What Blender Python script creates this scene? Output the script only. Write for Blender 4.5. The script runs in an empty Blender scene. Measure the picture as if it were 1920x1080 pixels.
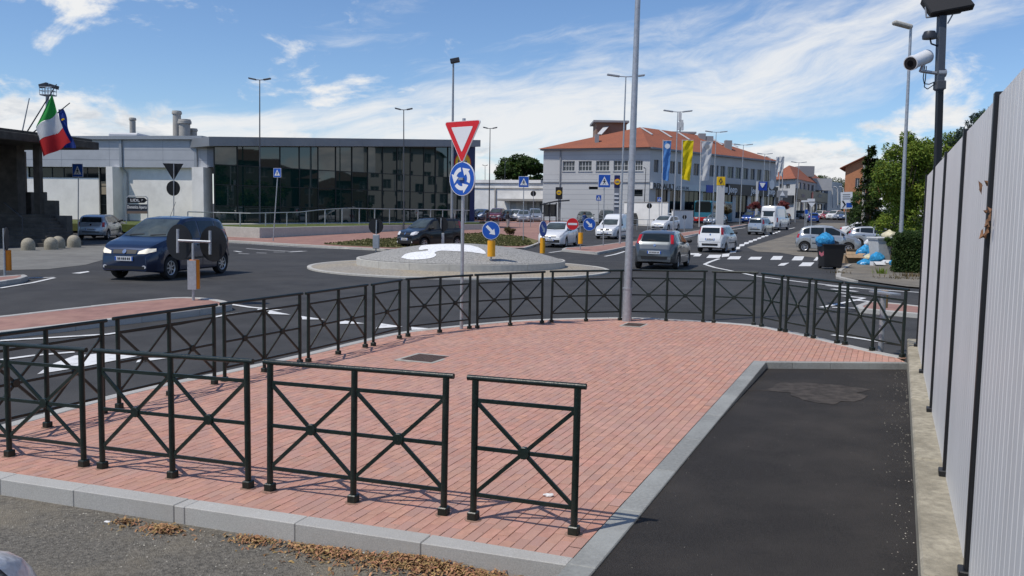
import bpy, bmesh, math, random
import numpy as np
from mathutils import Vector, Matrix
from mathutils.bvhtree import BVHTree
random.seed(7)
R = math.radians
scene = bpy.context.scene
C = scene.collection
# ------------------------------------------------------------ camera
F, PITCH, ROLL, CAMH = 1620.0, R(4.92), R(1.0), 2.0
_f = Vector((0, math.cos(PITCH), -math.sin(PITCH)))
_r0 = Vector((1, 0, 0)); _u0 = Vector((0, math.sin(PITCH), math.cos(PITCH)))
_r = _r0 * math.cos(ROLL) + _u0 * math.sin(ROLL)
_u = -_r0 * math.sin(ROLL) + _u0 * math.cos(ROLL)
cam_d = bpy.data.cameras.new('camera'); cam = bpy.data.objects.new('camera', cam_d); C.objects.link(cam)
cam.matrix_world = Matrix(((_r.x, _u.x, -_f.x, 0), (_r.y, _u.y, -_f.y, 0), (_r.z, _u.z, -_f.z, CAMH), (0, 0, 0, 1)))
cam_d.sensor_width = 36.0; cam_d.lens = F / 1920 * 36
cam_d.clip_start = 0.05; cam_d.clip_end = 40000
scene.camera = cam
# ------------------------------------------------------------ sun and sky
SUN_EL = R(58.0)
SUN_AZ = math.atan2(-0.87, -0.49)            # direction towards the sun (x, y)
sd = Vector((math.sin(SUN_AZ) * math.cos(SUN_EL), math.cos(SUN_AZ) * math.cos(SUN_EL), math.sin(SUN_EL)))
sun_l = bpy.data.lights.new('sun', 'SUN'); sun = bpy.data.objects.new('sun', sun_l); C.objects.link(sun)
sun_l.energy = 3.5; sun_l.angle = R(0.5); sun_l.color = (1.0, 0.94, 0.85)
sun.rotation_euler = sd.to_track_quat('Z', 'Y').to_euler(); sun.location = (0, 0, 60)
W = bpy.data.worlds.new('World'); scene.world = W; W.use_nodes = True
def build_world():
    nt = W.node_tree; N = nt.nodes; L = nt.links; N.clear()
    def nd(t, **k):
        n = N.new(t)
        for a, v in k.items(): setattr(n, a, v)
        return n
    def math_(op, a, b=None, clamp=False):
        n = nd('ShaderNodeMath', operation=op, use_clamp=clamp)
        for i, v in enumerate((a, b)):
            if v is None: continue
            if isinstance(v, (int, float)): n.inputs[i].default_value = v
            else: L.new(v, n.inputs[i])
        return n.outputs[0]
    def ramp(v, a, b):
        n = nd('ShaderNodeMapRange', interpolation_type='SMOOTHSTEP')
        L.new(v, n.inputs[0]); n.inputs[1].default_value = a; n.inputs[2].default_value = b
        return n.outputs[0]
    def noise(vec, scale, det, rough, dist=0):
        n = nd('ShaderNodeTexNoise'); L.new(vec, n.inputs['Vector'])
        n.inputs['Scale'].default_value = scale; n.inputs['Detail'].default_value = det
        n.inputs['Roughness'].default_value = rough; n.inputs['Distortion'].default_value = dist
        return n.outputs['Fac']
    def comb(a, b, c):
        n = nd('ShaderNodeCombineXYZ')
        for i, v in enumerate((a, b, c)):
            if isinstance(v, (int, float)): n.inputs[i].default_value = v
            else: L.new(v, n.inputs[i])
        return n.outputs[0]
    out = nd('ShaderNodeOutputWorld'); bg = nd('ShaderNodeBackground'); bg.inputs[1].default_value = 0.10
    sky = nd('ShaderNodeTexSky', sky_type='NISHITA'); sky.sun_disc = False
    sky.sun_elevation = SUN_EL; sky.sun_rotation = SUN_AZ
    sky.air_density = 1.0; sky.dust_density = 0.0; sky.ozone_density = 1.5
    tc = nd('ShaderNodeTexCoord'); sep = nd('ShaderNodeSeparateXYZ'); L.new(tc.outputs['Generated'], sep.inputs[0])
    X, Y, Z = sep.outputs
    az = math_('ARCTAN2', X, Y)                      # 0 straight ahead, + right
    el = math_('ARCSINE', Z)
    # streaky high cloud: bands that climb to the right
    tilt = math_('SUBTRACT', el, math_('MULTIPLY', az, 0.17))
    wob = math_('MULTIPLY', math_('SUBTRACT', noise(comb(math_('MULTIPLY', az, 3.0), math_('MULTIPLY', el, 6.0), 3.1), 1.0, 3, .5), .5), 0.10)
    t2 = math_('ADD', tilt, wob)
    st = noise(comb(math_('MULTIPLY', az, 2.6), math_('MULTIPLY', t2, 17.0), 0.7), 1.0, 9, 0.58, 0.35)
    fine = noise(comb(math_('MULTIPLY', az, 14.0), math_('MULTIPLY', t2, 46.0), 5.2), 1.0, 9, 0.66, 0.6)
    big = noise(comb(math_('MULTIPLY', az, 2.3), math_('MULTIPLY', el, 5.5), 9.6), 1.0, 4, 0.5)
    # main white band across the middle of the sky, widening to the right
    band_c = 0.125
    bd = math_('ABSOLUTE', math_('SUBTRACT', t2, band_c))
    band = math_('SUBTRACT', 1.0, ramp(bd, 0.012, 0.095))
    d1 = math_('ADD', math_('ADD', math_('MULTIPLY', st, .75), math_('MULTIPLY', fine, .30)), math_('MULTIPLY', big, .35))
    d1 = math_('ADD', d1, math_('MULTIPLY', band, .235))
    streak = ramp(d1, 0.755, 1.04)
    # low heaped cloud towards the horizon
    puff = noise(comb(math_('MULTIPLY', az, 7.5), math_('MULTIPLY', el, 15.0), 2.4), 1.0, 10, 0.60, 0.45)
    puff2 = noise(comb(math_('MULTIPLY', az, 26.0), math_('MULTIPLY', el, 48.0), 7.4), 1.0, 8, 0.62, 0.2)
    low = math_('SUBTRACT', 1.0, ramp(el, 0.035, 0.175))
    d2 = math_('ADD', math_('ADD', puff, math_('MULTIPLY', puff2, .22)), math_('MULTIPLY', low, .235))
    cum = ramp(d2, 0.70, 0.86)
    # one heap higher up, on the left
    dx = math_('DIVIDE', math_('SUBTRACT', az, -0.52), 0.165); dy = math_('DIVIDE', math_('SUBTRACT', el, 0.235), 0.052)
    rr = math_('SQRT', math_('ADD', math_('MULTIPLY', dx, dx), math_('MULTIPLY', dy, dy)))
    d3 = math_('ADD', math_('ADD', math_('MULTIPLY', puff, .9), math_('MULTIPLY', puff2, .35)), math_('MULTIPLY', math_('SUBTRACT', 1.0, ramp(rr, 0.2, 1.35)), .34))
    cum2 = ramp(d3, 0.80, 0.95)
    cl = math_('MAXIMUM', math_('MAXIMUM', math_('MULTIPLY', streak, .92), cum), cum2, True)
    # cloud colour: white tops, blue grey undersides
    shade = ramp(noise(comb(math_('MULTIPLY', az, 13.0), math_('MULTIPLY', el, 34.0), 6.4), 1.0, 7, .6, .3), 0.46, 0.66)
    shade = math_('MULTIPLY', shade, math_('MULTIPLY', cum, math_('SUBTRACT', 1.0, ramp(el, 0.055, 0.15))))
    cm = nd('ShaderNodeMix', data_type='RGBA'); L.new(shade, cm.inputs[0])
    cm.inputs[6].default_value = (8.6, 8.7, 8.8, 1); cm.inputs[7].default_value = (4.5, 5.15, 6.0, 1)
    mx = nd('ShaderNodeMix', data_type='RGBA'); L.new(cl, mx.inputs[0])
    tint = nd('ShaderNodeMix', data_type='RGBA', blend_type='MULTIPLY'); tint.inputs[0].default_value = 1.0
    L.new(sky.outputs[0], tint.inputs[6]); tint.inputs[7].default_value = (.86, 1.02, 1.25, 1)
    L.new(tint.outputs[2], mx.inputs[6]); L.new(cm.outputs[2], mx.inputs[7])
    L.new(mx.outputs[2], bg.inputs[0]); L.new(bg.outputs[0], out.inputs[0])
build_world()
scene.view_settings.view_transform = 'Standard'; scene.view_settings.look = 'None'
scene.view_settings.gamma = 1.0; scene.view_settings.use_curve_mapping = False
scene.view_settings.exposure = 0.0

# ------------------------------------------------------------ pixels to places
def sm(t): t = max(0.0, min(1.0, t)); return t * t * (3 - 2 * t)
def PZ(x, y): return 0.0205 * max(-18, min(9, x))              # the paved plaza
def T(x, y):                                                    # road level
    s = sm((y - 10) / 12)
    z = (-0.13 + 0.0205 * max(-18, min(4, x))) * (1 - s) - 0.02 * s
    d = min(max(0.0, y - 44), 170)
    return z + 0.02 * d * d / (d + 12)
def ray(px, py): return _f + _r * ((px - 960) / F) - _u * ((py - 540) / F)
def G(px, py, fn=T, off=0.0):                                   # where the view ray meets the ground
    d = ray(px, py); o = Vector((0, 0, CAMH)); t0 = 1.0; t1 = t0
    h = lambda t: CAMH + d.z*t - fn(d.x*t, d.y*t) - off
    while h(t1) > 0 and t1 < 400: t0 = t1; t1 = t1*1.01 + .02
    for i in range(40):
        m = (t0+t1)/2
        if h(m) > 0: t0 = m
        else: t1 = m
    p = o + d*t1
    return Vector((p.x, p.y, fn(p.x, p.y) + off))
def PP(px, py): return G(px, py, PZ)
def D(px, py, y): d = ray(px, py); return Vector((0, 0, CAMH)) + d * (y / d.y)
def ZB(x, y): return T(x, y)

# ------------------------------------------------------------ materials
MATS = {}
def mat(name, col, rough=0.6, metal=0.0, var=0.0, scale=8.0, bump=0.0, bscale=None, col2=None, spec=0.5, detail=6, coat=0.0, lo=.35, hi=.65, stretch=None, sub=None, trans=0.0, ior=1.45, alpha=1.0, emit=None, objvar=0.0, island=0.0, rnd2=None):
    if name in MATS: return MATS[name]
    m = bpy.data.materials.new(name); m.use_nodes = True; MATS[name] = m
    nt = m.node_tree; N = nt.nodes; L = nt.links; b = N['Principled BSDF']
    b.inputs['Base Color'].default_value = (*col, 1); b.inputs['Roughness'].default_value = rough
    b.inputs['Metallic'].default_value = metal; b.inputs['Specular IOR Level'].default_value = spec
    b.inputs['Coat Weight'].default_value = coat; b.inputs['Coat Roughness'].default_value = .06
    b.inputs['Transmission Weight'].default_value = trans; b.inputs['IOR'].default_value = ior; b.inputs['Alpha'].default_value = alpha
    if emit: b.inputs['Emission Color'].default_value = (*emit[0], 1); b.inputs['Emission Strength'].default_value = emit[1]
    cur = None
    tc = N.new('ShaderNodeTexCoord'); vec = tc.outputs['Object']
    if stretch:
        mp = N.new('ShaderNodeMapping'); mp.inputs['Scale'].default_value = stretch; L.new(vec, mp.inputs[0]); vec = mp.outputs[0]
    if var or col2:
        nz = N.new('ShaderNodeTexNoise'); L.new(vec, nz.inputs['Vector']); nz.inputs['Scale'].default_value = scale; nz.inputs['Detail'].default_value = detail; nz.inputs['Roughness'].default_value = .62
        mr = N.new('ShaderNodeMapRange'); L.new(nz.outputs['Fac'], mr.inputs[0]); mr.inputs[1].default_value = lo; mr.inputs[2].default_value = hi
        mx = N.new('ShaderNodeMix'); mx.data_type = 'RGBA'; L.new(mr.outputs[0], mx.inputs[0])
        c2 = col2 if col2 else tuple(min(1, c * (1 + var)) for c in col)
        c1 = col if col2 else tuple(c * (1 - var) for c in col)
        mx.inputs[6].default_value = (*c1, 1); mx.inputs[7].default_value = (*c2, 1); cur = mx.outputs[2]
        L.new(cur, b.inputs['Base Color'])
    if sub:      # a second, larger scale of wear: (colour, scale, lo, hi, strength)
        nz = N.new('ShaderNodeTexNoise'); L.new(vec, nz.inputs['Vector']); nz.inputs['Scale'].default_value = sub[1]; nz.inputs['Detail'].default_value = 8; nz.inputs['Roughness'].default_value = .6
        mr = N.new('ShaderNodeMapRange'); L.new(nz.outputs['Fac'], mr.inputs[0]); mr.inputs[1].default_value = sub[2]; mr.inputs[2].default_value = sub[3]; mr.inputs[4].default_value = sub[4]
        mx = N.new('ShaderNodeMix'); mx.data_type = 'RGBA'; L.new(mr.outputs[0], mx.inputs[0])
        if cur is not None: L.new(cur, mx.inputs[6])
        else: mx.inputs[6].default_value = (*col, 1)
        mx.inputs[7].default_value = (*sub[0], 1); cur = mx.outputs[2]; L.new(cur, b.inputs['Base Color'])
    if objvar or island:
        if island: g = N.new('ShaderNodeNewGeometry'); rnd = g.outputs['Random Per Island']
        else: g = N.new('ShaderNodeObjectInfo'); rnd = g.outputs['Random']
        hs = N.new('ShaderNodeHueSaturation'); mr = N.new('ShaderNodeMapRange'); L.new(rnd, mr.inputs[0]); k = objvar or island
        mr.inputs[3].default_value = 1 - k; mr.inputs[4].default_value = 1 + k; L.new(mr.outputs[0], hs.inputs['Value'])
        m2 = N.new('ShaderNodeMath'); m2.operation = 'MULTIPLY'; L.new(rnd, m2.inputs[0]); m2.inputs[1].default_value = 7.31
        m3 = N.new('ShaderNodeMath'); m3.operation = 'FRACT'; L.new(m2.outputs[0], m3.inputs[0])
        m4 = N.new('ShaderNodeMapRange'); L.new(m3.outputs[0], m4.inputs[0]); m4.inputs[3].default_value = .5 - k * .06; m4.inputs[4].default_value = .5 + k * .06; L.new(m4.outputs[0], hs.inputs['Hue'])
        if rnd2:
            m5 = N.new('ShaderNodeMath'); m5.operation = 'MULTIPLY'; L.new(rnd, m5.inputs[0]); m5.inputs[1].default_value = 13.7
            m6 = N.new('ShaderNodeMath'); m6.operation = 'FRACT'; L.new(m5.outputs[0], m6.inputs[0])
            m7 = N.new('ShaderNodeMath'); m7.operation = 'POWER'; L.new(m6.outputs[0], m7.inputs[0]); m7.inputs[1].default_value = 1.6
            mx = N.new('ShaderNodeMix'); mx.data_type = 'RGBA'; L.new(m7.outputs[0], mx.inputs[0]); mx.inputs[7].default_value = (*rnd2, 1)
            if cur is not None: L.new(cur, mx.inputs[6])
            else: mx.inputs[6].default_value = (*col, 1)
            cur = mx.outputs[2]
        if cur is not None: L.new(cur, hs.inputs['Color'])
        else: hs.inputs['Color'].default_value = (*col, 1)
        L.new(hs.outputs[0], b.inputs['Base Color'])
    if bump:
        nz = N.new('ShaderNodeTexNoise'); L.new(vec, nz.inputs['Vector']); nz.inputs['Scale'].default_value = bscale or scale * 3; nz.inputs['Detail'].default_value = 5
        bp = N.new('ShaderNodeBump'); bp.inputs['Strength'].default_value = bump; bp.inputs['Distance'].default_value = .02; L.new(nz.outputs['Fac'], bp.inputs['Height']); L.new(bp.outputs[0], b.inputs['Normal'])
    return m
def M(n): return MATS[n]
mat('asphalt', (.043, .042, .041), .86, var=.22, scale=1.1, bump=.35, bscale=160, sub=((.075, .072, .067), .35, .45, .72, .6))
mat('asphalt_old', (.160, .146, .120), .92, var=.45, scale=34, bump=1.0, bscale=90, sub=((.25, .215, .155), 1.1, .47, .66, .7), detail=10)
mat('asphalt_new', (.030, .0265, .024), .90, var=.38, scale=70, bump=1.0, bscale=150, sub=((.062, .054, .047), .9, .44, .70, .85), detail=9)
mat('brick', (.50, .262, .192), .85, var=.14, scale=9, bump=.3, bscale=150, objvar=.07, rnd2=(.44, .265, .215), sub=((.51, .345, .285), .7, .45, .75, .55))
mat('brick_far', (.50, .262, .192), .85, var=.14, scale=9, bump=.3, bscale=150, island=.07, rnd2=(.44, .265, .215), sub=((.51, .345, .285), .7, .45, .75, .55))
mat('joint_sand', (.29, .175, .13), .95, var=.25, scale=30)
mat('granite', (.43, .42, .39), .75, var=.20, scale=150, bump=.2, bscale=200, sub=((.36, .345, .31), 2.2, .45, .75, .6), objvar=.06)
mat('slate_strip', (.25, .255, .24), .7, var=.15, scale=40, sub=((.36, .37, .35), 1.1, .45, .7, .8), objvar=.08)
mat('concrete', (.42, .40, .36), .85, var=.18, scale=12, bump=.3, bscale=70, sub=((.29, .27, .22), 1.2, .45, .75, .7))
mat('concrete_mossy', (.36, .325, .25), .9, var=.25, scale=16, bump=.5, bscale=90, sub=((.19, .17, .125), 2.1, .42, .72, .8))
mat('concrete_light', (.48, .465, .42), .8, var=.10, scale=9, sub=((.38, .365, .33), .9, .45, .75, .6))
mat('rail_paint', (.006, .015, .012), .36, var=.3, scale=30, spec=.5, sub=((.030, .032, .026), 5, .50, .74, .7), bump=.12, bscale=60)
mat('white_paint', (.72, .72, .70), .75, var=.10, scale=18, sub=((.30, .30, .29), 5, .52, .72, .7))
mat('white_metal', (.70, .69, .665), .45, var=.04, scale=3, sub=((.56, .55, .52), 2.3, .48, .8, .5), stretch=(1,1,.35))
mat('black_post', (.010, .011, .013), .4)
mat('galv', (.42, .435, .45), .42, metal=.55, var=.12, scale=14)
mat('galv_dull', (.33, .35, .37), .5, metal=.45, var=.12, scale=14)
mat('dark_metal', (.035, .040, .050), .45, metal=.2)
mat('pole_grey', (.085, .09, .10), .45, metal=.2, var=.1)
mat('sign_red', (.62, .015, .02), .35)
mat('sign_white', (.74, .75, .76), .38)
mat('sign_blue', (.010, .085, .42), .35)
mat('sign_back', (.005, .006, .008), .55)
mat('yellow', (.80, .36, .012), .45, var=.06)
mat('orange', (.72, .22, .01), .45, var=.06)
mat('rubber', (.018, .018, .019), .85)
mat('black_plastic', (.015, .015, .016), .55)
mat('soil', (.26, .22, .155), .95, var=.3, scale=5, bump=.6, bscale=60, sub=((.16, .13, .09), 1.0, .42, .7, .7))
mat('red_path', (.30, .165, .135), .88, var=.16, scale=4, bump=.25, bscale=80, sub=((.45, .27, .20), .8, .45, .72, .6))
mat('litter', (.33, .19, .085), .8, var=.35, scale=30, island=.45)
mat('paper', (.75, .74, .72), .8)
mat('leaf_dry', (.20, .10, .05), .7, var=.3, scale=20)

# ------------------------------------------------------------ mesh helpers
ORG = {}
class MB:
    def __init__(s): s.v = []; s.f = []
    def add(s, vs, fs):
        o = len(s.v); s.v += [tuple(v) for v in vs]; s.f += [tuple(i + o for i in f) for f in fs]; return s
    def box(s, x0, y0, z0, x1, y1, z1):
        v = [(x0,y0,z0),(x1,y0,z0),(x1,y1,z0),(x0,y1,z0),(x0,y0,z1),(x1,y0,z1),(x1,y1,z1),(x0,y1,z1)]
        return s.add(v, [(0,3,2,1),(4,5,6,7),(0,1,5,4),(1,2,6,5),(2,3,7,6),(3,0,4,7)])
    def obox(s, c, ax, ay, az):                               # oriented box: centre and three half-axis vectors
        c = Vector(c); ax = Vector(ax); ay = Vector(ay); az = Vector(az)
        v = [c + sx*ax + sy*ay + sz*az for sz in (-1,1) for sx, sy in ((-1,-1),(1,-1),(1,1),(-1,1))]
        return s.add(v, [(0,3,2,1),(4,5,6,7),(0,1,5,4),(1,2,6,5),(2,3,7,6),(3,0,4,7)])
    def bar(s, p0, p1, w, h, up=(0,0,1)):
        p0 = Vector(p0); p1 = Vector(p1); d = (p1 - p0); a = d.normalized(); sd_ = a.cross(Vector(up))
        if sd_.length < 1e-5: sd_ = Vector((1,0,0))
        sd_.normalize(); u = sd_.cross(a)
        return s.obox((p0 + p1) / 2, d / 2, sd_ * w / 2, u * h / 2)
    def tube(s, p0, p1, r0, r1=None, n=10, caps=True):
        r1 = r0 if r1 is None else r1; p0 = Vector(p0); p1 = Vector(p1); a = (p1 - p0).normalized()
        t = Vector((1,0,0)) if abs(a.x) < .8 else Vector((0,1,0)); e = a.cross(t).normalized(); g = a.cross(e)
        v = []
        for p, r in ((p0, r0), (p1, r1)):
            for i in range(n):
                q = 2*math.pi*i/n; v.append(p + e*(r*math.cos(q)) + g*(r*math.sin(q)))
        f = [(i, (i+1) % n, n + (i+1) % n, n + i) for i in range(n)]
        if caps: f += [tuple(range(n))[::-1], tuple(range(n, 2*n))]
        return s.add(v, f)
    def path(s, pts, r, n=8):
        for a, b in zip(pts[:-1], pts[1:]): s.tube(a, b, r, r, n)
        return s
    def lathe(s, c, prof, n=20, a0=0, axis='z'):              # prof: (radius, height)
        v = []; f = []; c = Vector(c); m = len(prof)
        for i in range(n):
            q = 2*math.pi*i/n + a0
            for r, h in prof:
                p = Vector((r*math.cos(q), r*math.sin(q), h))
                if axis == 'y': p = Vector((p.x, p.z, p.y))
                if axis == 'x': p = Vector((p.z, p.x, p.y))
                v.append(c + p)
        for i in range(n):
            for j in range(m - 1):
                a = i*m + j; b = ((i+1) % n)*m + j; f.append((a, b, b+1, a+1))
        return s.add(v, f)
    def prism(s, poly, z0, z1):                               # poly: list of (x, y); z0/z1 numbers or functions
        n = len(poly); fz = lambda z, p: z(*p[:2]) if callable(z) else z
        v = [(p[0], p[1], fz(z0, p)) for p in poly] + [(p[0], p[1], fz(z1, p)) for p in poly]
        return s.add(v, [tuple(range(n))[::-1], tuple(range(n, 2*n))] + [(i, (i+1) % n, n+(i+1) % n, n+i) for i in range(n)])
    def plate(s, pts, nrm):                                   # flat polygon with thickness vector
        n = len(pts); nrm = Vector(nrm); v = [Vector(p) for p in pts] + [Vector(p) + nrm for p in pts]
        return s.add(v, [tuple(range(n))[::-1], tuple(range(n, 2*n))] + [(i, (i+1) % n, n+(i+1) % n, n+i) for i in range(n)])
    def mesh(s, name, off=None):
        me = bpy.data.meshes.new(name)
        v = s.v if off is None else [(a-off[0], b-off[1], c-off[2]) for a, b, c in s.v]
        me.from_pydata(v, [], s.f); me.update(); return me
    def build(s, name, m, parent=None, smooth=False, bevel=0, recalc=True):
        off = ORG.get(parent.name) if parent else None
        me = s.mesh(name, off)
        if recalc or bevel:
            bm = bmesh.new(); bm.from_mesh(me)
            if recalc: bmesh.ops.recalc_face_normals(bm, faces=bm.faces)
            if bevel: bmesh.ops.bevel(bm, geom=bm.edges[:], offset=bevel, segments=1, affect='EDGES', clamp_overlap=True)
            bm.to_mesh(me); bm.free()
        if smooth: shade(me, smooth if smooth is not True else 40)
        return link(name, me, m, parent)
def shade(me, ang=40):
    me.polygons.foreach_set('use_smooth', [True]*len(me.polygons))
    try: me.set_sharp_from_angle(angle=R(ang))
    except Exception: pass
def link(name, me, m, parent=None):
    o = bpy.data.objects.new(name, me); C.objects.link(o)
    if m is not None:
        mm = M(m) if isinstance(m, str) else m
        if not me.materials: me.materials.append(mm)
    if parent:
        o.parent = parent
        if parent.name in ORG: ORG[o.name] = ORG[parent.name]
    return o
def tag(o, label=None, cat=None, group=None, kind=None):
    if label: o['label'] = label
    if cat: o['category'] = cat
    if group: o['group'] = group
    if kind: o['kind'] = kind
    return o
def thing(name, label, cat, loc=(0,0,0), group=None, rz=0, local=False):
    o = bpy.data.objects.new(name, None); C.objects.link(o); o.empty_display_size = .2
    o.location = loc; o.rotation_euler = (0, 0, rz)
    if not local: ORG[o.name] = tuple(loc)
    return tag(o, label, cat, group)
def copy_tree(o, parent=None):
    c = o.copy(); C.objects.link(c); c.parent = parent
    for ch in o.children: copy_tree(ch, c)
    return c
def grid_cut(bm, cell, xs, ys):
    for ax, (a, b) in ((0, xs), (1, ys)):
        k = math.ceil(a / cell) * cell
        while k < b:
            co = [0,0,0]; co[ax] = k; no = [0,0,0]; no[ax] = 1
            bmesh.ops.bisect_plane(bm, geom=bm.verts[:] + bm.edges[:] + bm.faces[:], plane_co=co, plane_no=no)
            k += cell
def sheet(name, poly, m, off=0.0, fn=T, cell=2.0, parent=None, kind='structure', skirt=0.0):
    """a flat area draped on the ground"""
    bm = bmesh.new(); fs = bm.faces.new([bm.verts.new((p[0], p[1], 0)) for p in poly])
    bmesh.ops.triangulate(bm, faces=[fs])
    xs = [p[0] for p in poly]; ys = [p[1] for p in poly]
    if cell: grid_cut(bm, cell, (min(xs), max(xs)), (min(ys), max(ys)))
    for v in bm.verts: v.co.z = fn(v.co.x, v.co.y) + off
    bmesh.ops.recalc_face_normals(bm, faces=bm.faces)
    for f in bm.faces:
        if f.normal.z < 0: f.normal_flip()
    if skirt:
        es = [e for e in bm.edges if len(e.link_faces) == 1]
        r = bmesh.ops.extrude_edge_only(bm, edges=es)
        for g in r['geom']:
            if isinstance(g, bmesh.types.BMVert): g.co.z -= skirt
    me = bpy.data.meshes.new(name); bm.to_mesh(me); bm.free()
    o = link(name, me, m, parent)
    if kind and not parent: tag(o, kind=kind)
    return o
def line_sheet(name, pts, w, m='white_paint', off=.012, fn=T, parent=None, cell=1.0, label=None):
    pts = [Vector((p[0], p[1])) for p in pts]; Lf = []; Rt = []
    for i, p in enumerate(pts):
        a = pts[max(0, i-1)]; b = pts[min(len(pts)-1, i+1)]; d = (b - a).normalized(); n = Vector((-d.y, d.x))
        Lf.append(p + n*w/2); Rt.append(p - n*w/2)
    return sheet(name, Lf + Rt[::-1], m, off, fn, cell, parent)
def smooth_pts(pts, n=6):
    out = []; P_ = [Vector(p) for p in pts]
    for i in range(len(P_)-1):
        p0 = P_[max(0,i-1)]; p1 = P_[i]; p2 = P_[i+1]; p3 = P_[min(len(P_)-1,i+2)]
        for k in range(n):
            t = k/n
            out.append(.5*((2*p1) + (p2-p0)*t + (2*p0-5*p1+4*p2-p3)*t*t + (3*p1-p0-3*p2+p3)*t**3))
    out.append(P_[-1]); return out
def offset_line(pts, d):
    out = []
    for i, p in enumerate(pts):
        a = pts[max(0,i-1)]; b = pts[min(len(pts)-1,i+1)]; t = Vector((b[0]-a[0], b[1]-a[1])).normalized()
        out.append(Vector((p[0]-t.y*d, p[1]+t.x*d)))
    return out
def resample(pts, step):
    pts = [Vector((p[0], p[1])) for p in pts]; L_ = [0]
    for a, b in zip(pts[:-1], pts[1:]): L_.append(L_[-1] + (b-a).length)
    n = max(1, round(L_[-1]/step)); out = []
    j = 0
    for i in range(n+1):
        s = L_[-1]*i/n
        while j < len(L_)-2 and L_[j+1] < s: j += 1
        t = (s - L_[j]) / max(1e-9, L_[j+1]-L_[j]); out.append(pts[j].lerp(pts[j+1], t))
    return out
def kerb(line, w, z0, z1, m, parent, step=1.0, side=1, gap=.004, name='kerb_stone', bevel=.008):
    """row of kerb stones along a line; body lies on the left (side=1) of the line"""
    pts = resample(line, step/4); inner = offset_line(pts, w*side)
    k = 4
    for i in range(0, len(pts)-1, k):
        j = min(i+k, len(pts)-1)
        a = pts[i:j+1]; b = inner[i:j+1]
        if j < len(pts)-1: d = (a[-1]-a[-2]).normalized()*gap; a = a[:-1]+[a[-1]-d]; b = b[:-1]+[b[-1]-d]
        dz = random.uniform(-.003, .003)
        mb = MB(); mb.prism(a + b[::-1], z0, (lambda x, y, dz=dz: z1(x, y)+dz) if callable(z1) else z1+dz)
        mb.build(name, m, parent, bevel=bevel)
def disc_pts(c, ex, ey, r, n=28, a0=0): return [Vector(c) + Vector(ex)*(r*math.cos(a0+2*math.pi*i/n)) + Vector(ey)*(r*math.sin(a0+2*math.pi*i/n)) for i in range(n)]
def text_obj(body, size, m, parent, loc, rot, ext=.004, name='lettering', align='CENTER', sx=1.0, bold=0.0):
    cu = bpy.data.curves.new('t', 'FONT'); cu.body = body; cu.size = size; cu.extrude = ext; cu.align_x = align; cu.align_y = 'CENTER'; cu.resolution_u = 3; cu.offset = bold
    t = bpy.data.objects.new('t', cu); C.objects.link(t); bpy.context.view_layer.update()
    me = bpy.data.meshes.new_from_object(t.evaluated_get(bpy.context.evaluated_depsgraph_get()))
    bpy.data.objects.remove(t); bpy.data.curves.remove(cu)
    mt = Matrix.Translation(loc) @ rot @ Matrix.Diagonal((sx, 1, 1, 1)); me.transform(mt)
    off = ORG.get(parent.name) if parent else None
    if off: me.transform(Matrix.Translation([-a for a in off]))
    me.materials.clear()
    return link(name, me, m, parent)
def basis(ex, ey):                                               # rotation with local x, y along ex, ey
    ex = Vector(ex).normalized(); ey = Vector(ey).normalized(); ez = ex.cross(ey)
    return Matrix(((ex.x, ey.x, ez.x, 0), (ex.y, ey.y, ez.y, 0), (ex.z, ey.z, ez.z, 0), (0,0,0,1)))
UP = Vector((0,0,1))
# ============================================================ ground
def build_ground():
    xs = [-3000,-1200,-500,-250,-150,-100]; xs += list(np.arange(-80, 81, 4.0)); xs += [100,150,250,500,1200,3000]
    ys = [-400,-150,-60,-20]; ys += list(np.arange(-8, 60, 2.0)); ys += list(np.arange(60, 240, 6.0)); ys += [260,320,450,800,1600,4000,12000]
    v = [(x, y, T(x, y)) for y in ys for x in xs]; n = len(xs)
    f = [(j*n+i, j*n+i+1, (j+1)*n+i+1, (j+1)*n+i) for j in range(len(ys)-1) for i in range(n-1)]
    tag(MB().add(v, f).build('road', 'asphalt', smooth=True), kind='structure')
build_ground()
# old street in front of the near kerb
K0 = PP(0, 899); K1 = PP(1062, 1060)
kd = (K1 - K0).normalized(); kn = Vector((-kd.y, kd.x, 0))          # kn points away from the camera
KL = K0 - kd*9
sheet('street', [(KL - kn*9)[:2], (K1 + kd*.9 - kn*9)[:2], (K1 + kd*.9 + kn*.08)[:2], (KL + kn*.08)[:2]], 'asphalt_old', .01, T, 1.0)
# ============================================================ plaza
out_px = [(0,797),(100,770),(200,743),(300,720),(400,700),(480,683),(580,661),(680,637),(755,622),(860,610.5),(960,601.5),(1035,598),(1110,596),(1160,595.5),(1200,596),(1260,598.5),(1324,602),(1419,610),(1470,619),(1520,629),(1580,643.5),(1644,658.5),(1698,669.5)]
op = [PP(*p) for p in out_px]
d0 = (op[0] - op[1]).normalized()
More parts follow.
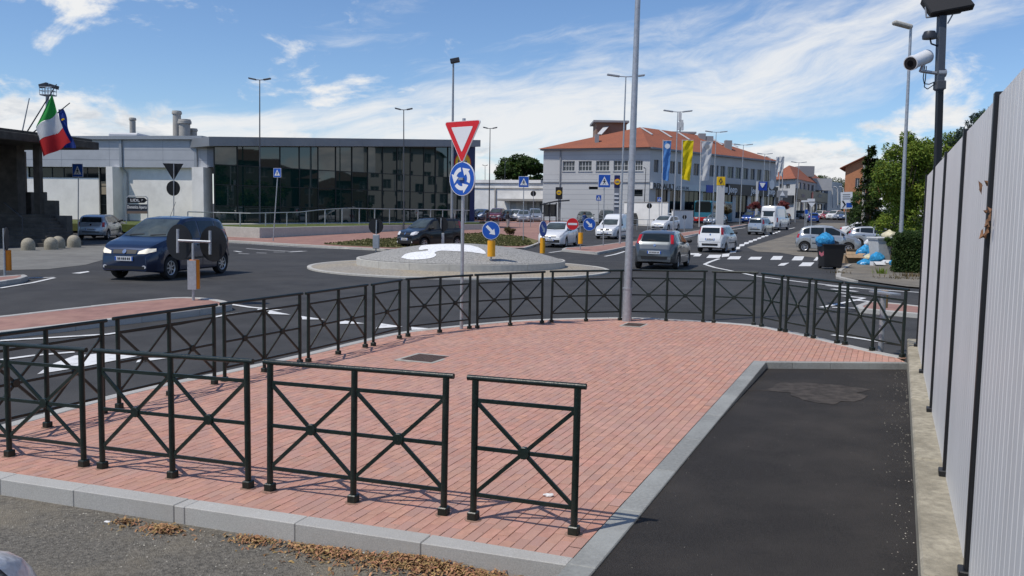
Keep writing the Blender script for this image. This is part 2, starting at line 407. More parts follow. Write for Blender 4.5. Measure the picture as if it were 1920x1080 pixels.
# the near and the far kerb meet left of the picture
_c = Vector((d0.x, d0.y)).cross(Vector((-kd.x, -kd.y))) if False else (d0.x*-kd.y - d0.y*-kd.x)
_w = K0 + kn*.15 - op[0]; _t = (_w.x*-kd.y - _w.y*-kd.x)/_c; _s = (_w.x*d0.y - _w.y*d0.x)/_c
print('kerbs meet', _t, _s)
EXT = max(1.5, min(9, _t-1.0)) if _t > 0 else 9
KEXT = max(1.5, min(9, _s-.6)) if _s > 0 else 9
KL = K0 - kd*KEXT
op = [op[0] + d0*EXT, op[0] + d0*EXT*.5] + op
op = [Vector((p.x, p.y)) for p in smooth_pts(op, 4)]
S0 = PP(1075, 1046); S1 = PP(1413, 677); S2 = PP(1698, 679)         # grey strip: near end, inner corner, by the wall
plaza = thing('plaza', None, None, (0,0,0)); del_ = [plaza.pop(k, None) for k in ('label','category')]; tag(plaza, kind='structure')
kin = [p for p in offset_line(op, -.16)]                             # inner edge of the far kerb (walking right, inside is on the right)
near_in0 = KL + kn*.15; near_in1 = K1 + kn*.15
poly = [Vector(near_in0[:2]), Vector(S0[:2]), Vector(S1[:2]), Vector(S2[:2])] + kin[::-1]
bed = sheet('sand_bed', [(p.x, p.y) for p in poly], 'joint_sand', -.008, PZ, 0, plaza)
sd0 = (S1 - S0); sd0.z = 0; sdir = sd0.normalized(); sn = Vector((-sdir.y, sdir.x, 0))   # along the strip / to its left
def clip_poly(subj, clip):
    out = subj
    for i in range(len(clip)):
        a = clip[i]; b = clip[(i+1) % len(clip)]; e = (b[0]-a[0], b[1]-a[1]); inp = out; out = []
        if not inp: break
        side = lambda p: e[0]*(p[1]-a[1]) - e[1]*(p[0]-a[0])
        s = inp[-1]; ss = side(s)
        for p in inp:
            sp = side(p)
            if (sp >= 0) != (ss >= 0):
                t = ss/(ss-sp); out.append((s[0]+(p[0]-s[0])*t, s[1]+(p[1]-s[1])*t))
            if sp >= 0: out.append(p)
            s, ss = p, sp
    return out
def build_bricks():
    bl, bw, g = .16, .08, .0035
    P2 = [(p.x, p.y) for p in poly]; n = len(P2)
    pa = np.array(P2); pb = np.roll(pa, -1, axis=0)
    def inside(x, y):
        c = ((pa[:,1] > y) != (pb[:,1] > y)) & (x < (pb[:,0]-pa[:,0])*(y-pa[:,1])/(pb[:,1]-pa[:,1]+1e-12)+pa[:,0])
        return c.sum() % 2 == 1
    def edge_d(x, y):
        d = pb-pa; t = np.clip(((x-pa[:,0])*d[:,0]+(y-pa[:,1])*d[:,1])/(d**2).sum(1), 0, 1)
        return np.hypot(pa[:,0]+t*d[:,0]-x, pa[:,1]+t*d[:,1]-y).min()
    whole = []; cut = []
    rng = random.Random(3)
    us = [(p-Vector(S0[:2])).dot(Vector(sdir[:2])) for p in poly]; vs = [(p-Vector(S0[:2])).dot(Vector(sn[:2])) for p in poly]
    r = 0; v = 0.004 - math.ceil((.004-min(vs))/bw)*bw
    while v < max(vs):
        u = math.floor(min(us)/bl)*bl + (bl/2 if r % 2 else 0) + rng.uniform(-.012, .012)
        while u < max(us):
            c = S0 + sdir*(u+bl/2) + sn*(v+bw/2); x, y = c.x, c.y
            # skip what lies far outside the frame
            q = Vector((x, y, PZ(x, y))) - Vector((0,0,CAMH)); dep = q.dot(_f)
            if dep > 1 and abs(960+F*q.dot(_r)/dep - 960) < 1250:
                ins = inside(x, y); ed = edge_d(x, y)
                if ins and ed > .092: whole.append((c, dep))
                elif ed < .092:
                    h1 = sdir*(bl/2-g/2); h2 = sn*(bw/2-g/2)
                    q4 = [(c-h1-h2)[:2], (c+h1-h2)[:2], (c+h1+h2)[:2], (c-h1+h2)[:2]]
                    pc = clip_poly(P2, q4)
                    if len(pc) > 2:
                        cl = [pc[0]]
                        for p in pc[1:]:
                            if abs(p[0]-cl[-1][0])+abs(p[1]-cl[-1][1]) > .002: cl.append(p)
                        ar = abs(sum(a[0]*b[1]-b[0]*a[1] for a, b in zip(cl, cl[1:]+cl[:1])))/2
                        if len(cl) > 2 and ar > .0008: cut.append(cl)
            u += bl
        v += bw; r += 1
    whole.sort(key=lambda t: t[1])
    proto = MB(); a, b, ch, h = bl/2-g/2, bw/2-g/2, .0025, .012
    proto.add([(-a,-b,-h),(a,-b,-h),(a,b,-h),(-a,b,-h),(-a,-b,-ch),(a,-b,-ch),(a,b,-ch),(-a,b,-ch),(-a+ch,-b+ch,0),(a-ch,-b+ch,0),(a-ch,b-ch,0),(-a+ch,b-ch,0)],
              [(0,1,5,4),(1,2,6,5),(2,3,7,6),(3,0,4,7),(4,5,9,8),(5,6,10,9),(6,7,11,10),(7,4,8,11),(8,9,10,11)])
    me = proto.mesh('brick'); me.materials.append(M('brick'))
    ang = math.atan2(sdir.y, sdir.x)
    tilt = Matrix.Rotation(-math.atan(.0205), 4, 'Y')
    for c, dd in whole[:290]:
        o = bpy.data.objects.new('brick', me); C.objects.link(o); o.parent = plaza
        o.matrix_local = Matrix.Translation((c.x, c.y, PZ(c.x, c.y)+rng.uniform(-.0015, .0015))) @ tilt @ Matrix.Rotation(ang+rng.uniform(-.008, .008), 4, 'Z') @ Matrix.Rotation(rng.uniform(-.006,.006), 4, 'X')
    mb = MB()
    pv = [Vector(v) for v in proto.v]; top = proto.f
    for c, dd in whole[290:]:
        mt = Matrix.Rotation(ang+rng.uniform(-.008, .008), 3, 'Z'); z = PZ(c.x, c.y)+rng.uniform(-.0018, .0018); vs_ = []
        for v in pv:
            w = mt @ v; vs_.append((c.x+w.x, c.y+w.y, z + .0205*w.x + v.z))
        mb.add(vs_, top)
    for cl in cut:
        dz = rng.uniform(-.002, .001); n_ = len(cl)
        mb.add([(p[0], p[1], PZ(*p)+dz) for p in cl], [tuple(range(n_))])
    o = mb.build('brick_paving', 'brick_far', plaza, recalc=False); tag(o, kind='stuff')
    print('bricks', len(whole), len(cut))
build_bricks()
# kerbs of the plaza
kerb_px = [(0,899),(137,920),(322,950),(342,953),(554,982),(791,1017),(1062,1060)]
kp = [PP(*p) for p in kerb_px]
ts = [(p - K0).dot(kd) for p in kp]; ts = [-KEXT] + [q for q in (-7,-5,-3.2,-1.6) if q > -KEXT+.4] + ts
def kerb_piece(a, b):
    g = .0015; dz = random.uniform(-.002, .003)
    p = [K0 + kd*(a+g), K0 + kd*(b-g), K0 + kd*(b-g) + kn*.15, K0 + kd*(a+g) + kn*.15]
    if b == ts[-1]: p[1] = K1; p[2] = S0.copy()
    mb = MB(); mb.prism([(q.x, q.y) for q in p], lambda x, y: PZ(x, y)-.3, lambda x, y: PZ(x, y)+.004+dz)
    mb.build('kerb_stone', 'granite', plaza, bevel=.005)
for a, b in zip(ts[:-1], ts[1:]): kerb_piece(a, b)
kerb(op, .158, lambda x, y: PZ(x, y)-.3, lambda x, y: PZ(x, y)+.006, 'granite', plaza, 1.0, side=-1)
# stone strip to the right of the bricks
Sr0 = PP(1085, 1080); Sr1 = PP(1430, 679)
wst = .17
def strip_piece(u0, u1):
    g = .003; a = S0 + sdir*(u0+g); b = S0 + sdir*(u1-g)
    p = [a, b, b - sn*wst, a - sn*wst]
    MB().prism([(q.x, q.y) for q in p], lambda x, y: PZ(x, y)-.2, lambda x, y: PZ(x, y)+.005).build('kerb_stone', 'slate_strip', plaza, bevel=.006)
u = -2.1
while u < sd0.length:
    u1 = u + 1.0
    if u1 > sd0.length - .3: u1 = sd0.length + .02
    strip_piece(u, u1); u = u1
e2 = (S2 - S1); e2.z = 0; e2n = Vector((e2.y, -e2.x, 0)).normalized()
n_ = 4
for i in range(n_):
    a = S1 + e2*(i/n_); b = S1 + e2*((i+1)/n_-.001)
    if i == 0: a = a + e2.normalized()*.03
    MB().prism([(q.x, q.y) for q in (a, b, b+e2n*.09, a+e2n*.09)], lambda x, y: PZ(x, y)-.3, lambda x, y: PZ(x, y)+.003).build('kerb_stone', 'slate_strip', plaza, bevel=.006)
# dark asphalt footpath
def PA(x, y): return PZ(x, y) - .010 - .085*sm((y-7.5)/5)
W0 = PP(1722, 1080); W1 = PP(1700, 654)
wd = (W1 - W0); wd.z = 0; wlen = wd.length; wdir = wd.normalized(); wn = Vector((wdir.y, -wdir.x, 0))      # wn to the right
a0 = S0 - sn*wst*.6 - sdir*2.3
fp = sheet('footpath', [a0[:2], (W0 - wdir*4 + wn*.1)[:2], (W1 + wn*.1)[:2], (S2 + e2n*.05)[:2], (S1 + e2n*.08 - sn*.05)[:2]], 'asphalt_new', 0, PA, .5)
pc = PP(1540, 727)
bl = [(pc.x + (0.50+.10*math.sin(5*q)+.06*math.sin(11*q))*math.cos(q)*1.0, pc.y + (0.50+.10*math.sin(3*q+1)+.07*math.sin(9*q))*math.sin(q)*1.2) for q in [i*2*math.pi/40 for i in range(40)]]
mat('patch', (.054, .046, .040), .95, var=.45, scale=9, bump=.8, bscale=60, detail=10)
mat('iron', (.10, .065, .05), .7, metal=.3, var=.3, scale=30, bump=.5, bscale=60)
sheet('asphalt_patch', bl, 'patch', .004, PA, .5)
sheet('crack', [(p.x, p.y) for p in (PP(1392,723.5), PP(1470,723.2), PP(1470,725.2), PP(1392,725))], 'patch', .004, PA, 0)
# ============================================================ low wall and metal fence on the right
wall = thing('low_wall', 'low mossy concrete block wall under the white ribbed fence', 'wall', (W0.x, W0.y, W0.z))
WT = .15
def wq(s, t): return W0 + wdir*s + wn*t
bk = [-3.6]
for p in ((1730, 1500),): pass
jp = [PP(1711, 895), PP(1706, 775), PP(1703, 699)]
js = [(p-W0).dot(wdir) for p in jp]
blocks = [js[0]-4.6, js[0]-2.3] + js + [wlen+.05]
for a, b in zip(blocks[:-1], blocks[1:]):
    q = [wq(a+.006, 0), wq(b-.006, 0), wq(b-.006, .30), wq(a+.006, .30)]; dz = random.uniform(-.008, .008)
    MB().prism([(p.x, p.y) for p in q], lambda x, y: PZ(x, y)-.3, lambda x, y, dz=dz: PZ(x, y)+WT+dz).build('block', 'concrete_mossy', wall, bevel=.014)
_fb = [G(*p, fn=PZ, off=WT) for p in ((1814,1080),(1768,889),(1743,771),(1729,699),(1720,649))]
F0 = Vector((_fb[0].x, _fb[0].y, 0)); _e = Vector((_fb[-1].x, _fb[-1].y, 0)); fdir = (_e-F0).normalized(); fnr = Vector((fdir.y, -fdir.x, 0))
fs = [(Vector((p.x, p.y, 0))-F0).dot(fdir) for p in _fb]
fs = [fs[0]-6.3, fs[0]-4.2, fs[0]-2.1] + fs
FTOP = 2.63
def fq(s, t): return F0 + fdir*s + fnr*t
fence = thing('metal_fence', 'tall white ribbed metal fence with black posts beside the footpath', 'fence', tuple(fq(0, 0)))
for i in range(len(fs)-1):
    s0, s1 = fs[i], fs[i+1]; prof = []
    n = max(4, round((s1-s0)/.125)); w = (s1-s0-.05)/n
    for k in range(n):
        b0 = s0+.025+k*w
        prof += [(b0, 0), (b0+w*.84, .0), (b0+w*.88, .0032), (b0+w*.95, .0032)]
    prof.append((s1-.025, 0))
    vs = []; fcs = []
    for s, t in prof:
        for o in (t, t+.006):
            p = fq(s, o); vs += [(p.x, p.y, PZ(p.x, p.y)+WT-.012), (p.x, p.y, FTOP-.02)]
    for k in range(len(prof)-1):
        a = 4*k; b = a+4
        fcs += [(a, b, b+1, a+1), (a+2, a+3, b+3, b+2), (a+1, b+1, b+3, a+3), (a, a+2, b+2, b)]
    MB().add(vs, fcs).build('panel', 'white_metal', fence)
for i, s in enumerate(fs):
    a = fq(s, .010); z = PZ(a.x, a.y)+WT-.02
    po_ = MB().obox((a.x, a.y, (z+FTOP)/2), fdir*.030, fnr*.030, (0,0,(FTOP-z)/2)).build('post', 'black_post', fence, bevel=.005)
    MB().obox((a.x, a.y, z+.035), fdir*.055, fnr*.055, (0,0,.022)).build('foot', 'black_post', po_, bevel=.006)
# dry leaves caught on the fence
def leaf_at(px, py, sz, lab, n=5):
    d = ray(px, py); o = fq(0, -.02); t = (o - Vector((0,0,CAMH))).dot(fnr)/d.dot(fnr); X = Vector((0,0,CAMH)) + d*t
    mb = MB(); rng = random.Random(px)
    for k in range(n):
        c = X + wdir*rng.uniform(-.4,.4)*sz*.5 + UP*rng.uniform(-1,1)*sz - wn*rng.uniform(-.012, .02)
        a = rng.uniform(0, 6.3); e1 = (wdir*math.cos(a)+UP*math.sin(a)); e2_ = (-wdir*math.sin(a)+UP*math.cos(a))
        s1 = sz*rng.uniform(.35,.7); s2 = s1*.45
        mb.plate([c-e1*s1, c-e2_*s2*.8-e1*s1*.3-wn*.012, c+e1*s1*.5-e2_*s2, c+e1*s1-wn*.02, c+e1*s1*.4+e2_*s2, c-e1*s1*.4+e2_*s2-wn*.008], wn*.002)
    tag(mb.build('dry_leaf', 'leaf_dry'), lab, 'leaf')
leaf_at(1848, 343, .05, 'single pale dry leaf stuck high on the white ribbed fence', 2)
leaf_at(1849, 428, .05, 'brown curled dry leaves hanging by a black fence post', 5)
leaf_at(1857, 400, .035, 'small brown dry leaf above the curled ones on the fence', 3)
# ============================================================ railings
RH = .96
def railing(p0, p1, bays, label, group):
    """panel from post foot to post foot (3-D points)"""
    p0 = Vector(p0); p1 = Vector(p1); mid = (p0+p1)/2; d = (p1-p0); dh = d.normalized()
    t = thing('railing', label, 'railing', tuple(mid), group)
    MB().tube(p0 - dh*.055 + UP*(RH-.019), p1 + dh*.055 + UP*(RH-.019), .019, n=12).build('top_rail', 'rail_paint', t, smooth=True)
    P_ = [p0 + d*(i/bays) for i in range(bays+1)]
    side = Vector((-dh.y, dh.x, 0)).normalized()
    for p in P_:
        po = MB().tube(p - UP*.05, p + UP*(RH-.03), .0225, n=14).build('post', 'rail_paint', t, smooth=True)
        MB().obox(p + UP*.022, dh*.033, side*.033, UP*.035).build('foot', 'rail_paint', po, bevel=.006)
        MB().lathe(p + UP*.0, [(.062,-.01),(.058,.003),(.03,.004)], 10).build('footing', 'joint_sand', po)
    for a, b in zip(P_[:-1], P_[1:]):
        for z in (.795, .482, .17):
            MB().bar(a+UP*z, b+UP*z, .014, .026).build('bar', 'rail_paint', t)
        c = (a+b)/2 + UP*.482
        for z0, z1 in ((.795, .17), (.17, .795)):
            MB().bar(a+UP*z0, b+UP*z1, .016, .026, up=(0,0,1)).build('diagonal', 'rail_paint', t)
        v = disc_pts(c - side*.016, dh, UP, .042, 8, math.pi/8); MB().plate(v, side*.032).build('boss', 'rail_paint', t, bevel=.004)
    t.rotation_euler = (random.gauss(0, .006), random.gauss(0, .006), random.gauss(0, .004))
near_r = [((-110,838),(157,875),2),((192,878),(466,915),2),((506,921),(832,964),2),((887,974.5),(1076,1001.5),1)]
nl = ['double railing panel by the near kerb in the row, farthest from the footpath','double railing panel by the near kerb, third panel back from the dark footpath','double railing panel by the near kerb, second panel from the dark footpath','single railing panel standing at the near kerb beside the grey stone strip']
for (a, b, n), l in zip(near_r, nl): railing(PP(*a), PP(*b), n, l, 'dark green railings round the plaza')
far_r = [((-30,832),(193,775),2),((224,766),(402,720.5),2),((422,715),(562,682),2),((578,678.5),(685,652),2),((700,648.5),(749,635.5),1),((765,632),(880,616.5),2),((895,615.5),(1016,607),2),((1034,605.5),(1162,600.5),2),((1181,600.5),(1318,604),2),((1338,605),(1413,610),1),((1427.5,613),(1462.5,621),1),((1472.5,623),(1512.5,631),1),((1525,634.5),(1569,644),1),((1584,647),(1691,670),2)]
fl = ['double railing panel on the plaza road edge, facing the red traffic island','double railing panel on the road edge, next to the one facing the red island','double railing panel beside the painted give way triangles','double railing panel on the road edge before the narrow single one','single railing panel beside the white give way triangles','double railing panel just behind the round arrow sign post','double railing panel between the give way post and the roundabout kerb','double railing panel left of the tall grey lamp post','double railing panel right of the tall grey lamp post','wide single railing panel right of the lamp post panel','first of three narrow single railing panels on the curve','second of three narrow single railing panels on the curve','third of three narrow single railing panels on the curve','double railing panel ending at the white fence']
for (a, b, n), l in zip(far_r, fl): railing(PP(*a), PP(*b), n, l, 'dark green railings round the plaza')
# ============================================================ covers set into the plaza
def cover(px, lab, wx, wy):
    c = PP(*px); t = thing('manhole_cover', lab, 'manhole', tuple(c))
    e1, e2_ = sdir, sn
    MB().obox(c + UP*.001, e1*wx, e2_*wy, UP*.006).build('surround', 'concrete', t)
    MB().obox(c + UP*.004, e1*wx*.80, e2_*wy*.80, UP*.006).build('lid', 'iron', t)
    mb = MB()
    for i in range(-3, 4):
        for j in range(-3, 4): mb.obox(c + UP*.0105 + e1*(i*wx*.21) + e2_*(j*wy*.21), (e1+e2_).normalized()*wx*.06, (e1-e2_).normalized()*wx*.02, UP*.002)
    mb.build('tread', 'iron', t)
cover((797,672), 'square iron manhole cover with worn surround in the red brick plaza', .33, .30)
cover((1189,609.5), 'iron cover let into the bricks at the foot of the lamp post', .27, .20)
# crumpled paper behind the single railing
def paper(px, lab, s, fn=PZ, name='paper_scrap', m='paper', flat=.5):
    c = G(*px, fn=fn); bm = bmesh.new(); bmesh.ops.create_icosphere(bm, subdivisions=2, radius=s); rng = random.Random(int(px[0]))
    for v in bm.verts: v.co *= rng.uniform(.7, 1.15); v.co.z = v.co.z*flat + s*flat*.9; v.co.x *= 1.5
    me = bpy.data.meshes.new(name); bm.to_mesh(me); bm.free(); o = link(name, me, m); o.location = c; tag(o, lab, 'litter')
paper((1028,931), 'crumpled white paper lying on bricks behind the single railing', .026)
paper((684,1038), 'scrap of dark blue plastic on the wood shavings by the kerb', .028, T, 'plastic_scrap', mat('blue_scrap', (.03,.06,.08), .4), .5)
paper((800,1068), 'white paper scrap on the largest pile of wood shavings', .020, T)
paper((202,981), 'white paper scrap left of the small pile of shavings', .018, T)
def litter_pile(px, rx, ry, n, lab, seed, h=.03):
    c = G(*px); rng = np.random.default_rng(seed); mb = MB()
    for k in range(n):
        q = rng.uniform(0, 6.283); r = abs(rng.normal(0, .45)); x = c.x + kd.x*rx*r*math.cos(q) + kn.x*ry*r*math.sin(q); y = c.y + kd.y*rx*r*math.cos(q) + kn.y*ry*r*math.sin(q)
        if (Vector((x, y, 0))-K0).dot(kn) > -.012: continue
        z = T(x, y) + .012 + rng.uniform(0, h)*max(0, 1-r)
        a = rng.uniform(0, 6.283); l = rng.uniform(.006, .026); w = rng.uniform(.002, .007); tl = rng.uniform(-.5, .5)
        e = Vector((math.cos(a), math.sin(a), tl)).normalized(); s = Vector((-math.sin(a), math.cos(a), rng.uniform(-.5,.5))).normalized()
        p = Vector((x, y, z)); cz = UP*rng.uniform(.002, .010)
        mb.add([p-e*l-s*w, p-e*l+s*w, p-s*w+cz, p+s*w+cz, p+e*l-s*w, p+e*l+s*w], [(0,2,3,1),(2,4,5,3)])
    tag(mb.build('wood_shavings', 'litter', recalc=False), lab, 'litter', kind='stuff')
litter_pile((790,1062), 1.15, .32, 3800, 'large spread of brown wood shavings along the kerb', 1, .05)
litter_pile((605,1038), .45, .13, 420, 'thin trail of wood shavings running along the kerb', 2)
litter_pile((306,997), .20, .12, 420, 'small brown pile of shavings near a kerb joint', 3)
litter_pile((238,984), .22, .10, 120, 'thin scatter of shavings with white paper bits', 4)
litter_pile((480,1018), .30, .14, 260, 'loose brown shavings below the second kerb stone', 5)
litter_pile((925,1078), .4, .16, 350, 'shavings heaped against the end kerb stone', 6)

# grit and pale chips gathered on the footpath and the bricks
def grit(name, n, place, lo, hi, m, lab, seed):
    rng = random.Random(seed); mb = MB()
    for k in range(n):
        p = place(rng); r = rng.uniform(lo, hi); a = rng.uniform(0, 6.28)
        v = [(p[0]+r*math.cos(a+q)*rng.uniform(.6,1.2), p[1]+r*math.sin(a+q)*rng.uniform(.6,1.2), p[2]) for q in (0,1.57,3.14,4.71)]
        mb.add(v+[(p[0], p[1], p[2]+r*.7)], [(0,1,4),(1,2,4),(2,3,4),(3,0,4)])
    tag(mb.build(name, m, recalc=False), lab, 'grit', kind='stuff')
mat('grit_pale', (.42,.39,.33), .9, island=.4); mat('grit_dark', (.06,.05,.045), .9)
def on_path_edge(rng): p = wq(rng.uniform(-1.5, wlen), -abs(rng.gauss(0, .10))-.005); return (p.x, p.y, PA(p.x, p.y)+.001)
def on_path(rng): p = wq(rng.uniform(-1.5, wlen-.6), -rng.uniform(.05, 1.9)); return (p.x, p.y, PA(p.x, p.y)+.001)
def on_bricks(rng):
    while True:
        p = S0 + sdir*rng.uniform(-.5, 6) + sn*rng.uniform(.1, 5)
        if (p-K0).dot(kn) > .2: return (p.x, p.y, PZ(p.x, p.y)+.001)
def on_street(rng): p = K0 + kd*rng.uniform(-1, 4) - kn*abs(rng.gauss(.02, .5)); return (p.x, p.y, T(p.x, p.y)+.011)
grit('grit', 320, on_path_edge, .002, .007, 'grit_pale', 'pale grit swept along the foot of the low wall', 1)
grit('grit', 130, on_path, .0015, .004, 'grit_pale', 'pale specks scattered over the dark footpath', 2)
grit('grit', 200, on_bricks, .002, .006, 'grit_dark', 'dark specks scattered over the red bricks', 3)
grit('grit', 700, on_street, .002, .008, 'grit_pale', 'loose pale grit on the old street below the kerb', 4)
# ============================================================ roundabout
mat('cobble', (.34, .31, .265), .9, var=.35, scale=26, bump=1.0, bscale=30, sub=((.42, .35, .24), .5, .42, .66, .8), detail=8)
mat('cobble_top', (.34, .33, .305), .9, var=.28, scale=22, bump=.8, bscale=18)
mat('cobble_white', (.85, .85, .84), .85, var=.06, scale=24, bump=.5, bscale=26)
def setts(name, scale, dark):                                    # joints between the stones of the island
    m = M(name); nt = m.node_tree; b = nt.nodes['Principled BSDF']; src = b.inputs['Base Color'].links[0].from_socket
    tc = nt.nodes.new('ShaderNodeTexCoord'); vo = nt.nodes.new('ShaderNodeTexVoronoi'); vo.feature = 'DISTANCE_TO_EDGE'; vo.inputs['Scale'].default_value = scale; nt.links.new(tc.outputs['Object'], vo.inputs['Vector'])
    mr = nt.nodes.new('ShaderNodeMapRange'); nt.links.new(vo.outputs['Distance'], mr.inputs[0]); mr.inputs[1].default_value = .02; mr.inputs[2].default_value = .13; mr.inputs[3].default_value = dark
    mx = nt.nodes.new('ShaderNodeMix'); mx.data_type = 'RGBA'; mx.blend_type = 'MULTIPLY'; mx.inputs[0].default_value = 1; nt.links.new(src, mx.inputs[6]); nt.links.new(mr.outputs[0], mx.inputs[7]); nt.links.new(mx.outputs[2], b.inputs['Base Color'])
setts('cobble', 7, .72); setts('cobble_top', 7, .70); setts('cobble_white', 7, .80)
rl = G(582,497); rr_ = G(1142,510.5); rn = G(862,525)
RC = Vector((( rl.x+rr_.x)/2, rn.y + (rr_.x-rl.x)/2*.97, 0)); RA = (rr_.x-rl.x)/2
print('roundabout', RC, RA, rl, rr_, rn)
RC.y = 31.4; RA = 5.43; RC.x = (862-960)/F*31.4
IC = Vector(((864.5-960)/F*31.4, 31.4, 0)); RI = 3.77
def circ(c, r, n=64): return [(c.x+r*math.cos(2*math.pi*i/n), c.y+r*math.sin(2*math.pi*i/n)) for i in range(n)]
rb = thing('roundabout', None, None, (0,0,0)); [rb.pop(k, None) for k in ('label','category')]; tag(rb, kind='structure')
def AP(x, y): return T(x, y) + .045 + .10*max(0, min(1, (RA-math.hypot(x-RC.x, y-RC.y))/(RA-RI)))
ap = sheet('apron', circ(RC, RA-.12), 'cobble', 0, AP, 1.0, rb)
kerb([Vector(p) for p in circ(RC, RA)+[circ(RC, RA)[0]]], .15, lambda x, y: T(x,y)-.05, lambda x, y: T(x,y)+.06, 'concrete_light', rb, 1.0, side=1)
WH = .245; zi = T(IC.x, IC.y) + .12
kerb([Vector(p) for p in circ(IC, RI, 96)+[circ(IC, RI, 96)[0]]], .14, zi-.1, zi+WH, 'concrete_light', rb, 1.35, side=1, name='wall_stone', bevel=.01)
def dome(x, y):
    r = math.hypot(x-IC.x, y-IC.y)/RI
    return zi + WH - .02 + .56*max(0, 1-r*r)
bm_pts = []; n = 64; rings = 12; vs = [(IC.x, IC.y, dome(IC.x, IC.y))]; fs_ = []
for k in range(1, rings+1):
    r = (RI-.10)*k/rings
    for i in range(n): x = IC.x+r*math.cos(2*math.pi*i/n); y = IC.y+r*math.sin(2*math.pi*i/n); vs.append((x, y, dome(x, y)))
for i in range(n):
    fs_.append((0, 1+i, 1+(i+1) % n))
    for k in range(rings-1): a = 1+k*n; b = a+n; fs_.append((a+i, b+i, b+(i+1) % n, a+(i+1) % n))
MB().add(vs, fs_).build('dome', 'cobble_top', rb, smooth=True)
# white pebble figure lying on the dome
def on_dome(px, py):
    d = ray(px, py); p = Vector((0,0,CAMH)); t = 18.0
    while t < 45:
        q = Vector((0,0,CAMH)) + d*t
        if math.hypot(q.x-IC.x, q.y-IC.y) < RI and q.z < dome(q.x, q.y): return q
        t += .05
    return None
wp = [(752,484),(760,477),(775,473.5),(795,472),(803,470),(800,468),(786,469.5),(788,463),(800,460),(830,456.5),(850,455.6),(866,456),(880,460),(912,476),(880,473),(850,471.5),(828,471),(815,474),(818,479),(810,484),(790,487),(768,487.5)]
wpts = [on_dome(*p) for p in wp]; wpts = [p for p in wpts if p]
sheet('white_stones', [(p.x, p.y) for p in smooth_pts(wpts+[wpts[0]], 3)[:-1]], 'cobble_white', .012, dome, .4, rb)

# ============================================================ traffic islands, verges, paths
def island(name, px, top, mk, h=.13, w=.14, lab=None, step=1.2):
    pts = [G(*p, off=h) for p in px]; pts = [Vector((p.x, p.y)) for p in pts]
    ar = sum(a.x*b.y-b.x*a.y for a, b in zip(pts, pts[1:]+pts[:1]))
    if ar < 0: pts = pts[::-1]
    t = thing(name, None, None, (0,0,0)); [t.pop(k, None) for k in ('label','category')]; tag(t, kind='structure')
    kerb(pts+[pts[0]], w, lambda x, y: T(x,y)-.1, lambda x, y: T(x,y)+h, mk, t, step, side=1)
    sheet('surface', offset_loop(pts, w*.5), top, h-.012, T, 1.5, t)
    return t
def offset_loop(pts, d):
    n = len(pts); out = []
    for i in range(n):
        a = pts[i-1]; b = pts[(i+1) % n]; t = (b-a).normalized(); out.append(pts[i] + Vector((-t.y, t.x))*d)
    return out
island('traffic_island', [(-160,606),(0,592),(150,575),(282,561),(325,557),(362,556.5),(400,560),(428,565),(437,571),(330,585),(210,598),(100,611),(0,622),(-160,640)], 'red_path', 'granite')
island('traffic_island', [(-120,528),(-40,521),(20,516),(45,514.5),(53,517),(40,522),(0,527.5),(-120,545)], 'red_path', 'granite')
island('traffic_island', [(1053,467),(1060,464),(1110,461),(1168,453.5),(1236,448.5),(1262,438),(1330,428.5),(1397,420),(1402,421),(1340,431.5),(1272,445),(1242,456),(1175,462),(1120,473)], 'red_path', 'granite')
island('traffic_island', [(1604,573),(1628,564),(1680,568),(1760,577),(1760,591),(1690,585),(1612,578)], 'red_path', 'granite', .10)
# verge between the road and the shop: red path, grass, low wall
def GS(x, y): return T(x, y) + .10
mat('grass', (.075, .105, .022), .95, var=.35, scale=3.0, bump=1.0, bscale=40, sub=((.17, .15, .055), .55, .45, .72, .7), detail=9)
mat('grass_dry', (.12, .115, .035), .95, var=.35, scale=4.0, bump=1.0, bscale=40, sub=((.24, .19, .09), .6, .40, .68, .8), detail=9)
kx = [(370,447),(440,451),(500,454.5),(560,458),(640,462.5),(728,466.5),(790,467),(850,463),(905,463),(985,464),(1000,459.5)]
kpts = [G(*p, off=.12) for p in kx]
verge_back = [G(*p) for p in ((1060,416),(900,412),(700,413),(420,419),(300,421))]
side_k = [G(*p, off=.12) for p in ((1030,447),(1090,424))]
vpoly = [(p.x, p.y) for p in kpts+side_k+verge_back]
vg = thing('verge', None, None, (0,0,0)); [vg.pop(k, None) for k in ('label','category')]; tag(vg, kind='structure')
sheet('paving', vpoly, 'red_path', .10, T, 2.0, vg)
kerb([Vector((p.x, p.y)) for p in kpts+side_k], .16, lambda x, y: T(x,y)-.1, lambda x, y: T(x,y)+.12, 'concrete_light', vg, 1.5, side=1)
def lawn(px, m, off, name='lawn', fn=T): return sheet(name, [(q.x, q.y) for q in [G(*p, off=off) for p in px]], m, off, fn, 2.0)
g1 = lawn([(606,457),(640,459.5),(728,463.5),(790,464),(852,460),(905,460),(975,461),(1000,458),(1010,451),(985,444),(905,436),(880,439),(770,445),(728,447),(690,448)], 'grass_dry', .125)
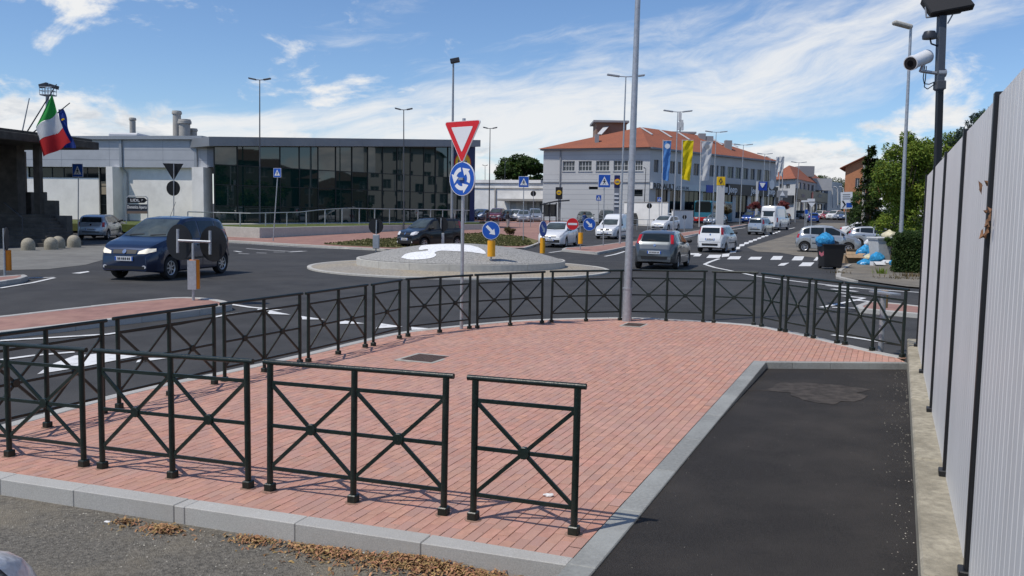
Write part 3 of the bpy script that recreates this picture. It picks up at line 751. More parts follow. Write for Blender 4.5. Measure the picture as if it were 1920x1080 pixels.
# low retaining wall in front of the shop lawn
mat('site_grey', (.30, .295, .28), .9, var=.2, scale=3)
wa = G(300,441); wb = G(487,449.5); wc = G(735,436); we = G(925,432)
print('low wall', wa, wb, wc, we)
lw = thing('retaining_wall', 'long low pale concrete wall holding up the shop lawn', 'wall', tuple(wb))
def wall_run(a, b, h0, h1, th, step):
    a = Vector(a[:2]); b = Vector(b[:2]); d = (b-a).normalized(); nn = Vector((-d.y, d.x)); n = max(1, round((b-a).length/step))
    for i in range(n):
        p = a.lerp(b, i/n); q = a.lerp(b, (i+1)/n) - d*.012; k0 = h0+(h1-h0)*i/n; k1 = h0+(h1-h0)*(i+1)/n
        vs = []
        for pt, k in ((p, k0), (q, k1), (q+nn*th, k1), (p+nn*th, k0)): vs += [(pt.x, pt.y, T(pt.x, pt.y)-.1), (pt.x, pt.y, T(pt.x, pt.y)+k)]
        MB().add(vs, [(0,2,3,1),(2,4,5,3),(4,6,7,5),(6,0,1,7),(1,3,5,7),(0,6,4,2)]).build('wall_panel', 'concrete_light', lw, bevel=.012)
hA = (D(487,427,wb.y).z - T(wb.x, wb.y)); hC = D(735,422,wc.y).z - T(wc.x, wc.y); hE = D(925,420,we.y).z - T(we.x, we.y)
print('wall heights', hA, hC, hE)
hA = max(.5, min(.95, hA)); hC = max(.3, hC); hE = max(.25, hE)
wall_run(wa, wb, hA*.95, hA, .3, 3.0); wall_run(wb, wc, hA, hC, .3, 5.0); wall_run(wc, we, hC, hE, .3, 6.0)
sm2 = thing('retaining_wall', 'short low concrete wall end behind the grey hatchback', 'wall', tuple(G(202,435)))
a = G(185,434); b = G(219,437)
MB().obox(((a.x+b.x)/2, (a.y+b.y)/2, T(a.x,a.y)+.2), ((b-a).x/2, (b-a).y/2, 0), (.02,.2,0), (0,0,.25)).build('wall_panel', 'concrete_light', sm2, bevel=.02)

# ============================================================ painted markings
def mark(px, off=.012): return sheet('road_marking', [(q.x, q.y) for q in [G(*p) for p in px]], 'white_paint', off, T, 1.0)
def mline(px, w, off=.012): return line_sheet('road_marking', [G(*p) for p in px], w, off=off)
# give way triangles
for pxs in ([(565,593.5),(567,600),(609,600)], [(637,601),(634,608.5),(684,607.5)], [(713,607),(704,617),(755,613.5)], [(771,614),(772,620),(806,617)], [(506,583),(500,589.5),(545,591)], [(484,580),(478,586),(529,581.5)]): mark(pxs)
mark([(95,685),(140,668),(200,663),(262,668),(150,690),(70,703)]); mark([(262,672),(313,673),(255,681)])
mline([(434,571.5),(470,577),(500,579.5)], .12); mline([(0,640),(200,628),(330,609),(420,592),(500,581)], .12, .014)
mline([(-60,691),(0,676),(60,668),(140,661)], .12)
mline([(0,541),(60,531),(102,521.5)], .12); mline([(50,522),(102,520.5)], .12)
mark([(134,513),(165,509),(168,510.5),(150,513.5)])
for a, b in (((440,471),(452,473)),((447,476),(467,476.5)),((481,474.5),(500,475)),((513,473),(534,473))): mline([a, b], .16)
mline([(462,466.5),(500,469),(542,471.5),(575,471)], .14); mline([(543,473),(574,471)], .2)
mline([(420,455),(480,458.5),(540,463),(620,466.5),(700,468.5)], .12); mline([(380,447),(420,455)], .12)
mline([(870,452),(905,447)], .14)
mline([(1134,481),(1152,477.5),(1172,471.5)], .15); mline([(1030,474),(1056,470.5)], .15); mline([(970,463),(995,461)], .15)
mline([(1272,449),(1310,440),(1398,427)], .14)
cw = [(1300,476.5,1316,481),(1325,478,1353,484),(1364,481,1390,486.5),(1403,482,1429,487),(1445,480.5,1468,487.5),(1485,481,1508,488.5),(1526,482,1536,489)]
for x0, y0, x1, y1 in cw: mark([(x0+5,y0),(x1,y0),(x1-4,y1),(x0-1,y1)])
for x0, y0, x1, y1 in ((1285,475,1312,478),(1268,474,1290,476.5)): mark([(x0+5,y0),(x1,y0),(x1-4,y1),(x0-1,y1)])
mark([(1505,492.5),(1527,492.5),(1520,499.5),(1497,499.5)]); mark([(1465,494),(1480,493),(1470,498.5),(1458,498.5)])
for x, y in ((1361,479),(1375,472),(1382.5,465.5),(1391.5,460),(1400,456.2),(1408,453),(1416,450),(1424,447),(1431,444),(1438,442),(1444,439.8),(1450,438),(1456,436),(1461,434.2)):
    s = (y-413)/50; mark([(x-5*s, y-1.8*s),(x+5.5*s, y-2.6*s),(x+4*s, y+1.6*s),(x-6*s, y+2.6*s)])
mline([(1478,430),(1490,427)], .15)
mline([(1348,485.5),(1332,491),(1321,496),(1340,502),(1375,509),(1417,518),(1500,529),(1620,542),(1740,550)], .16)
mline([(1560,577),(1600,578.5),(1700,589),(1760,594)], .14); mline([(1540,577),(1565,572),(1620,560)], .12)
for k in range(5): mline([(1550+k*10, 536+k*6.5),(1600+k*7, 541+k*6.2)], .2)
mline([(1560,629),(1600,634),(1690,648)], .12)
# dusty parking strip and pavement on the right
mat('dust', (.21, .185, .145), .95, var=.28, scale=2.0, bump=.6, bscale=60, sub=((.115, .11, .10), .5, .42, .68, .75), detail=9)
sheet('parking_strip', [(q.x, q.y) for q in [G(*p) for p in ((1400,464),(1440,452),(1480,440),(1513,427),(1540,418),(1700,418),(1760,470),(1690,478),(1560,487),(1500,480),(1462,474),(1420,472))]], 'dust', .008, T, 2.0)
sheet('pavement', [(q.x, q.y) for q in [G(*p) for p in ((1568,505),(1590,496),(1690,492),(1790,492),(1790,547),(1700,540),(1600,526),(1566,520))]], 'dust', .05, T, 2.0).name = 'pavement'
kl = [G(*p, off=.06) for p in ((1590,496),(1571,506),(1567,519),(1600,526.5))]
kk = thing('kerb', None, None, (0,0,0)); [kk.pop(k, None) for k in ('label','category')]; tag(kk, kind='structure')
kerb([Vector((p.x,p.y)) for p in kl], .16, lambda x,y: T(x,y)-.1, lambda x,y: T(x,y)+.075, 'concrete', kk, 1.0, side=1)
# paving in front of the stone portico on the far left
mat('plaza_grey', (.20, .195, .175), .9, var=.22, scale=2.0, bump=.5, bscale=50, sub=((.13, .125, .115), .5, .42, .7, .7), detail=9)
sheet('forecourt', [(q.x, q.y) for q in [G(*p) for p in ((-200,512),(0,507),(90,505),(160,497),(210,483),(235,470),(240,463),(195,461),(100,463),(0,466),(-200,470))]], 'plaza_grey', .008, T, 2.0)

# ============================================================ signs and posts
def sign_frame(n):                                               # ex (to the right seen from the front), up, normal
    n = Vector((n[0], n[1], 0)).normalized(); ex = Vector((-n.y, n.x, 0)); return ex, UP, n
def arrow_poly(c, ex, ey, ln, w, hw, hl, ang):
    ca, sa = math.cos(ang), math.sin(ang); a = ex*ca + ey*sa; b = -ex*sa + ey*ca
    return [c - a*ln/2 - b*w/2, c + a*(ln/2-hl) - b*w/2, c + a*(ln/2-hl) - b*hw/2, c + a*ln/2, c + a*(ln/2-hl) + b*hw/2, c + a*(ln/2-hl) + b*w/2, c - a*ln/2 + b*w/2]
def disc(t, c, n, r, m, th=.012, ring=None, name='disc'):
    ex, ey, n = sign_frame(n); o = MB().plate(disc_pts(c, ex, ey, r, 36), -n*th).build(name, m, t)
    if ring:
        a = disc_pts(c + n*.003, ex, ey, r*.985, 36); b = disc_pts(c + n*.003, ex, ey, r*ring[1], 36); mb = MB()
        mb.add(a+b, [(i, (i+1) % 36, 36+(i+1) % 36, 36+i) for i in range(36)]); mb.build('rim', ring[0], o)
    return o
# give way sign over the round roundabout sign
pb = PP(865,617); t = thing('road_sign', 'red bordered give way triangle above blue round three-arrow sign', 'sign', tuple(pb))
dep = pb.y
MB().tube(pb - UP*.05, D(870,222,dep) , .030, n=14).build('pole', 'galv', t, smooth=True)
nS = Vector((-.62, -.78, 0)).normalized(); ex, ey, nS = sign_frame(nS)
cT = D(869.5,254,dep-.06); Rt = .50
def tri(c, r, k=0): return [c + (ex*math.cos(a)+ey*math.sin(a))*r for a in (math.pi/2+math.pi, math.pi/2+math.pi+2.0944, math.pi/2+math.pi+4.18879)]
def rtri(c, r, rad):                                             # rounded triangle pointing down
    out = []
    for k in range(3):
        a = -math.pi/2 + k*2.0944; cc = c + (ex*math.cos(a)+ey*math.sin(a))*(r-2*rad)
        for j in range(7): q = a - 1.047 + 2.0944*j/6; out.append(cc + (ex*math.cos(q)+ey*math.sin(q))*rad)
    return out
so = cT + nS*.04
w_ = MB().plate(rtri(so, .485, .035), -nS*.02).build('triangle', 'sign_white', t)
MB().plate(rtri(so + nS*.004, .465, .030), -nS*.003).build('border', 'sign_red', w_)
MB().plate(rtri(so + nS*.008, .285, .012), -nS*.003).build('face', 'sign_white', w_)
cC = D(869,335.5,dep-.05) + nS*.04
dk = disc(t, cC, nS, .288, 'sign_white', .02); MB().plate(disc_pts(cC + nS*.004, ex, ey, .276, 36), -nS*.003).build('face', 'sign_blue', dk)
for k in range(3):
    a0 = math.pi/2 + k*2.0944; pts = []; rr0, rr1 = .125, .195
    aa = [a0 + .12 + 1.10*j/8 for j in range(9)]
    o1 = [cC + nS*.007 + (ex*math.cos(a)+ey*math.sin(a))*rr1 for a in aa]; o2 = [cC + nS*.007 + (ex*math.cos(a)+ey*math.sin(a))*rr0 for a in aa]
    e = aa[-1]; rd = ex*math.cos(e)+ey*math.sin(e); tg = -ex*math.sin(e)+ey*math.cos(e); cm = cC + nS*.007 + rd*.160
    n9 = 9; mb = MB(); mb.add(o1+o2, [(i, i+1, n9+i+1, n9+i) for i in range(8)]); mb.add([cm + rd*.088, cm - rd*.082, cm + tg*.135 - rd*.03], [(0,1,2)])
    mb.build('arrow', 'sign_white', dk)
for z in (cT, cC):
    MB().obox(z - nS*.0 , ex*.05, ey*.02, nS*.036).build('bracket', 'galv_dull', t)
# the tall lamp post on the plaza
pb = PP(1175,602); t = thing('lamp_post', 'tall tapered grey steel lamp post rising from the brick plaza', 'lamp post', tuple(pb))
MB().tube(pb - UP*.05, pb + UP*.62, .088, .082, 20).build('base', 'galv', t, smooth=True)
dtop = D(1196,0,pb.y); ax = (dtop - pb).normalized(); top = pb + ax*10
MB().tube(pb + UP*.55, top, .073, .030, 20).build('shaft', 'galv', t, smooth=True)
MB().tube(pb + UP*.595, pb + UP*.625, .093, .093, 20).build('collar', 'galv', t, smooth=True)
MB().tube(top, top + Vector((0,1.2,.12)), .03, .025, 12).build('arm', 'galv', t, smooth=True)
MB().obox(top + Vector((0,1.45,.13)), (.14,0,0), (0,.36,.03), (0,0,.05)).build('lamp_head', 'galv_dull', t, bevel=.02)
# twin round signs seen from behind, on the red island
def back_twin(px, lab):
    pb = G(*px, off=.12); t = thing('road_sign', lab, 'sign', tuple(pb)); d = pb.y
    P_ = lambda x, y, dy=0: D(x, y, d+dy)
    top = P_(362,456)
    MB().tube(pb-UP*.05, top, .03, n=12).build('pole', 'galv', t, smooth=True)
    MB().tube(P_(334,451), P_(395,453.5), .028, n=12).build('cross_bar', 'galv', t, smooth=True)
    for x, y in ((337,454),(400,457)):
        c = P_(x, y, .24); n = Vector((.45, .89, 0)); disc(t, c, n, .385, 'sign_back', .015)
        xx = x-3.5 if x < 360 else x-6
        MB().tube(P_(xx, y-24.5, .02), P_(xx, y+20, .02), .032, n=12).build('bracket', 'galv', t, smooth=True)
    a = P_(365,515,.06)
    MB().lathe(a - UP*.30, [(.0,0),(.105,0),(.105,.62),(0,.62)], 16).build('marker_tube', 'orange', t, smooth=True)
    MB().obox(a + Vector((-.02,-.108,.0)), (.09,0,0), (0,.012,0), (0,0,.31)).build('marker_back', 'galv', t)
back_twin((362.5,563), 'pair of round signs seen from behind on the red traffic island')
pb = G(9,514,off=.12); t = thing('road_sign', 'round sign with orange marker on the far left traffic island', 'sign', tuple(pb))
MB().tube(pb-UP*.05, D(7,428,pb.y), .03, n=12).build('pole', 'galv', t, smooth=True)
disc(t, D(13,448,pb.y+.06), (.93,.36,0), .32, 'sign_back', .02)
MB().lathe(D(15,488,pb.y+.1)-UP*.28, [(0,0),(.085,0),(.085,.56),(0,.56)], 14).build('marker_tube', 'orange', t, smooth=True)
def keep_right(px_base, px_c, r_px, px_y0, px_y1, lab, n=(0,-1,0), off=0, fn=T, base=None, wide=.13):
    pb = base or G(*px_base, fn=fn, off=off); d = pb.y; t = thing('road_sign', lab, 'sign', tuple(pb))
    MB().tube(pb-UP*.06, D(px_c[0], px_c[1], d+.02), .03, n=12).build('pole', 'galv', t, smooth=True)
    r = r_px/F*d; c = D(px_c[0], px_c[1], d-.03); ex, ey, nn = sign_frame(n); c = c + nn*.05
    o = disc(t, c, n, r, 'sign_white', .014); MB().plate(disc_pts(c+nn*.004, ex, ey, r*.95, 36), -nn*.003).build('face', 'sign_blue', o)
    MB().plate(arrow_poly(c+nn*.010, ex, ey, r*1.35, r*.30, r*.82, r*.55, -math.pi/4), -nn*.004).build('arrow', 'sign_white', o)
    z0 = D(px_c[0], px_y1, d).z; z1 = D(px_c[0], px_y0, d).z; b2 = D(px_c[0], px_y1, d)
    MB().lathe((b2.x, b2.y, 0), [(0,z0),(wide,z0),(wide,z1),(0,z1)], 18).build('marker_tube', 'yellow', t, smooth=True)
    return t
q = on_dome(921,489) or G(921,489)
keep_right(None, (921,432), 17, 451, 481, 'blue keep right sign on yellow tube standing on the roundabout dome', (-.15,-1,0), base=q)
keep_right((1016,477), (1017,429), 15, 446, 475, 'blue keep right sign turned sideways behind the roundabout dome', (.86,-.5,0))
# no entry and keep right on one post
pb = G(1088,468,off=.12); d = pb.y; t = thing('road_sign', 'red no entry disc and blue arrow disc sharing one yellow tubed post', 'sign', tuple(pb))
MB().tube(pb-UP*.05, D(1088,422,d), .03, n=12).build('pole', 'galv', t, smooth=True)
MB().tube(D(1068,422,d), D(1106,423,d), .025, n=10).build('cross_bar', 'galv', t, smooth=True)
ex, ey, nn = sign_frame((0,-1,0)); r = 11/F*d; c = D(1073.5,420,d-.06)
o = disc(t, c, nn, r*1.04, 'sign_white', .014, name='no_entry'); MB().plate(disc_pts(c+nn*.004, ex, ey, r, 32), -nn*.003).build('face', 'sign_red', o)
MB().obox(c+nn*.008, ex*r*.78, ey*r*.17, nn*.003).build('bar', 'sign_white', o)
r = 12/F*d; c = D(1105,420.5,d-.06); o = disc(t, c, nn, r, 'sign_white', .014, name='arrow_disc'); MB().plate(disc_pts(c+nn*.004, ex, ey, r*.95, 32), -nn*.003).build('face', 'sign_blue', o)
MB().plate(arrow_poly(c+nn*.010, ex, ey, r*1.35, r*.30, r*.82, r*.55, -math.pi/4), -nn*.004).build('arrow', 'sign_white', o)
z0 = D(1088,457,d).z; z1 = D(1088,436,d).z; MB().lathe((pb.x, d, 0), [(0,z0),(.13,z0),(.13,z1),(0,z1)], 18).build('marker_tube', 'yellow', t, smooth=True)
# round signs seen from behind, beyond the roundabout
def back_disc(px_b, px_c, r_px, lab, tri_=None, box=None, off=.1, dep=None, poletop=None):
    if px_b: pb = G(*px_b, off=off)
    else: pb = D(px_c[0]+.5, 430, 57.5); pb.z = T(pb.x, 57.5)+.5
    d = pb.y
    t = thing('road_sign', lab, 'sign', tuple(pb))
    MB().tube(pb-UP*.5, D(px_c[0]+1, poletop or (px_c[1]-r_px*.8), d-.05), .032, n=10).build('pole', 'galv', t, smooth=True)
    if r_px: disc(t, D(px_c[0], px_c[1], d+.03), (.2,1,0), r_px/F*d, 'sign_back', .015)
    if tri_:
        pts = [D(x, y, d+.03) for x, y in tri_]; MB().plate(pts, (0,.015,0)).build('triangle', 'sign_back', t)
    if box:
        x0, y0, x1, y1 = box; a = D(x0, y1, d-.06); b = D(x1, y0, d-.06); MB().box(a.x, d-.11, a.z, b.x, d+.11, b.z).build('marker_box', 'galv', t, bevel=.02)
back_disc((704.5,468), (705,424), 14.5, 'round sign back on a grey post beside the dark hatchback', box=(699,440,711,466))
back_disc((826,463), (826,421), 15, 'round sign back standing across the rear of the dark hatchback', box=(820,437,833,462))
back_disc(None, (325,353), 14, 'black backs of a triangle and round sign in front of the white shop wall', tri_=[(305,306),(344,307),(325.5,339)], poletop=307)
def ped_sign(px_b, c, hw, lab, off=.1, n=(0,-1,0), dep=None, offc=0):
    pb = G(*px_b, off=off); d = pb.y
    t = thing('pedestrian_sign', lab, 'sign', tuple(pb)); r = hw/F*d
    MB().tube(pb-UP*.05, D(c[0], c[1], d), .03, n=10).build('pole', 'galv', t, smooth=True)
    ex, ey, nn = sign_frame(n); cc = D(c[0], c[1], d) + nn*.06; h = r*1.06
    o = MB().obox(cc, ex*r, ey*h, nn*.010).build('plate', 'sign_white', t); MB().obox(cc+nn*.011, ex*r*.94, ey*h*.94, nn*.003).build('face', 'sign_blue', o)
    f = lambda a, b: cc + nn*.016 + ex*(a*r) + ey*(b*h)
    MB().plate([f(-.72,-.62), f(.72,-.62), f(0,.70)], nn*.002).build('triangle', 'sign_white', o)
    fg = MB()
    g = lambda a, b: cc + nn*.020 + ex*(a*r) + ey*(b*h)
    fg.plate([g(-.10,.10), g(.10,.10), g(.09,-.22), g(-.07,-.22)], nn*.002); fg.plate(disc_pts(g(.0,.22), ex, ey, r*.10, 10), nn*.002)
    fg.plate([g(-.07,-.2), g(.03,-.2), g(-.16,-.5), g(-.26,-.5)], nn*.002); fg.plate([g(0,-.2), g(.09,-.2), g(.24,-.5), g(.14,-.5)], nn*.002)
    fg.plate([g(-.10,.08), g(-.04,.0), g(-.24,-.16), g(-.28,-.1)], nn*.002); fg.plate([g(.10,.08), g(.04,.0), g(.22,-.16), g(.26,-.1)], nn*.002)
    fg.build('walking_figure', 'sign_back', o)
ped_sign((146.5,447), (147,319.5), 11.5, 'blue crossing sign on a thin pole beside the stone portico', n=(-.25,-1,0))
ped_sign((512,452), (521,324), 8, 'blue crossing sign before the dark glass front', n=(-.3,-1,0))
ped_sign((981,451), (982,341), 9.5, 'blue crossing sign behind the grass verge by the white wall')
ped_sign((1131,461.5), (1133,339.5), 11.5, 'largest far blue crossing sign on the central traffic island')
ped_sign((1122,424), (1122.5,371), 5, 'small distant blue crossing sign near the bus shelter')
ped_sign((1236,428), (1236,374), 4, 'tiny distant blue crossing sign near the parked white cars')
# grey post with plate seen edge-on behind the last railing panel
pb = PP(1651,652); t = thing('road_sign', 'short grey post with edge-on plate behind the end railing panel', 'sign', tuple(pb)); d = pb.y
MB().tube(pb-UP*.2, D(1657,548,d), .040, n=14).build('pole', 'galv', t, smooth=True)
MB().obox(D(1659,549,d), (.09,.02,0), (-.05,.25,0), (0,0,.012)).build('plate', 'galv', t)
MB().lathe(D(1658,561,d+.5)-UP*.13, [(0,0),(.055,0),(.055,.26),(0,.26)], 12).build('marker_tube', mat('ochre', (.35,.2,.06), .6), t, smooth=True)
# stone dome bollards
for px, l in (((53,469.5),'rough stone dome bollard standing alone at the end of the row'),((96,468),'stone dome bollard of the touching pair, nearer the lone one'),((109.5,466),'stone dome bollard of the touching pair, farther from the lone one'),((139,464),'stone dome bollard nearest the grey hatchback')):
    pb = G(*px); r = 12.2/F*pb.y; h = 23.5/F*pb.y
    prof = [(r*.98,0),(r,h*.25),(r*.98,h*.48)] + [(r*.98*math.cos(a), h*.48+h*.52*math.sin(a)) for a in [R(x) for x in (15,30,45,60,75,90)]]
    o = MB().lathe((0,0,0), prof, 20).build('bollard', 'concrete_mossy', smooth=True); o.location = pb; tag(o, l, 'bollard', 'stone bollards before the portico')

# ============================================================ street lamps with double heads
def tlamp(px_b, px_t, hw_px, lab, m='galv', off=0, dep=None, tilt=.05, single=False, r=.07):
    if dep: pb = D(*px_b, dep); pb.z = T(pb.x, pb.y)
    else: pb = G(*px_b, off=off)
    d = pb.y; t = thing('street_lamp', lab, 'street lamp', tuple(pb), 'street lamps round the junction'); top = D(*px_t, d)
    MB().tube(pb-UP*.1, top, r, r*.5, 12).build('shaft', m, t, smooth=True)
    L_ = hw_px/F*d
    for s in ((-1,) if single else (-1, 1)):
        e = top + Vector((s*L_*.35, 0, .02)); MB().tube(top, e, .03, n=8).build('arm', m, t)
        MB().obox(top + Vector((s*L_*.68, 0, .04+tilt*.6)), Vector((s*L_*.34, 0, tilt)), (0,.14,0), (0,0,.05)).build('lamp_head', m, t, bevel=.02)
    return t
tlamp((487,424), (487,150), 20, 'dark double headed street lamp in front of the dark glass front, beside a crossing sign', 'pole_grey', off=.5)
tlamp((757,420), (757,206), 16, 'dark double headed street lamp standing before the right half of the glass', 'pole_grey', dep=70)
tlamp((917,403), (919,241), 13, 'dark double headed lamp by the parked cars right of the glass shop', 'pole_grey', dep=86)
tlamp((909.5,401), (909.5,310.5), 5, 'thin far double headed lamp over the car park', 'pole_grey', dep=150)
tlamp((946,401), (947,301), 6, 'thin far lamp in front of the round leafy tree', 'pole_grey', dep=140)
tlamp((1045,402), (1046,310), 5, 'thin far lamp in front of the grey building windows', 'pole_grey', dep=135)
tlamp((1097,402), (1098,316), 4, 'thin far lamp before the long white wall', 'pole_grey', dep=130)
tlamp((1162,457), (1173.5,144), 34, 'tall silver double headed lamp on the central island', off=.12, r=.075)
tlamp((1262,440), (1271,210), 26, 'silver double headed lamp on the median before the banners', off=.12)
tlamp((1335,424), (1343,248), 20, 'silver double headed lamp on the median beside the grey flag', off=.12)
tlamp((1387,420), (1394,272), 17, 'silver double headed lamp on the median beside the yellow totem', off=.1)
tlamp((1430,405), (1434,289), 14, 'silver double headed lamp near the blue showroom sign', dep=122)
tlamp((1440,403), (1444,295), 8, 'thin silver lamp before the corner of the showroom', dep=128, single=True)
tlamp((1491,408), (1498,305), 14, 'silver single arm lamp before the farther tiled roof', dep=128, single=False)
tlamp((1207,404), (1211,316), 4, 'thin lamp at the corner of the grey building', 'pole_grey', dep=100, single=True)
# floodlight mast behind the give way sign
pb = D(847,410,66); pb.z = T(pb.x, pb.y)
t = thing('flood_mast', 'tall thin mast with one tilted floodlight behind the triangle sign', 'lamp post', tuple(pb)); tp = D(850,116,66)
MB().tube(pb-UP*.1, tp, .11, .07, 12).build('shaft', 'galv_dull', t, smooth=True); MB().obox(tp+Vector((.12,0,.1)), (.34,0,.07), (0,.25,0), (-.03,0,.16)).build('floodlight', 'dark_metal', t, bevel=.03)
# single headed lamp on the right pavement
pb = G(1686,508,off=.05); t = thing('street_lamp', 'tall galvanised single headed street lamp beside the hedge', 'street lamp', tuple(pb), 'street lamps round the junction'); d = pb.y
tp = D(1708,50,d); MB().tube(pb-UP*.1, tp, .085, .05, 14).build('shaft', 'galv', t, smooth=True)
MB().obox(D(1692,46.5,d), D(1675,42,d)-D(1692,46.5,d), (0,.17,0), (0,0,.07)).build('lamp_head', 'concrete_light', t, bevel=.04); MB().tube(tp, D(1706,47,d), .06, n=10).build('neck', 'galv', t)
# camera pole behind the fence
d = 14.6; pb = D(1753,560,d); pb.z = PZ(pb.x, d)-.1
t = thing('camera_pole', 'dark square pole with white security camera and floodlights behind the fence', 'pole', tuple(pb)); P_ = lambda x, y, dd=0: D(x, y, d+dd)
ax = (P_(1766,30) - P_(1758,300)); sc = .058
MB().bar(pb, P_(1762,165), .095, .095, up=(0,1,0)).build('lower_shaft', 'black_post', t, bevel=.006); MB().bar(P_(1761,170), P_(1766,30), .118, .118, up=(0,1,0)).build('shaft', mat('pole_blue', (.07,.085,.11), .5), t, bevel=.006)
MB().bar(P_(1761.5,168), P_(1762,152), .15, .15, up=(0,1,0)).build('joint', 'pole_grey', t, bevel=.006)
a = P_(1707,119,-.25); b = P_(1738,106,.1)
MB().tube(a + (b-a)*.12, b, .105, .115, 20).build('camera_body', 'sign_white', t, smooth=True)
cb = MB().tube(a, a + (b-a)*.16, .118, .118, 20).build('camera_hood', 'sign_white', t, smooth=True); MB().tube(a - (b-a)*.004, a+(b-a)*.05, .104, .104, 20).build('lens_cover', 'black_plastic', cb); MB().tube(a - (b-a)*.012, a+(b-a)*.02, .05, .05, 16).build('lens', mat('lens', (.004,.004,.006), .05), cb)
MB().tube(P_(1726,133,-.05), P_(1760,138), .028, n=10).tube(P_(1726,134,-.05), P_(1732,120,-.02), .03, n=10).build('bracket', 'galv', t, smooth=True); MB().tube(P_(1757,137), P_(1772,137), .07, n=14).build('clamp', 'galv', t)
MB().path([P_(1734,124), P_(1731,146), P_(1733,157), P_(1742,158), P_(1754,153)], .008, 6).path([P_(1737,124), P_(1735,150), P_(1733,163), P_(1739,167), P_(1748,161), P_(1756,154)], .008, 6).build('cable', 'black_plastic', t)
a = P_(1743,66); MB().lathe(a - UP*.05, [(0,-.01),(.11,-.01),(.115,.04),(.085,.11),(0,.12)], 18).build('side_lamp', 'dark_metal', t, smooth=True); MB().path([P_(1744,73), P_(1746,82), P_(1757,86)], .014, 8).build('side_arm', 'dark_metal', t)
c = P_(1776,8); e1 = Vector((.33,-.05,.06)); e2_ = Vector((-.05,.12,.16)); e3 = Vector((.02,.07,-.03))
MB().obox(c, e1, e2_*.9, e3).obox(c+e3*1.2, e1*.8, e2_*.7, e3*.3).build('floodlight', 'black_plastic', t, bevel=.02)
MB().path([c-e1*1.03-e3*.5, P_(1737,33), P_(1800,24), c+e1*1.03], .014, 8).path([P_(1797,16), P_(1787,26), P_(1777,44)], .012, 8).build('yoke', 'galv_dull', t)
# ============================================================ buildings
mat('cladding', (.42, .435, .46), .45, metal=.1, var=.05, scale=1.5)
mat('cladding_dark', (.20, .215, .245), .4, metal=.2, var=.05)
mat('fascia', (.235, .245, .26), .4, metal=.3, var=.06, scale=.6)
mat('white_wall', (.82, .80, .76), .85, var=.06, scale=.8, sub=((.48, .465, .43), .5, .5, .8, .6))
mat('plinth', (.36, .34, .31), .9, var=.12)
mat('glass_dark', (.004, .024, .022), .02, ior=1.85)
mat('glass_shop', (.012, .016, .018), .05, spec=.45)
mat('glass_win', (.045, .055, .065), .06, spec=.5)
mat('mullion', (.012, .016, .017), .4)
mat('stone_dark', (.075, .068, .058), .8, var=.30, scale=2.5, bump=.3, bscale=30, sub=((.030, .027, .024), .8, .42, .7, .7))
mat('grey_render', (.52, .525, .52), .85, var=.07, scale=.7, sub=((.40, .40, .40), .35, .45, .75, .6))
mat('grey_trim', (.26, .27, .285), .7)
mat('roof_tile', (.30, .100, .052), .85, var=.22, scale=9, bump=.6, bscale=14, sub=((.20, .075, .048), .5, .45, .75, .6))
mat('frame_white', (.55, .56, .56), .6)
mat('concrete_pipe', (.44, .42, .38), .8, var=.1, sub=((.30, .285, .25), 1.5, .45, .75, .6))
mat('sign_dark', (.016, .017, .021), .4)
mat('brown_wall', (.24, .16, .12), .9, var=.1)
mat('ochre_wall', (.46, .20, .10), .9, var=.08, scale=2)
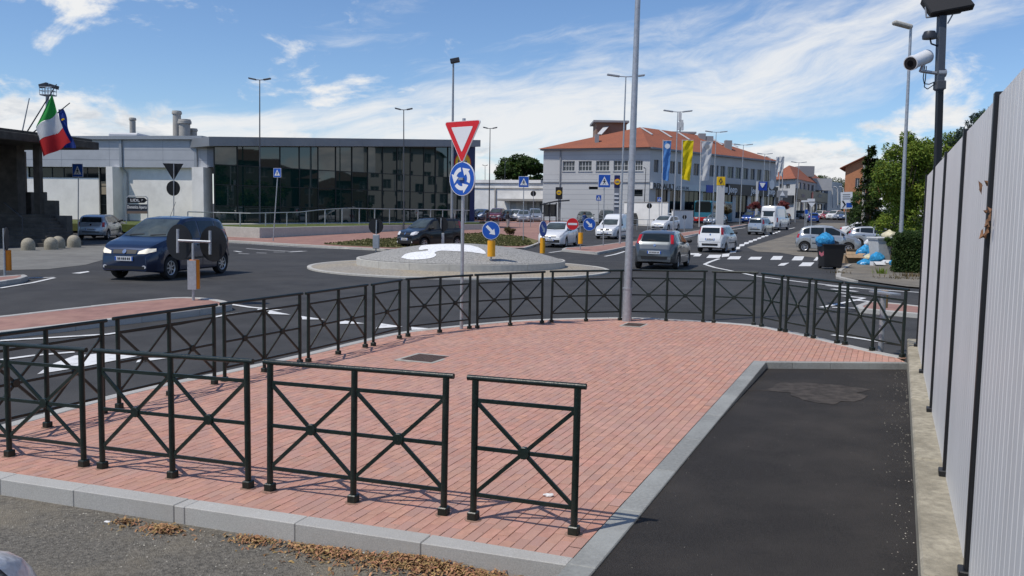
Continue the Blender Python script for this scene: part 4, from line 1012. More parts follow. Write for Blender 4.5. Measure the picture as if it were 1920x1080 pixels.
class Fac:
    """a vertical wall face between two ground points, left to right as seen from outside"""
    def __init__(s, p0, p1):
        s.p0 = Vector((p0[0], p0[1], 0)); s.p1 = Vector((p1[0], p1[1], 0)); d = s.p1 - s.p0; s.len = d.length; s.ex = d.normalized(); s.n = s.ex.cross(UP)
    def uz(s, px, py, push=0):
        d = ray(px, py); o = s.p0 + s.n*push; t = (o - Vector((0,0,CAMH))).dot(s.n)/d.dot(s.n); X = Vector((0,0,CAMH)) + d*t
        return (X - s.p0).dot(s.ex), X.z
    def P(s, u, z, o=0): return s.p0 + s.ex*u + s.n*o + UP*z
    def box(s, mb, u0, u1, z0, z1, o0, o1):
        return mb.obox(s.P((u0+u1)/2, (z0+z1)/2, (o0+o1)/2), s.ex*(u1-u0)/2, UP*(z1-z0)/2, s.n*(o1-o0)/2)
    def wall(s, z0, z1, wins, parent, m, name='wall', depth=.22, u0=0, u1=None, thick=.3):
        u1 = s.len if u1 is None else u1
        us = sorted({u0, u1} | {w for q in wins for w in q[:2]}); zs = sorted({z0, z1} | {w for q in wins for w in q[2:4]})
        mb = MB()
        for a, b in zip(us[:-1], us[1:]):
            for c, d in zip(zs[:-1], zs[1:]):
                mu, mz = (a+b)/2, (c+d)/2
                if any(q[0] < mu < q[1] and q[2] < mz < q[3] for q in wins): continue
                mb.add([s.P(a, c), s.P(b, c), s.P(b, d), s.P(a, d)], [(0,1,2,3)])
        for q in wins:
            a, b, c, d = q[:4]
            for e, f in (((a,c),(b,c)), ((b,c),(b,d)), ((b,d),(a,d)), ((a,d),(a,c))):
                mb.add([s.P(*e), s.P(*f), s.P(*f, -depth), s.P(*e, -depth)], [(0,1,2,3)])
        return mb.build(name, m, parent, recalc=False)
    def window(s, q, parent, mf='frame_white', mg='glass_win', nv=2, nh=1, depth=.16, fw=.06, sill=False, name='window'):
        a, b, c, d = q[:4]; mb = MB()
        for k in range(nv+1): x = a + fw/2 + (b-a-fw)*k/nv; s.box(mb, x-fw/2, x+fw/2, c, d, -depth-.03, -depth+.04)
        for k in range(nh+1): z = c + fw/2 + (d-c-fw)*k/nh; s.box(mb, a+fw, b-fw, z-fw/2, z+fw/2, -depth-.03, -depth+.035)
        w = mb.build(name, mf, parent)
        jx = random.uniform(-.004, .004)
        mb = MB(); mb.add([s.P(a, c, -depth+jx), s.P(b, c, -depth-jx), s.P(b, d, -depth-jx), s.P(a, d, -depth+jx)], [(0,1,2,3)]); mb.build('pane', mg, w, recalc=False)
        if sill: s.box(MB(), a-.08, b+.08, c-.07, c-.002, -.05, .10).build('sill', 'frame_white', w)
        return w
# ---------------------------------------------------------------- the glass fronted shop
p0 = D(402,400,63.5); p1 = D(880,400,81)
f = Fac(p0, p1); shop = thing('shop', 'low modern shop with dark green glass front and grey cladding', 'shop', (p0.x, p0.y, .8))
zb = .75
mull_px = [402,445,487,525,561,596,629,659.5,689,717,744,769,794,816,839,858,880]
mu = [f.uz(x, 340)[0] for x in mull_px]
ztl = lambda u: (lambda a, b: a + (b-a)*u/f.len)(f.uz(410,272)[1], f.uz(880,274.5)[1])
zr = [zb, 2.2, 3.75, 5.2]
for i, (a, b) in enumerate(zip(mu[:-1], mu[1:])):
    rows = zr + [None]
    for j in range(4):
        c = zr[j]; z_a = zr[j+1] if j < 3 else ztl(a); z_b = zr[j+1] if j < 3 else ztl(b)
        t1, t2 = random.uniform(-.010, .010), random.uniform(-.008, .008)
        MB().add([f.P(a, c, t1+t2), f.P(b, c, -t1+t2), f.P(b, z_b, -t1-t2), f.P(a, z_a, t1-t2)], [(0,1,2,3)]).build('pane', 'glass_dark', shop, recalc=False)
for u in mu:
    mb = MB(); zt = ztl(u); f.box(mb, u-.035, u+.035, zb, zt, -.05, .06); mb.build('mullion', 'mullion', shop)
for z in zr[1:]:
    mb = MB(); f.box(mb, 0, f.len, z-.03, z+.03, -.05, .045); mb.build('transom', 'mullion', shop)
# sloping fascia with the flat roof behind it
ua = f.uz(392,265,1.0)[0]; ub = f.uz(901,268,1.0)[0]
zta, zba = f.uz(392,256,1.0)[1], f.uz(392,273.5,1.0)[1]; ztb, zbb = f.uz(901,262.5,1.0)[1], f.uz(901,275,1.0)[1]
MB().add([f.P(ua,zba,1), f.P(ub,zbb,1), f.P(ub,ztb,1), f.P(ua,zta,1), f.P(ua,zba,-22), f.P(ub,zbb,-14), f.P(ub,ztb,-14), f.P(ua,zta,-22)], [(0,1,2,3),(4,7,6,5),(0,4,5,1),(1,5,6,2),(2,6,7,3),(3,7,4,0)]).build('fascia', 'fascia', shop)
nP = 12
for k in range(1, nP):
    u = ua+(ub-ua)*k/nP; t_ = k/nP; MB().obox(f.P(u, (zba+(zbb-zba)*t_+zta+(ztb-zta)*t_)/2, 1.003), f.ex*.008, UP*((zta+(ztb-zta)*t_)-(zba+(zbb-zba)*t_))/2*.98, f.n*.004).build('seam', 'cladding_dark', shop)
# dark end panel with the round yellow shop emblem
MB().obox(f.P(f.len+.32, (zb+ztl(f.len))/2, -.6), f.ex*.3, UP*(ztl(f.len)-zb)/2, f.n*.62).build('end_panel', mat('navy', (.01,.02,.10), .4), shop)
mat('logo_yellow', (.80,.50,.01), .4); mat('logo_blue', (.01,.05,.35), .4); mat('logo_red', (.65,.02,.02), .4)
# wing on the left: cladding band over a white wall
wl = Fac(D(-70,300,68.5), D(389,300,64.2)); wz0 = wl.uz(380,314.5)[1]; wz1 = wl.uz(380,262.5)[1]
MB().obox(wl.P(wl.len/2, (wz0+wz1)/2, -5), wl.ex*wl.len/2, UP*(wz1-wz0)/2, wl.n*5).build('cladding_band', 'cladding', shop)
for px in (25,115,205,305.5,375): u = wl.uz(px, 290)[0]; MB().obox(wl.P(u, (wz0+wz1)/2, .002), wl.ex*.008, UP*(wz1-wz0)/2*.995, wl.n*.003).build('seam', 'cladding_dark', shop)
for k in (.27,.64): MB().obox(wl.P(wl.len/2, wz0+(wz1-wz0)*k, .002), wl.ex*wl.len/2, UP*.012, wl.n*.003).build('seam', 'cladding_dark', shop)
for px in (227.5,368): u = wl.uz(px, 290)[0]; MB().obox(wl.P(u, (wz0+wz1)/2, .06), wl.ex*.10, UP*(wz1-wz0)/2, wl.n*.06).build('downpipe', 'galv_dull', shop)
u0, _ = wl.uz(389,290); MB().obox(wl.P(wl.len+.38, (wz0+wz1)/2+.05, -.4), wl.ex*.36, UP*((wz1-wz0)/2+.0), wl.n*.5).build('corner_panel', 'cladding_dark', shop)
MB().obox(wl.P(wl.len/2+3, wz1+.16, -.1), wl.ex*(wl.len/2-3.3), UP*.13, wl.n*.35).build('gutter', 'galv_dull', shop)
MB().add([wl.P(0, wz1+.05, 0), wl.P(wl.len, wz1+.05, 0), wl.P(wl.len, wz1+.75, -12), wl.P(0, wz1+.75, -12)], [(0,1,2,3)]).build('roof', 'cladding', shop)
wi = -.38; iw = Fac(wl.P(0,0,wi), wl.P(wl.len,0,wi))
fu = lambda px, py=380: iw.uz(px, py)[0]; fzz = lambda py, px=300: iw.uz(px, py)[1]
zlo = .3; zdoor = fzz(334,200)
wins = [(fu(53), fu(186), zdoor, wz0), (fu(186), fu(220), .72, wz0)]
iw.wall(zlo, wz0, [(fu(53), fu(186), zdoor, wz0-.002), (fu(186), fu(220), .72, wz0-.002)], shop, 'white_wall')
iw.window((fu(53), fu(186), zdoor, wz0), shop, 'mullion', 'glass_shop', 6, 1)
dr = iw.window((fu(186), fu(220), .72, wz0), shop, 'mullion', 'glass_shop', 2, 3, name='door')
for k in range(2): a = fu(188+k*17); b = fu(202+k*17); iw.box(MB(), a, b, fzz(366), fzz(341), -.15, -.13).build('blind', mat('blind', (.30,.25,.18), .9), dr)
for a, b in ((220,232),(378,399)): MB().obox((iw.P((fu(a)+fu(b))/2, (zlo+wz0)/2, .62)), iw.ex*(fu(b)-fu(a))/2, UP*(wz0-zlo)/2, iw.n*.62).build('pillar', 'white_wall', shop)
MB().obox(iw.P(iw.len/2, .62, .03), iw.ex*iw.len/2, UP*.38, iw.n*.02).build('plinth', 'plinth', shop)
MB().path([wl.P(wl.uz(371,316)[0], wz0, .0), iw.P(fu(376), wz0-.45, .08), iw.P(fu(376), .4, .08)], .06, 8).path([wl.P(wl.uz(229,316)[0], wz0, .0), iw.P(fu(241), wz0-.45, .08), iw.P(fu(241), .4, .08)], .06, 8).build('downpipe', 'galv_dull', shop)
iw.box(MB(), fu(379.5), fu(385), fzz(378), fzz(366), .34, .42).build('meter_box', 'grey_trim', shop)
# yellow emblem on the end panel
u0_ = f.uz(847,300)[0]; f.box(MB(), u0_, f.len+.02, 3.78, ztl(f.len)-.02, .07, .16).build('sign_panel', 'navy', shop)
cu, cz0 = f.uz(868,306,.2); c = f.P(cu, cz0, .17); MB().plate(disc_pts(c, f.ex, UP, 1.02, 28), f.n*.02).build('emblem_ring', 'logo_red', shop); o = MB().plate(disc_pts(c+f.n*.025, f.ex, UP, .92, 28), f.n*.02).build('emblem', 'logo_yellow', shop)
text_obj('LIDL', .62, 'logo_blue', shop, c+f.n*.06, basis(f.ex, UP), .01, bold=.02)
# chimneys on the roof behind
def chimney(px, y0, y1, r_px, lab, d):
    a = D(px, y1, d); b = D(px, y0, d); r = r_px/F*d; t = thing('chimney_stack', lab, 'chimney', (a.x, a.y, a.z-2))
    MB().tube((a.x,a.y,a.z-2), (b.x, b.y, b.z-.3), r, r, 18).build('shaft', 'concrete_pipe', t, smooth=True)
    h = b.z
    MB().lathe((b.x, b.y, 0), [(r,h-r*.9),(r*1.22,h-r*.8),(r*1.22,h-r*.3),(r*1.1,h-r*.25),(r*1.1,h),(r*.75,h),(r*.75,h-r)], 18).build('cap', 'concrete_pipe', t, smooth=30)
chimney(248.5, 221, 262, 5.3, 'lone slim concrete chimney above the shop roof', 88); chimney(331.5, 208, 262, 7.3, 'tallest concrete chimney above the shop roof', 88)
chimney(346, 224, 262, 10, 'wide concrete chimney beside the tallest one', 87); chimney(363, 241, 262, 6, 'short concrete chimney at the end of the cluster', 88)
a = D(212,260,80); b = D(268,251,80); MB().box(a.x, 79, a.z-.6, b.x, 82, b.z).build('skylight', 'cladding', shop, bevel=.15)
# lawn of the shop behind the low wall
def LS(x, y):
    return T(x, y) + .66
lp = [wa + Vector((.1,.2,0)), wb + Vector((-.10,.22,0)), wc + Vector((-.16,.06,0)), we + Vector((-.1,.12,0)), Vector((f.p1.x+1, f.p1.y-.3, 0)), f.P(f.len*.5,0,.4), f.P(0,0,.4), wl.P(wl.len-1,0,-1.2), wl.P(wl.len*.2,0,-1.2), Vector((-38,60,0))]
sheet('shop_lawn', [(p.x, p.y) for p in lp], 'grass', 0, LS, 2.0, skirt=.5)
ft = sheet('shop_ramp', [(q.x, q.y) for q in (f.P(-1,0,.2), f.P(f.len+2,0,.2), f.P(f.len+2,0,2.0), f.P(-1,0,2.2))], 'concrete_light', .03, LS, 2.0, skirt=.3)
# hand rail in front of the glass
hr = thing('hand_rail', 'long galvanised hand rail along the shop lawn', 'railing', (f.p0.x, f.p0.y-3, .8))
hp = [(352,397),(400,398.5),(470,400),(560,398),(600,393.5),(650,390.5),(720,392),(800,393),(880,394.5)]
hd = [59,60.5,60.5,63,65,67.5,70,73,76.5]
hpts = [D(x, y, d) for (x, y), d in zip(hp, hd)]
MB().path(hpts, .035, 8).build('rail', 'galv', hr, smooth=True)
ppx = [352,450,497,537,574,609,641,673,702,730,757,783,807,829,852,873]
for x in ppx:
    k = max(i for i in range(len(hp)-1) if hp[i][0] <= x); t_ = (x-hp[k][0])/(hp[k+1][0]-hp[k][0]); q = hpts[k].lerp(hpts[k+1], t_)
    MB().tube(q, (q.x, q.y, LS(q.x,q.y)-.1), .045, n=8).build('post', 'galv', hr, smooth=True)
# shop direction board
pb = G(257,436); d = 60.0
bd = thing('direction_board', 'framed roadside board with black arrow plate over grey lettered plate', 'sign', (D(257,410,d).x, d, LS(-25,d)))
P_ = lambda x, y, o=0: D(x, y, d+o)
MB().path([P_(237,432), P_(237,372), P_(241,368), P_(273,368), P_(277,372), P_(277,432)], .035, 8).build('frame', 'galv', bd, smooth=True)
MB().plate([P_(239,370.5,-.02), P_(270,370.5,-.02), P_(276,375.5,-.02), P_(270,380.5,-.02), P_(239,380.5,-.02)], (0,.03,0)).build('arrow_plate', 'sign_dark', bd)
q = P_(253,375.6,-.05); text_obj('LIDL', .26, 'sign_white', bd, q, basis((1,0,0), UP), sx=1.25, bold=.006); text_obj('P', .2, 'sign_white', bd, P_(266.5,375.6,-.05), basis((1,0,0), UP))
MB().plate([P_(238,383,-.02), P_(276.5,383,-.02), P_(276.5,400.5,-.02), P_(238,400.5,-.02)], (0,.03,0)).build('letter_plate', mat('plate_grey', (.05,.06,.08), .5), bd)
text_obj('Domenica Aperto', .30, 'sign_white', bd, P_(257,388.5,-.05), basis((1,0,0), UP), sx=.62, bold=.006)
MB().plate([P_(238,396,-.045), P_(276.5,396,-.045), P_(276.5,400.5,-.045), P_(238,400.5,-.045)], (0,.02,0)).build('stripe', mat('plate_brown', (.20,.15,.12), .6), bd)

# ---------------------------------------------------------------- dark stone portico on the left
cz = D(186,267,50).z; po = thing('portico', 'dark stone portico with flat canopy, pillars and steps', 'building', (-26, 47, 0))
Cn = Vector((D(186,270,50).x, 50)); Nn = Vector((D(0,250,43).x, 43)); dd = (Nn-Cn).normalized(); bb = Vector((-.96,.28)).normalized()
e0 = Nn + dd*9
MB().prism([Cn, Cn+bb*16, e0+bb*16, e0], cz-.42, cz).build('canopy', 'stone_dark', po, bevel=.03)
MB().prism([Cn+bb*.25+dd*.25, Cn+bb*16, e0+bb*16, e0+bb*.25], cz, cz+.16).build('canopy_top', 'stone_dark', po, bevel=.02)
def pcol(x0, x1, y0, y1, d, name, dy=.8, m='stone_dark'):
    a = D(x0, y1, d); b = D(x1, y0, d); return MB().box(a.x, d, a.z, b.x, d+dy, b.z).build(name, m, po, bevel=.02)
pcol(65, 73, 272, 428, 46.5, 'pillar', .32); pcol(-90, 30, 262, 428, 47.5, 'pier', .8)
pcol(44, 58, 360, 432, 49, 'side_wall', .4); pcol(76, 84, 360, 436, 46, 'side_wall', .25); pcol(84, 103, 376, 440, 45.6, 'side_wall', .45)
pcol(104, 125, 404.5, 448, 45, 'low_block', .6, mat('stone_mid', (.085,.08,.072), .85, var=.2, scale=3))
MB().box(-52, 52.5, 0, D(44,400,52.5).x, 53, cz-.42).build('back_wall', mat('stone_back', (.10,.075,.055), .9, var=.2, scale=1.5), po)
for k in range(9):
    z1 = .17*(k+1); yy = 41.8+k*.36; a = D(-60,450,yy).x; b = D(86+k*1.2,450,yy).x
    MB().box(a, yy, T(a,yy)-.05, b, 45.4, z1).build('step', 'stone_dark', po, bevel=.012)
MB().path([D(8,380,44.5), D(42,408,42)], .03, 8).path([D(42,408,42), D(42,440,42)], .03, 8).build('stair_rail', 'dark_metal', po)
# flags on the portico
def cloth(lab, name, pole0, pole1, corners, d, bands, m_pole, seed, stars=False, nu=16, nv=18):
    """corners: hoist top, hoist bottom, fly bottom, fly top in pixels; bands: materials along the fly"""
    a = D(*pole0, d); b = D(*pole1, d); t = thing(name, lab, 'flag', tuple(a)); MB().tube(a, b, .035, .025, 10).build('pole', m_pole, t, smooth=True)
    q = [D(*c, d) for c in corners]; nb = len(bands)
    def pt(u, v):
        p = (q[0]*(1-v) + q[1]*v)*(1-u) + (q[3]*(1-v) + q[2]*v)*u
        p = p + Vector((0,1,0))*(.16*math.sin(v*7+u*3+seed)*(.2+u) + .08*math.sin(u*9+v*3)) + Vector((1,0,-.4))*(.07*math.sin(u*6+v*5+seed))*u
        return p
    for bi, m in enumerate(bands):
        vs = []; fs_ = []; n1 = max(4, nu//nb)
        for i in range(n1+1):
            for j in range(nv+1): vs.append(pt((bi+i/n1)/nb, j/nv))
        for i in range(n1):
            for j in range(nv): k = i*(nv+1)+j; fs_.append((k, k+1, k+nv+2, k+nv+1))
        MB().add(vs, fs_).build('cloth_band' if nb > 1 else 'cloth', m, t, smooth=60, recalc=False)
    return t, pt
def fabric(name, col):
    m = mat(name, col, .85, var=.06, scale=3); nt = m.node_tree; b = nt.nodes['Principled BSDF']
    tr = nt.nodes.new('ShaderNodeBsdfTranslucent'); tr.inputs[0].default_value = (*col, 1); mx = nt.nodes.new('ShaderNodeMixShader'); mx.inputs[0].default_value = .35
    nt.links.new(b.outputs[0], mx.inputs[1]); nt.links.new(tr.outputs[0], mx.inputs[2]); nt.links.new(mx.outputs[0], nt.nodes['Material Output'].inputs[0]); return name
for n, c in (('flag_green',(.03,.32,.06)),('flag_white',(.62,.63,.64)),('flag_red',(.55,.025,.03)),('flag_blue',(.015,.05,.28)),('flag_cyan',(.10,.27,.60)),('flag_yellow',(.80,.62,.01))): fabric(n, c)
cloth('green white and red flag hanging from a slanted pole on the portico', 'flag', (49,250), (106,158), [(97,178),(66,240),(84,294),(135,268)], 45.6, ['flag_green'], 'dark_metal', 1)[0]
bpy.data.objects.remove(bpy.data.objects['cloth']) if 'cloth' in bpy.data.objects else None
it = [o for o in C.objects if o.name == 'flag'][0]
def tricolour(t, d):
    rows = [[(97,178),(66,238)], [(106,210),(64,241)], [(120,240),(71,264)], [(134,267),(84,294)]]
    # three bands stacked down the fly, each with its own slanted edges
    L_ = [(97,178),(65.5,238),(72,264),(84,294)]; Rr = [(98,180),(106.5,210),(120,240),(134.5,267)]
    for bi, m in enumerate(('flag_green','flag_white','flag_red')):
        vs = []; fs_ = []; n1, nv = 8, 12
        for i in range(n1+1):
            for j in range(nv+1):
                u = i/n1; v = j/nv
                lx = L_[bi][0]+(L_[bi+1][0]-L_[bi][0])*u; ly = L_[bi][1]+(L_[bi+1][1]-L_[bi][1])*u
                rx = Rr[bi][0]+(Rr[bi+1][0]-Rr[bi][0])*u; ry = Rr[bi][1]+(Rr[bi+1][1]-Rr[bi][1])*u
                cur = 3.0*math.sin(v*math.pi)*(1 if bi == 1 else .6) - 2*math.sin(v*6.3)*(bi < 2)
                e = (bi+u)
                vs.append(D(lx+(rx-lx)*v, ly+(ry-ly)*v + cur*math.sin(math.pi*min(1, e/2.6)), d) + Vector((0, .14*math.sin(v*8+e*1.3)*(.3+e/3), 0)))
        for i in range(n1):
            for j in range(nv): k = i*(nv+1)+j; fs_.append((k, k+1, k+nv+2, k+nv+1))
        MB().add(vs, fs_).build('cloth_band', m, t, smooth=60, recalc=False)
tricolour(it, 45.4)
eu, pt = cloth('dark blue starred flag hanging behind the green white and red one', 'flag', (58,252), (131,193), [(118,203),(109,205),(124,279),(143,277)], 46.2, ['flag_blue'], 'dark_metal', 2)
for k in range(5):
    p = pt(.28, .22+k*.1) - Vector((0,.05,0)); MB().plate(disc_pts(p, (1,0,0), UP, .05, 5, math.pi/2), (0,-.01,0)).build('star', 'logo_yellow', eu)
pl = thing('flag_pole', 'bare slanted flag pole on the portico roof', 'pole', tuple(D(41,250,45.8))); MB().tube(D(41,250,45.8), D(55,184,45.8), .035, .025, 10).build('shaft', 'galv_dull', pl, smooth=True)
# stadium style floodlight mast far behind the flags
d = 110; base = D(86,395,d); ms = thing('flood_mast', 'far floodlight mast with railed basket behind the flags', 'lamp post', (base.x, base.y, T(base.x, d)))
MB().tube((base.x, d, T(base.x,d)), D(89,178,d), .28, .2, 12).build('shaft', 'galv_dull', ms, smooth=True)
a = D(79,178,d); b = D(101,164,d); mb = MB()
for zz in (a.z, (a.z+b.z)/2, b.z):
    for yy in (d-.6, d+.6): mb.tube((a.x,yy,zz), (b.x,yy,zz), .04, n=6)
    for xx in (a.x, b.x): mb.tube((xx,d-.6,zz), (xx,d+.6,zz), .04, n=6)
for k in range(5):
    xx = a.x+(b.x-a.x)*k/4
    for yy in (d-.6, d+.6): mb.tube((xx,yy,a.z), (xx,yy,b.z), .03, n=6)
mb.box(a.x, d-.6, a.z-.1, b.x, d+.6, a.z); mb.build('basket', 'galv_dull', ms)
for x, y, s in ((82,160,-1),(101,162.5,1)): MB().obox(D(x,y,d), (.5,0,-.14*s), (0,.3,0), (.05*s,0,.22)).build('floodlight', 'dark_metal', ms, bevel=.03)

# ---------------------------------------------------------------- long white wall building behind the car park
lwb = thing('warehouse', 'long low white walled warehouse behind the car park', 'building', (0, 128, 1.4))
w = Fac(D(870,350,128), D(1101,350,122)); zt = w.uz(892,337)[1]; zt2 = w.uz(1097,345)[1]
um = w.uz(1014,340)[0]
dz = w.uz(960,402)[1]
doors = [(w.uz(x0,380)[0], w.uz(x1,380)[0], 1.2, w.uz(960,377.5)[1]) for x0, x1 in ((957,968),(989,1006),(1012,1021))]
w.wall(.8, zt2, doors, lwb, 'white_wall')
for q in doors: w.box(MB(), q[0], q[1], q[2], q[3], -.2, -.12).build('roller_door', 'frame_white', lwb)
MB().obox(w.P(um/2, (zt+zt2)/2, -4), w.ex*um/2, UP*(zt-zt2)/2, w.n*4).build('parapet', 'white_wall', lwb)
MB().obox(w.P(w.len/2, zt2+.05, -4), w.ex*w.len/2, UP*.05, w.n*4.15).build('coping', 'cladding_dark', lwb)
z1 = w.uz(960,353)[1]; MB().obox(w.P(w.len/2, z1, .06), w.ex*w.len/2, UP*.06, w.n*.06).build('band', 'plinth', lwb)
for px in (929,1035,1089): u = w.uz(px,370)[0]; MB().obox(w.P(u, (z1+1)/2, .1), w.ex*.09, UP*(z1-1)/2, w.n*.1).build('downpipe', 'plinth', lwb)
a = w.uz(945,374)[0]; b = w.uz(1068,374)[0]; c = w.uz(1079,396)[0]; z2 = w.uz(960,373.5)[1]; z3 = w.uz(1068,374.5)[1]
MB().add([w.P(a,z2,.1), w.P(b,z3,.1), w.P(b,z3,3), w.P(a,z2,3), w.P(a,z2-.3,.1), w.P(b,z3-.3,.1), w.P(b,z3-.3,3), w.P(a,z2-.3,3)], [(0,1,2,3),(7,6,5,4),(3,2,6,7),(0,3,7,4),(1,5,6,2)]).build('lean_to_roof', 'plinth', lwb)
MB().add([w.P(b,z3-.3,3), w.P(c,1,3), w.P(b-3,1,3), w.P(b-3,z3-.3,3), w.P(b,z3-.3,.2), w.P(c,1,.2)], [(3,2,1,0),(0,1,5,4)]).build('lean_to_wall', 'plinth', lwb)
MB().obox(w.P(w.len-.2, (zt2+.8)/2, -4), w.ex*.05, UP*(zt2-.8)/2, w.n*4).build('end_wall', 'white_wall', lwb)

# ---------------------------------------------------------------- large grey building with tiled hip roof
A = D(1019,300,116); B = D(1219,300,110); Cc = D(1457,300,133); ze = D(1219,277,110).z
A = Vector((A.x, A.y)); B = Vector((B.x, B.y)); Cc = Vector((Cc.x, Cc.y)); Dd = A + (Cc-B)
gb = thing('showroom', 'large grey showroom with orange tiled hip roof and window bands', 'building', (B.x, B.y, T(B.x,B.y)))
ff = Fac(A, B); fr = Fac(B, Cc); zg = .6
def W4(fc, x0, x1, y0, y1): 
    a = fc.uz(x0, (y0+y1)/2); b = fc.uz(x1, (y0+y1)/2); return (a[0], b[0], fc.uz((x0+x1)/2, y1)[1], fc.uz((x0+x1)/2, y0)[1])
fw_ = [W4(ff, x0, x1, 301.5, 320.5) for x0, x1 in ((1055,1077.5),(1085,1109.5),(1117.5,1142.5),(1150.5,1177.5),(1186,1205))]
zz0 = sum(q[2] for q in fw_)/5; zz1 = sum(q[3] for q in fw_)/5; fw_ = [(q[0], q[1], zz0, zz1) for q in fw_]
low = [W4(ff, 1187, 1205, 355, 368), W4(ff, 1104, 1121, 350, 355)]
ff.wall(zg, ze, fw_+low, gb, 'grey_render')
for q in fw_: ff.window(q, gb, 'frame_white', 'glass_win', 4, 2, sill=True)
for q in low: ff.window(q, gb, 'mullion', 'glass_shop', 1, 1)
for k in range(1, 14):
    z = zg+1.5 + k*.64
    if z < ze-.2 and not (zz0-.1 < z < zz1+.05): ff.box(MB(), 0, ff.len, z-.012, z+.012, .001, .006).build('joint', 'grey_trim', gb)
u = ff.uz(1050.5,330)[0]; ff.box(MB(), u-.07, u+.07, 3, ze-.1, .02, .16).build('downpipe', 'grey_trim', gb)
z4 = ff.uz(1100,341.5)[1]; ff.box(MB(), 0, ff.len, z4-.06, z4+.06, .0, .10).build('string_course', 'grey_trim', gb)
Z4 = lambda x, y: (1240+x/4, 190+y/4)
rw = []
yw = lambda x: (302.5+ (x-1219)*.048, 322.5+(x-1219)*.052)
x = 1225.0
for x0, x1 in ((1226,1235),(1240,1251),(1256,1266),(1271,1281),(1286,1296),(1300.5,1311),(1316,1325.5),(1330.5,1339),(1343.5,1347.5),(1351,1360),(1364.5,1376),(1379.5,1390),(1394,1403.5),(1407.5,1416),(1420,1428),(1434,1445)):
    a = fr.uz(x0, 318)[0]; b = fr.uz(x1, 318)[0]; rw.append((a, b, zz0-.15, zz1+.15))
zs0 = fr.uz(1280,357)[1]; zs1 = fr.uz(1280,346)[1]
shops = []
for x0, x1 in ((1229,1252),(1256,1279),(1284,1312),(1318,1345),(1352,1374),(1380,1402),(1408,1428),(1433,1452)): shops.append((fr.uz(x0,375)[0], fr.uz(x1,375)[0], 1.9, zs0-.05))
fr.wall(zg, ze, rw+shops, gb, 'grey_render')
for q in rw: fr.window(q, gb, 'grey_trim', 'glass_win', 2, 1)
for q in shops: fr.window(q, gb, 'mullion', 'glass_shop', 3, 1)
ud = fr.uz(1360,360)[0]
fr.box(MB(), .1, ud-.1, zs0, zs1, .02, .45).build('sign_band', 'frame_white', gb)
fr.box(MB(), ud, fr.len-.1, zs0-.25, zs1+.5, .02, .45).build('sign_band', 'sign_dark', gb)
def ftext(fc, body, px, py, h, m, o=.48, sx=1.0, bold=.012):
    u, z = fc.uz(px, py, o); return text_obj(body, h, m, gb, fc.P(u, z, o), basis(fc.ex, UP), .01, sx=sx, bold=bold)
ftext(fr, 'RENAULT', 1246, 350, .95, 'sign_dark', sx=1.15, bold=.03)
ftext(fr, 'PLATINUM', 1277, 352.5, .55, 'grey_trim', sx=1.4); 
u, z = fr.uz(1331,354,.47); fr.box(MB(), u-.9, u+.9, z-.5, z+.5, .46, .52).build('logo_plate', 'logo_blue', gb)
for px, py in ((1374.5,355.5),(1416,358),(1446.5,359.5)): ftext(fr, 'Jeep', px, py, 1.35, 'sign_white', bold=.02)
u, z = fr.uz(1447,346,.5); MB().plate(disc_pts(fr.P(u, z, .5), fr.ex, UP, .75, 20), fr.n*.05).build('round_emblem', 'sign_white', gb)
for fc, P0, P1 in ((ff, 0, ff.len), (fr, 0, fr.len)): fc.box(MB(), P0-.3, P1+.3, ze-.16, ze+.06, -.4, .5).build('eaves', 'grey_trim', gb)
cen = (A+B+Cc+Dd)/4; ov = lambda p: p + (p-cen).normalized()*.9
zr_ = D(1190,237,119).z
dl = (Cc-B).normalized(); R1 = (A+B)/2 + dl*9.5; R2 = (Cc+Dd)/2 - dl*9.5
Ao, Bo, Co, Do = (ov(p) for p in (A,B,Cc,Dd))
V3 = lambda p, z: (p.x, p.y, z)
MB().add([V3(Ao,ze+.03), V3(Bo,ze+.03), V3(Co,ze+.03), V3(Do,ze+.03), V3(R1,zr_), V3(R2,zr_)], [(0,1,4),(1,2,5,4),(2,3,5),(3,0,4,5),(3,2,1,0)]).build('roof', 'roof_tile', gb)
roof = [o for o in gb.children if o.name.startswith('roof')][-1]
def on_roof(px, py, tri3, lift=.08):
    a, b, c = (Vector(p) for p in tri3); n = (b-a).cross(c-a).normalized(); d = ray(px, py); t = (a - Vector((0,0,CAMH))).dot(n)/d.dot(n); return Vector((0,0,CAMH)) + d*t + n*lift*(1 if n.z > 0 else -1)
TA = (V3(Ao,ze), V3(Bo,ze), V3(R1,zr_)); TB = (V3(Bo,ze), V3(Co,ze), V3(R1,zr_))
def skylight(T3, quad, m='frame_white'): MB().plate([on_roof(x, y, T3) for x, y in quad], UP*.08).build('skylight', m, roof)
skylight(TA, [(1134.5,237),(1143,237.5),(1128.5,253.5),(1120.5,252.5)]); 
for x, y in ((1200,240.5),(1236,245.5),(1270,250),(1332,260),(1360,264)): skylight(TB, [(x,y),(x+3,y),(x+24,y+13),(x+21,y+13)])
q = on_roof(1119,266.5, TA); MB().box(q.x-.25, q.y-.3, q.z-.5, q.x+.25, q.y+.3, q.z+.9).build('vent', 'grey_trim', roof)
def lantern(x0, x1, y0, y1, d, yb):
    a = D(x0+5, yb, d); b = D(x1-5, y0+3, d); MB().box(a.x, d, a.z-1, b.x, d+5, b.z).build('lantern', 'brown_wall', roof)
    a = D(x0, y0+3.5, d-.6); b = D(x1, y0, d-.6); MB().box(a.x, d-.6, b.z-.28, b.x, d+5.6, b.z).build('lantern_roof', 'grey_trim', roof)
lantern(1113,1180,226,240,122,242); lantern(1247,1306,247,253,131,256)
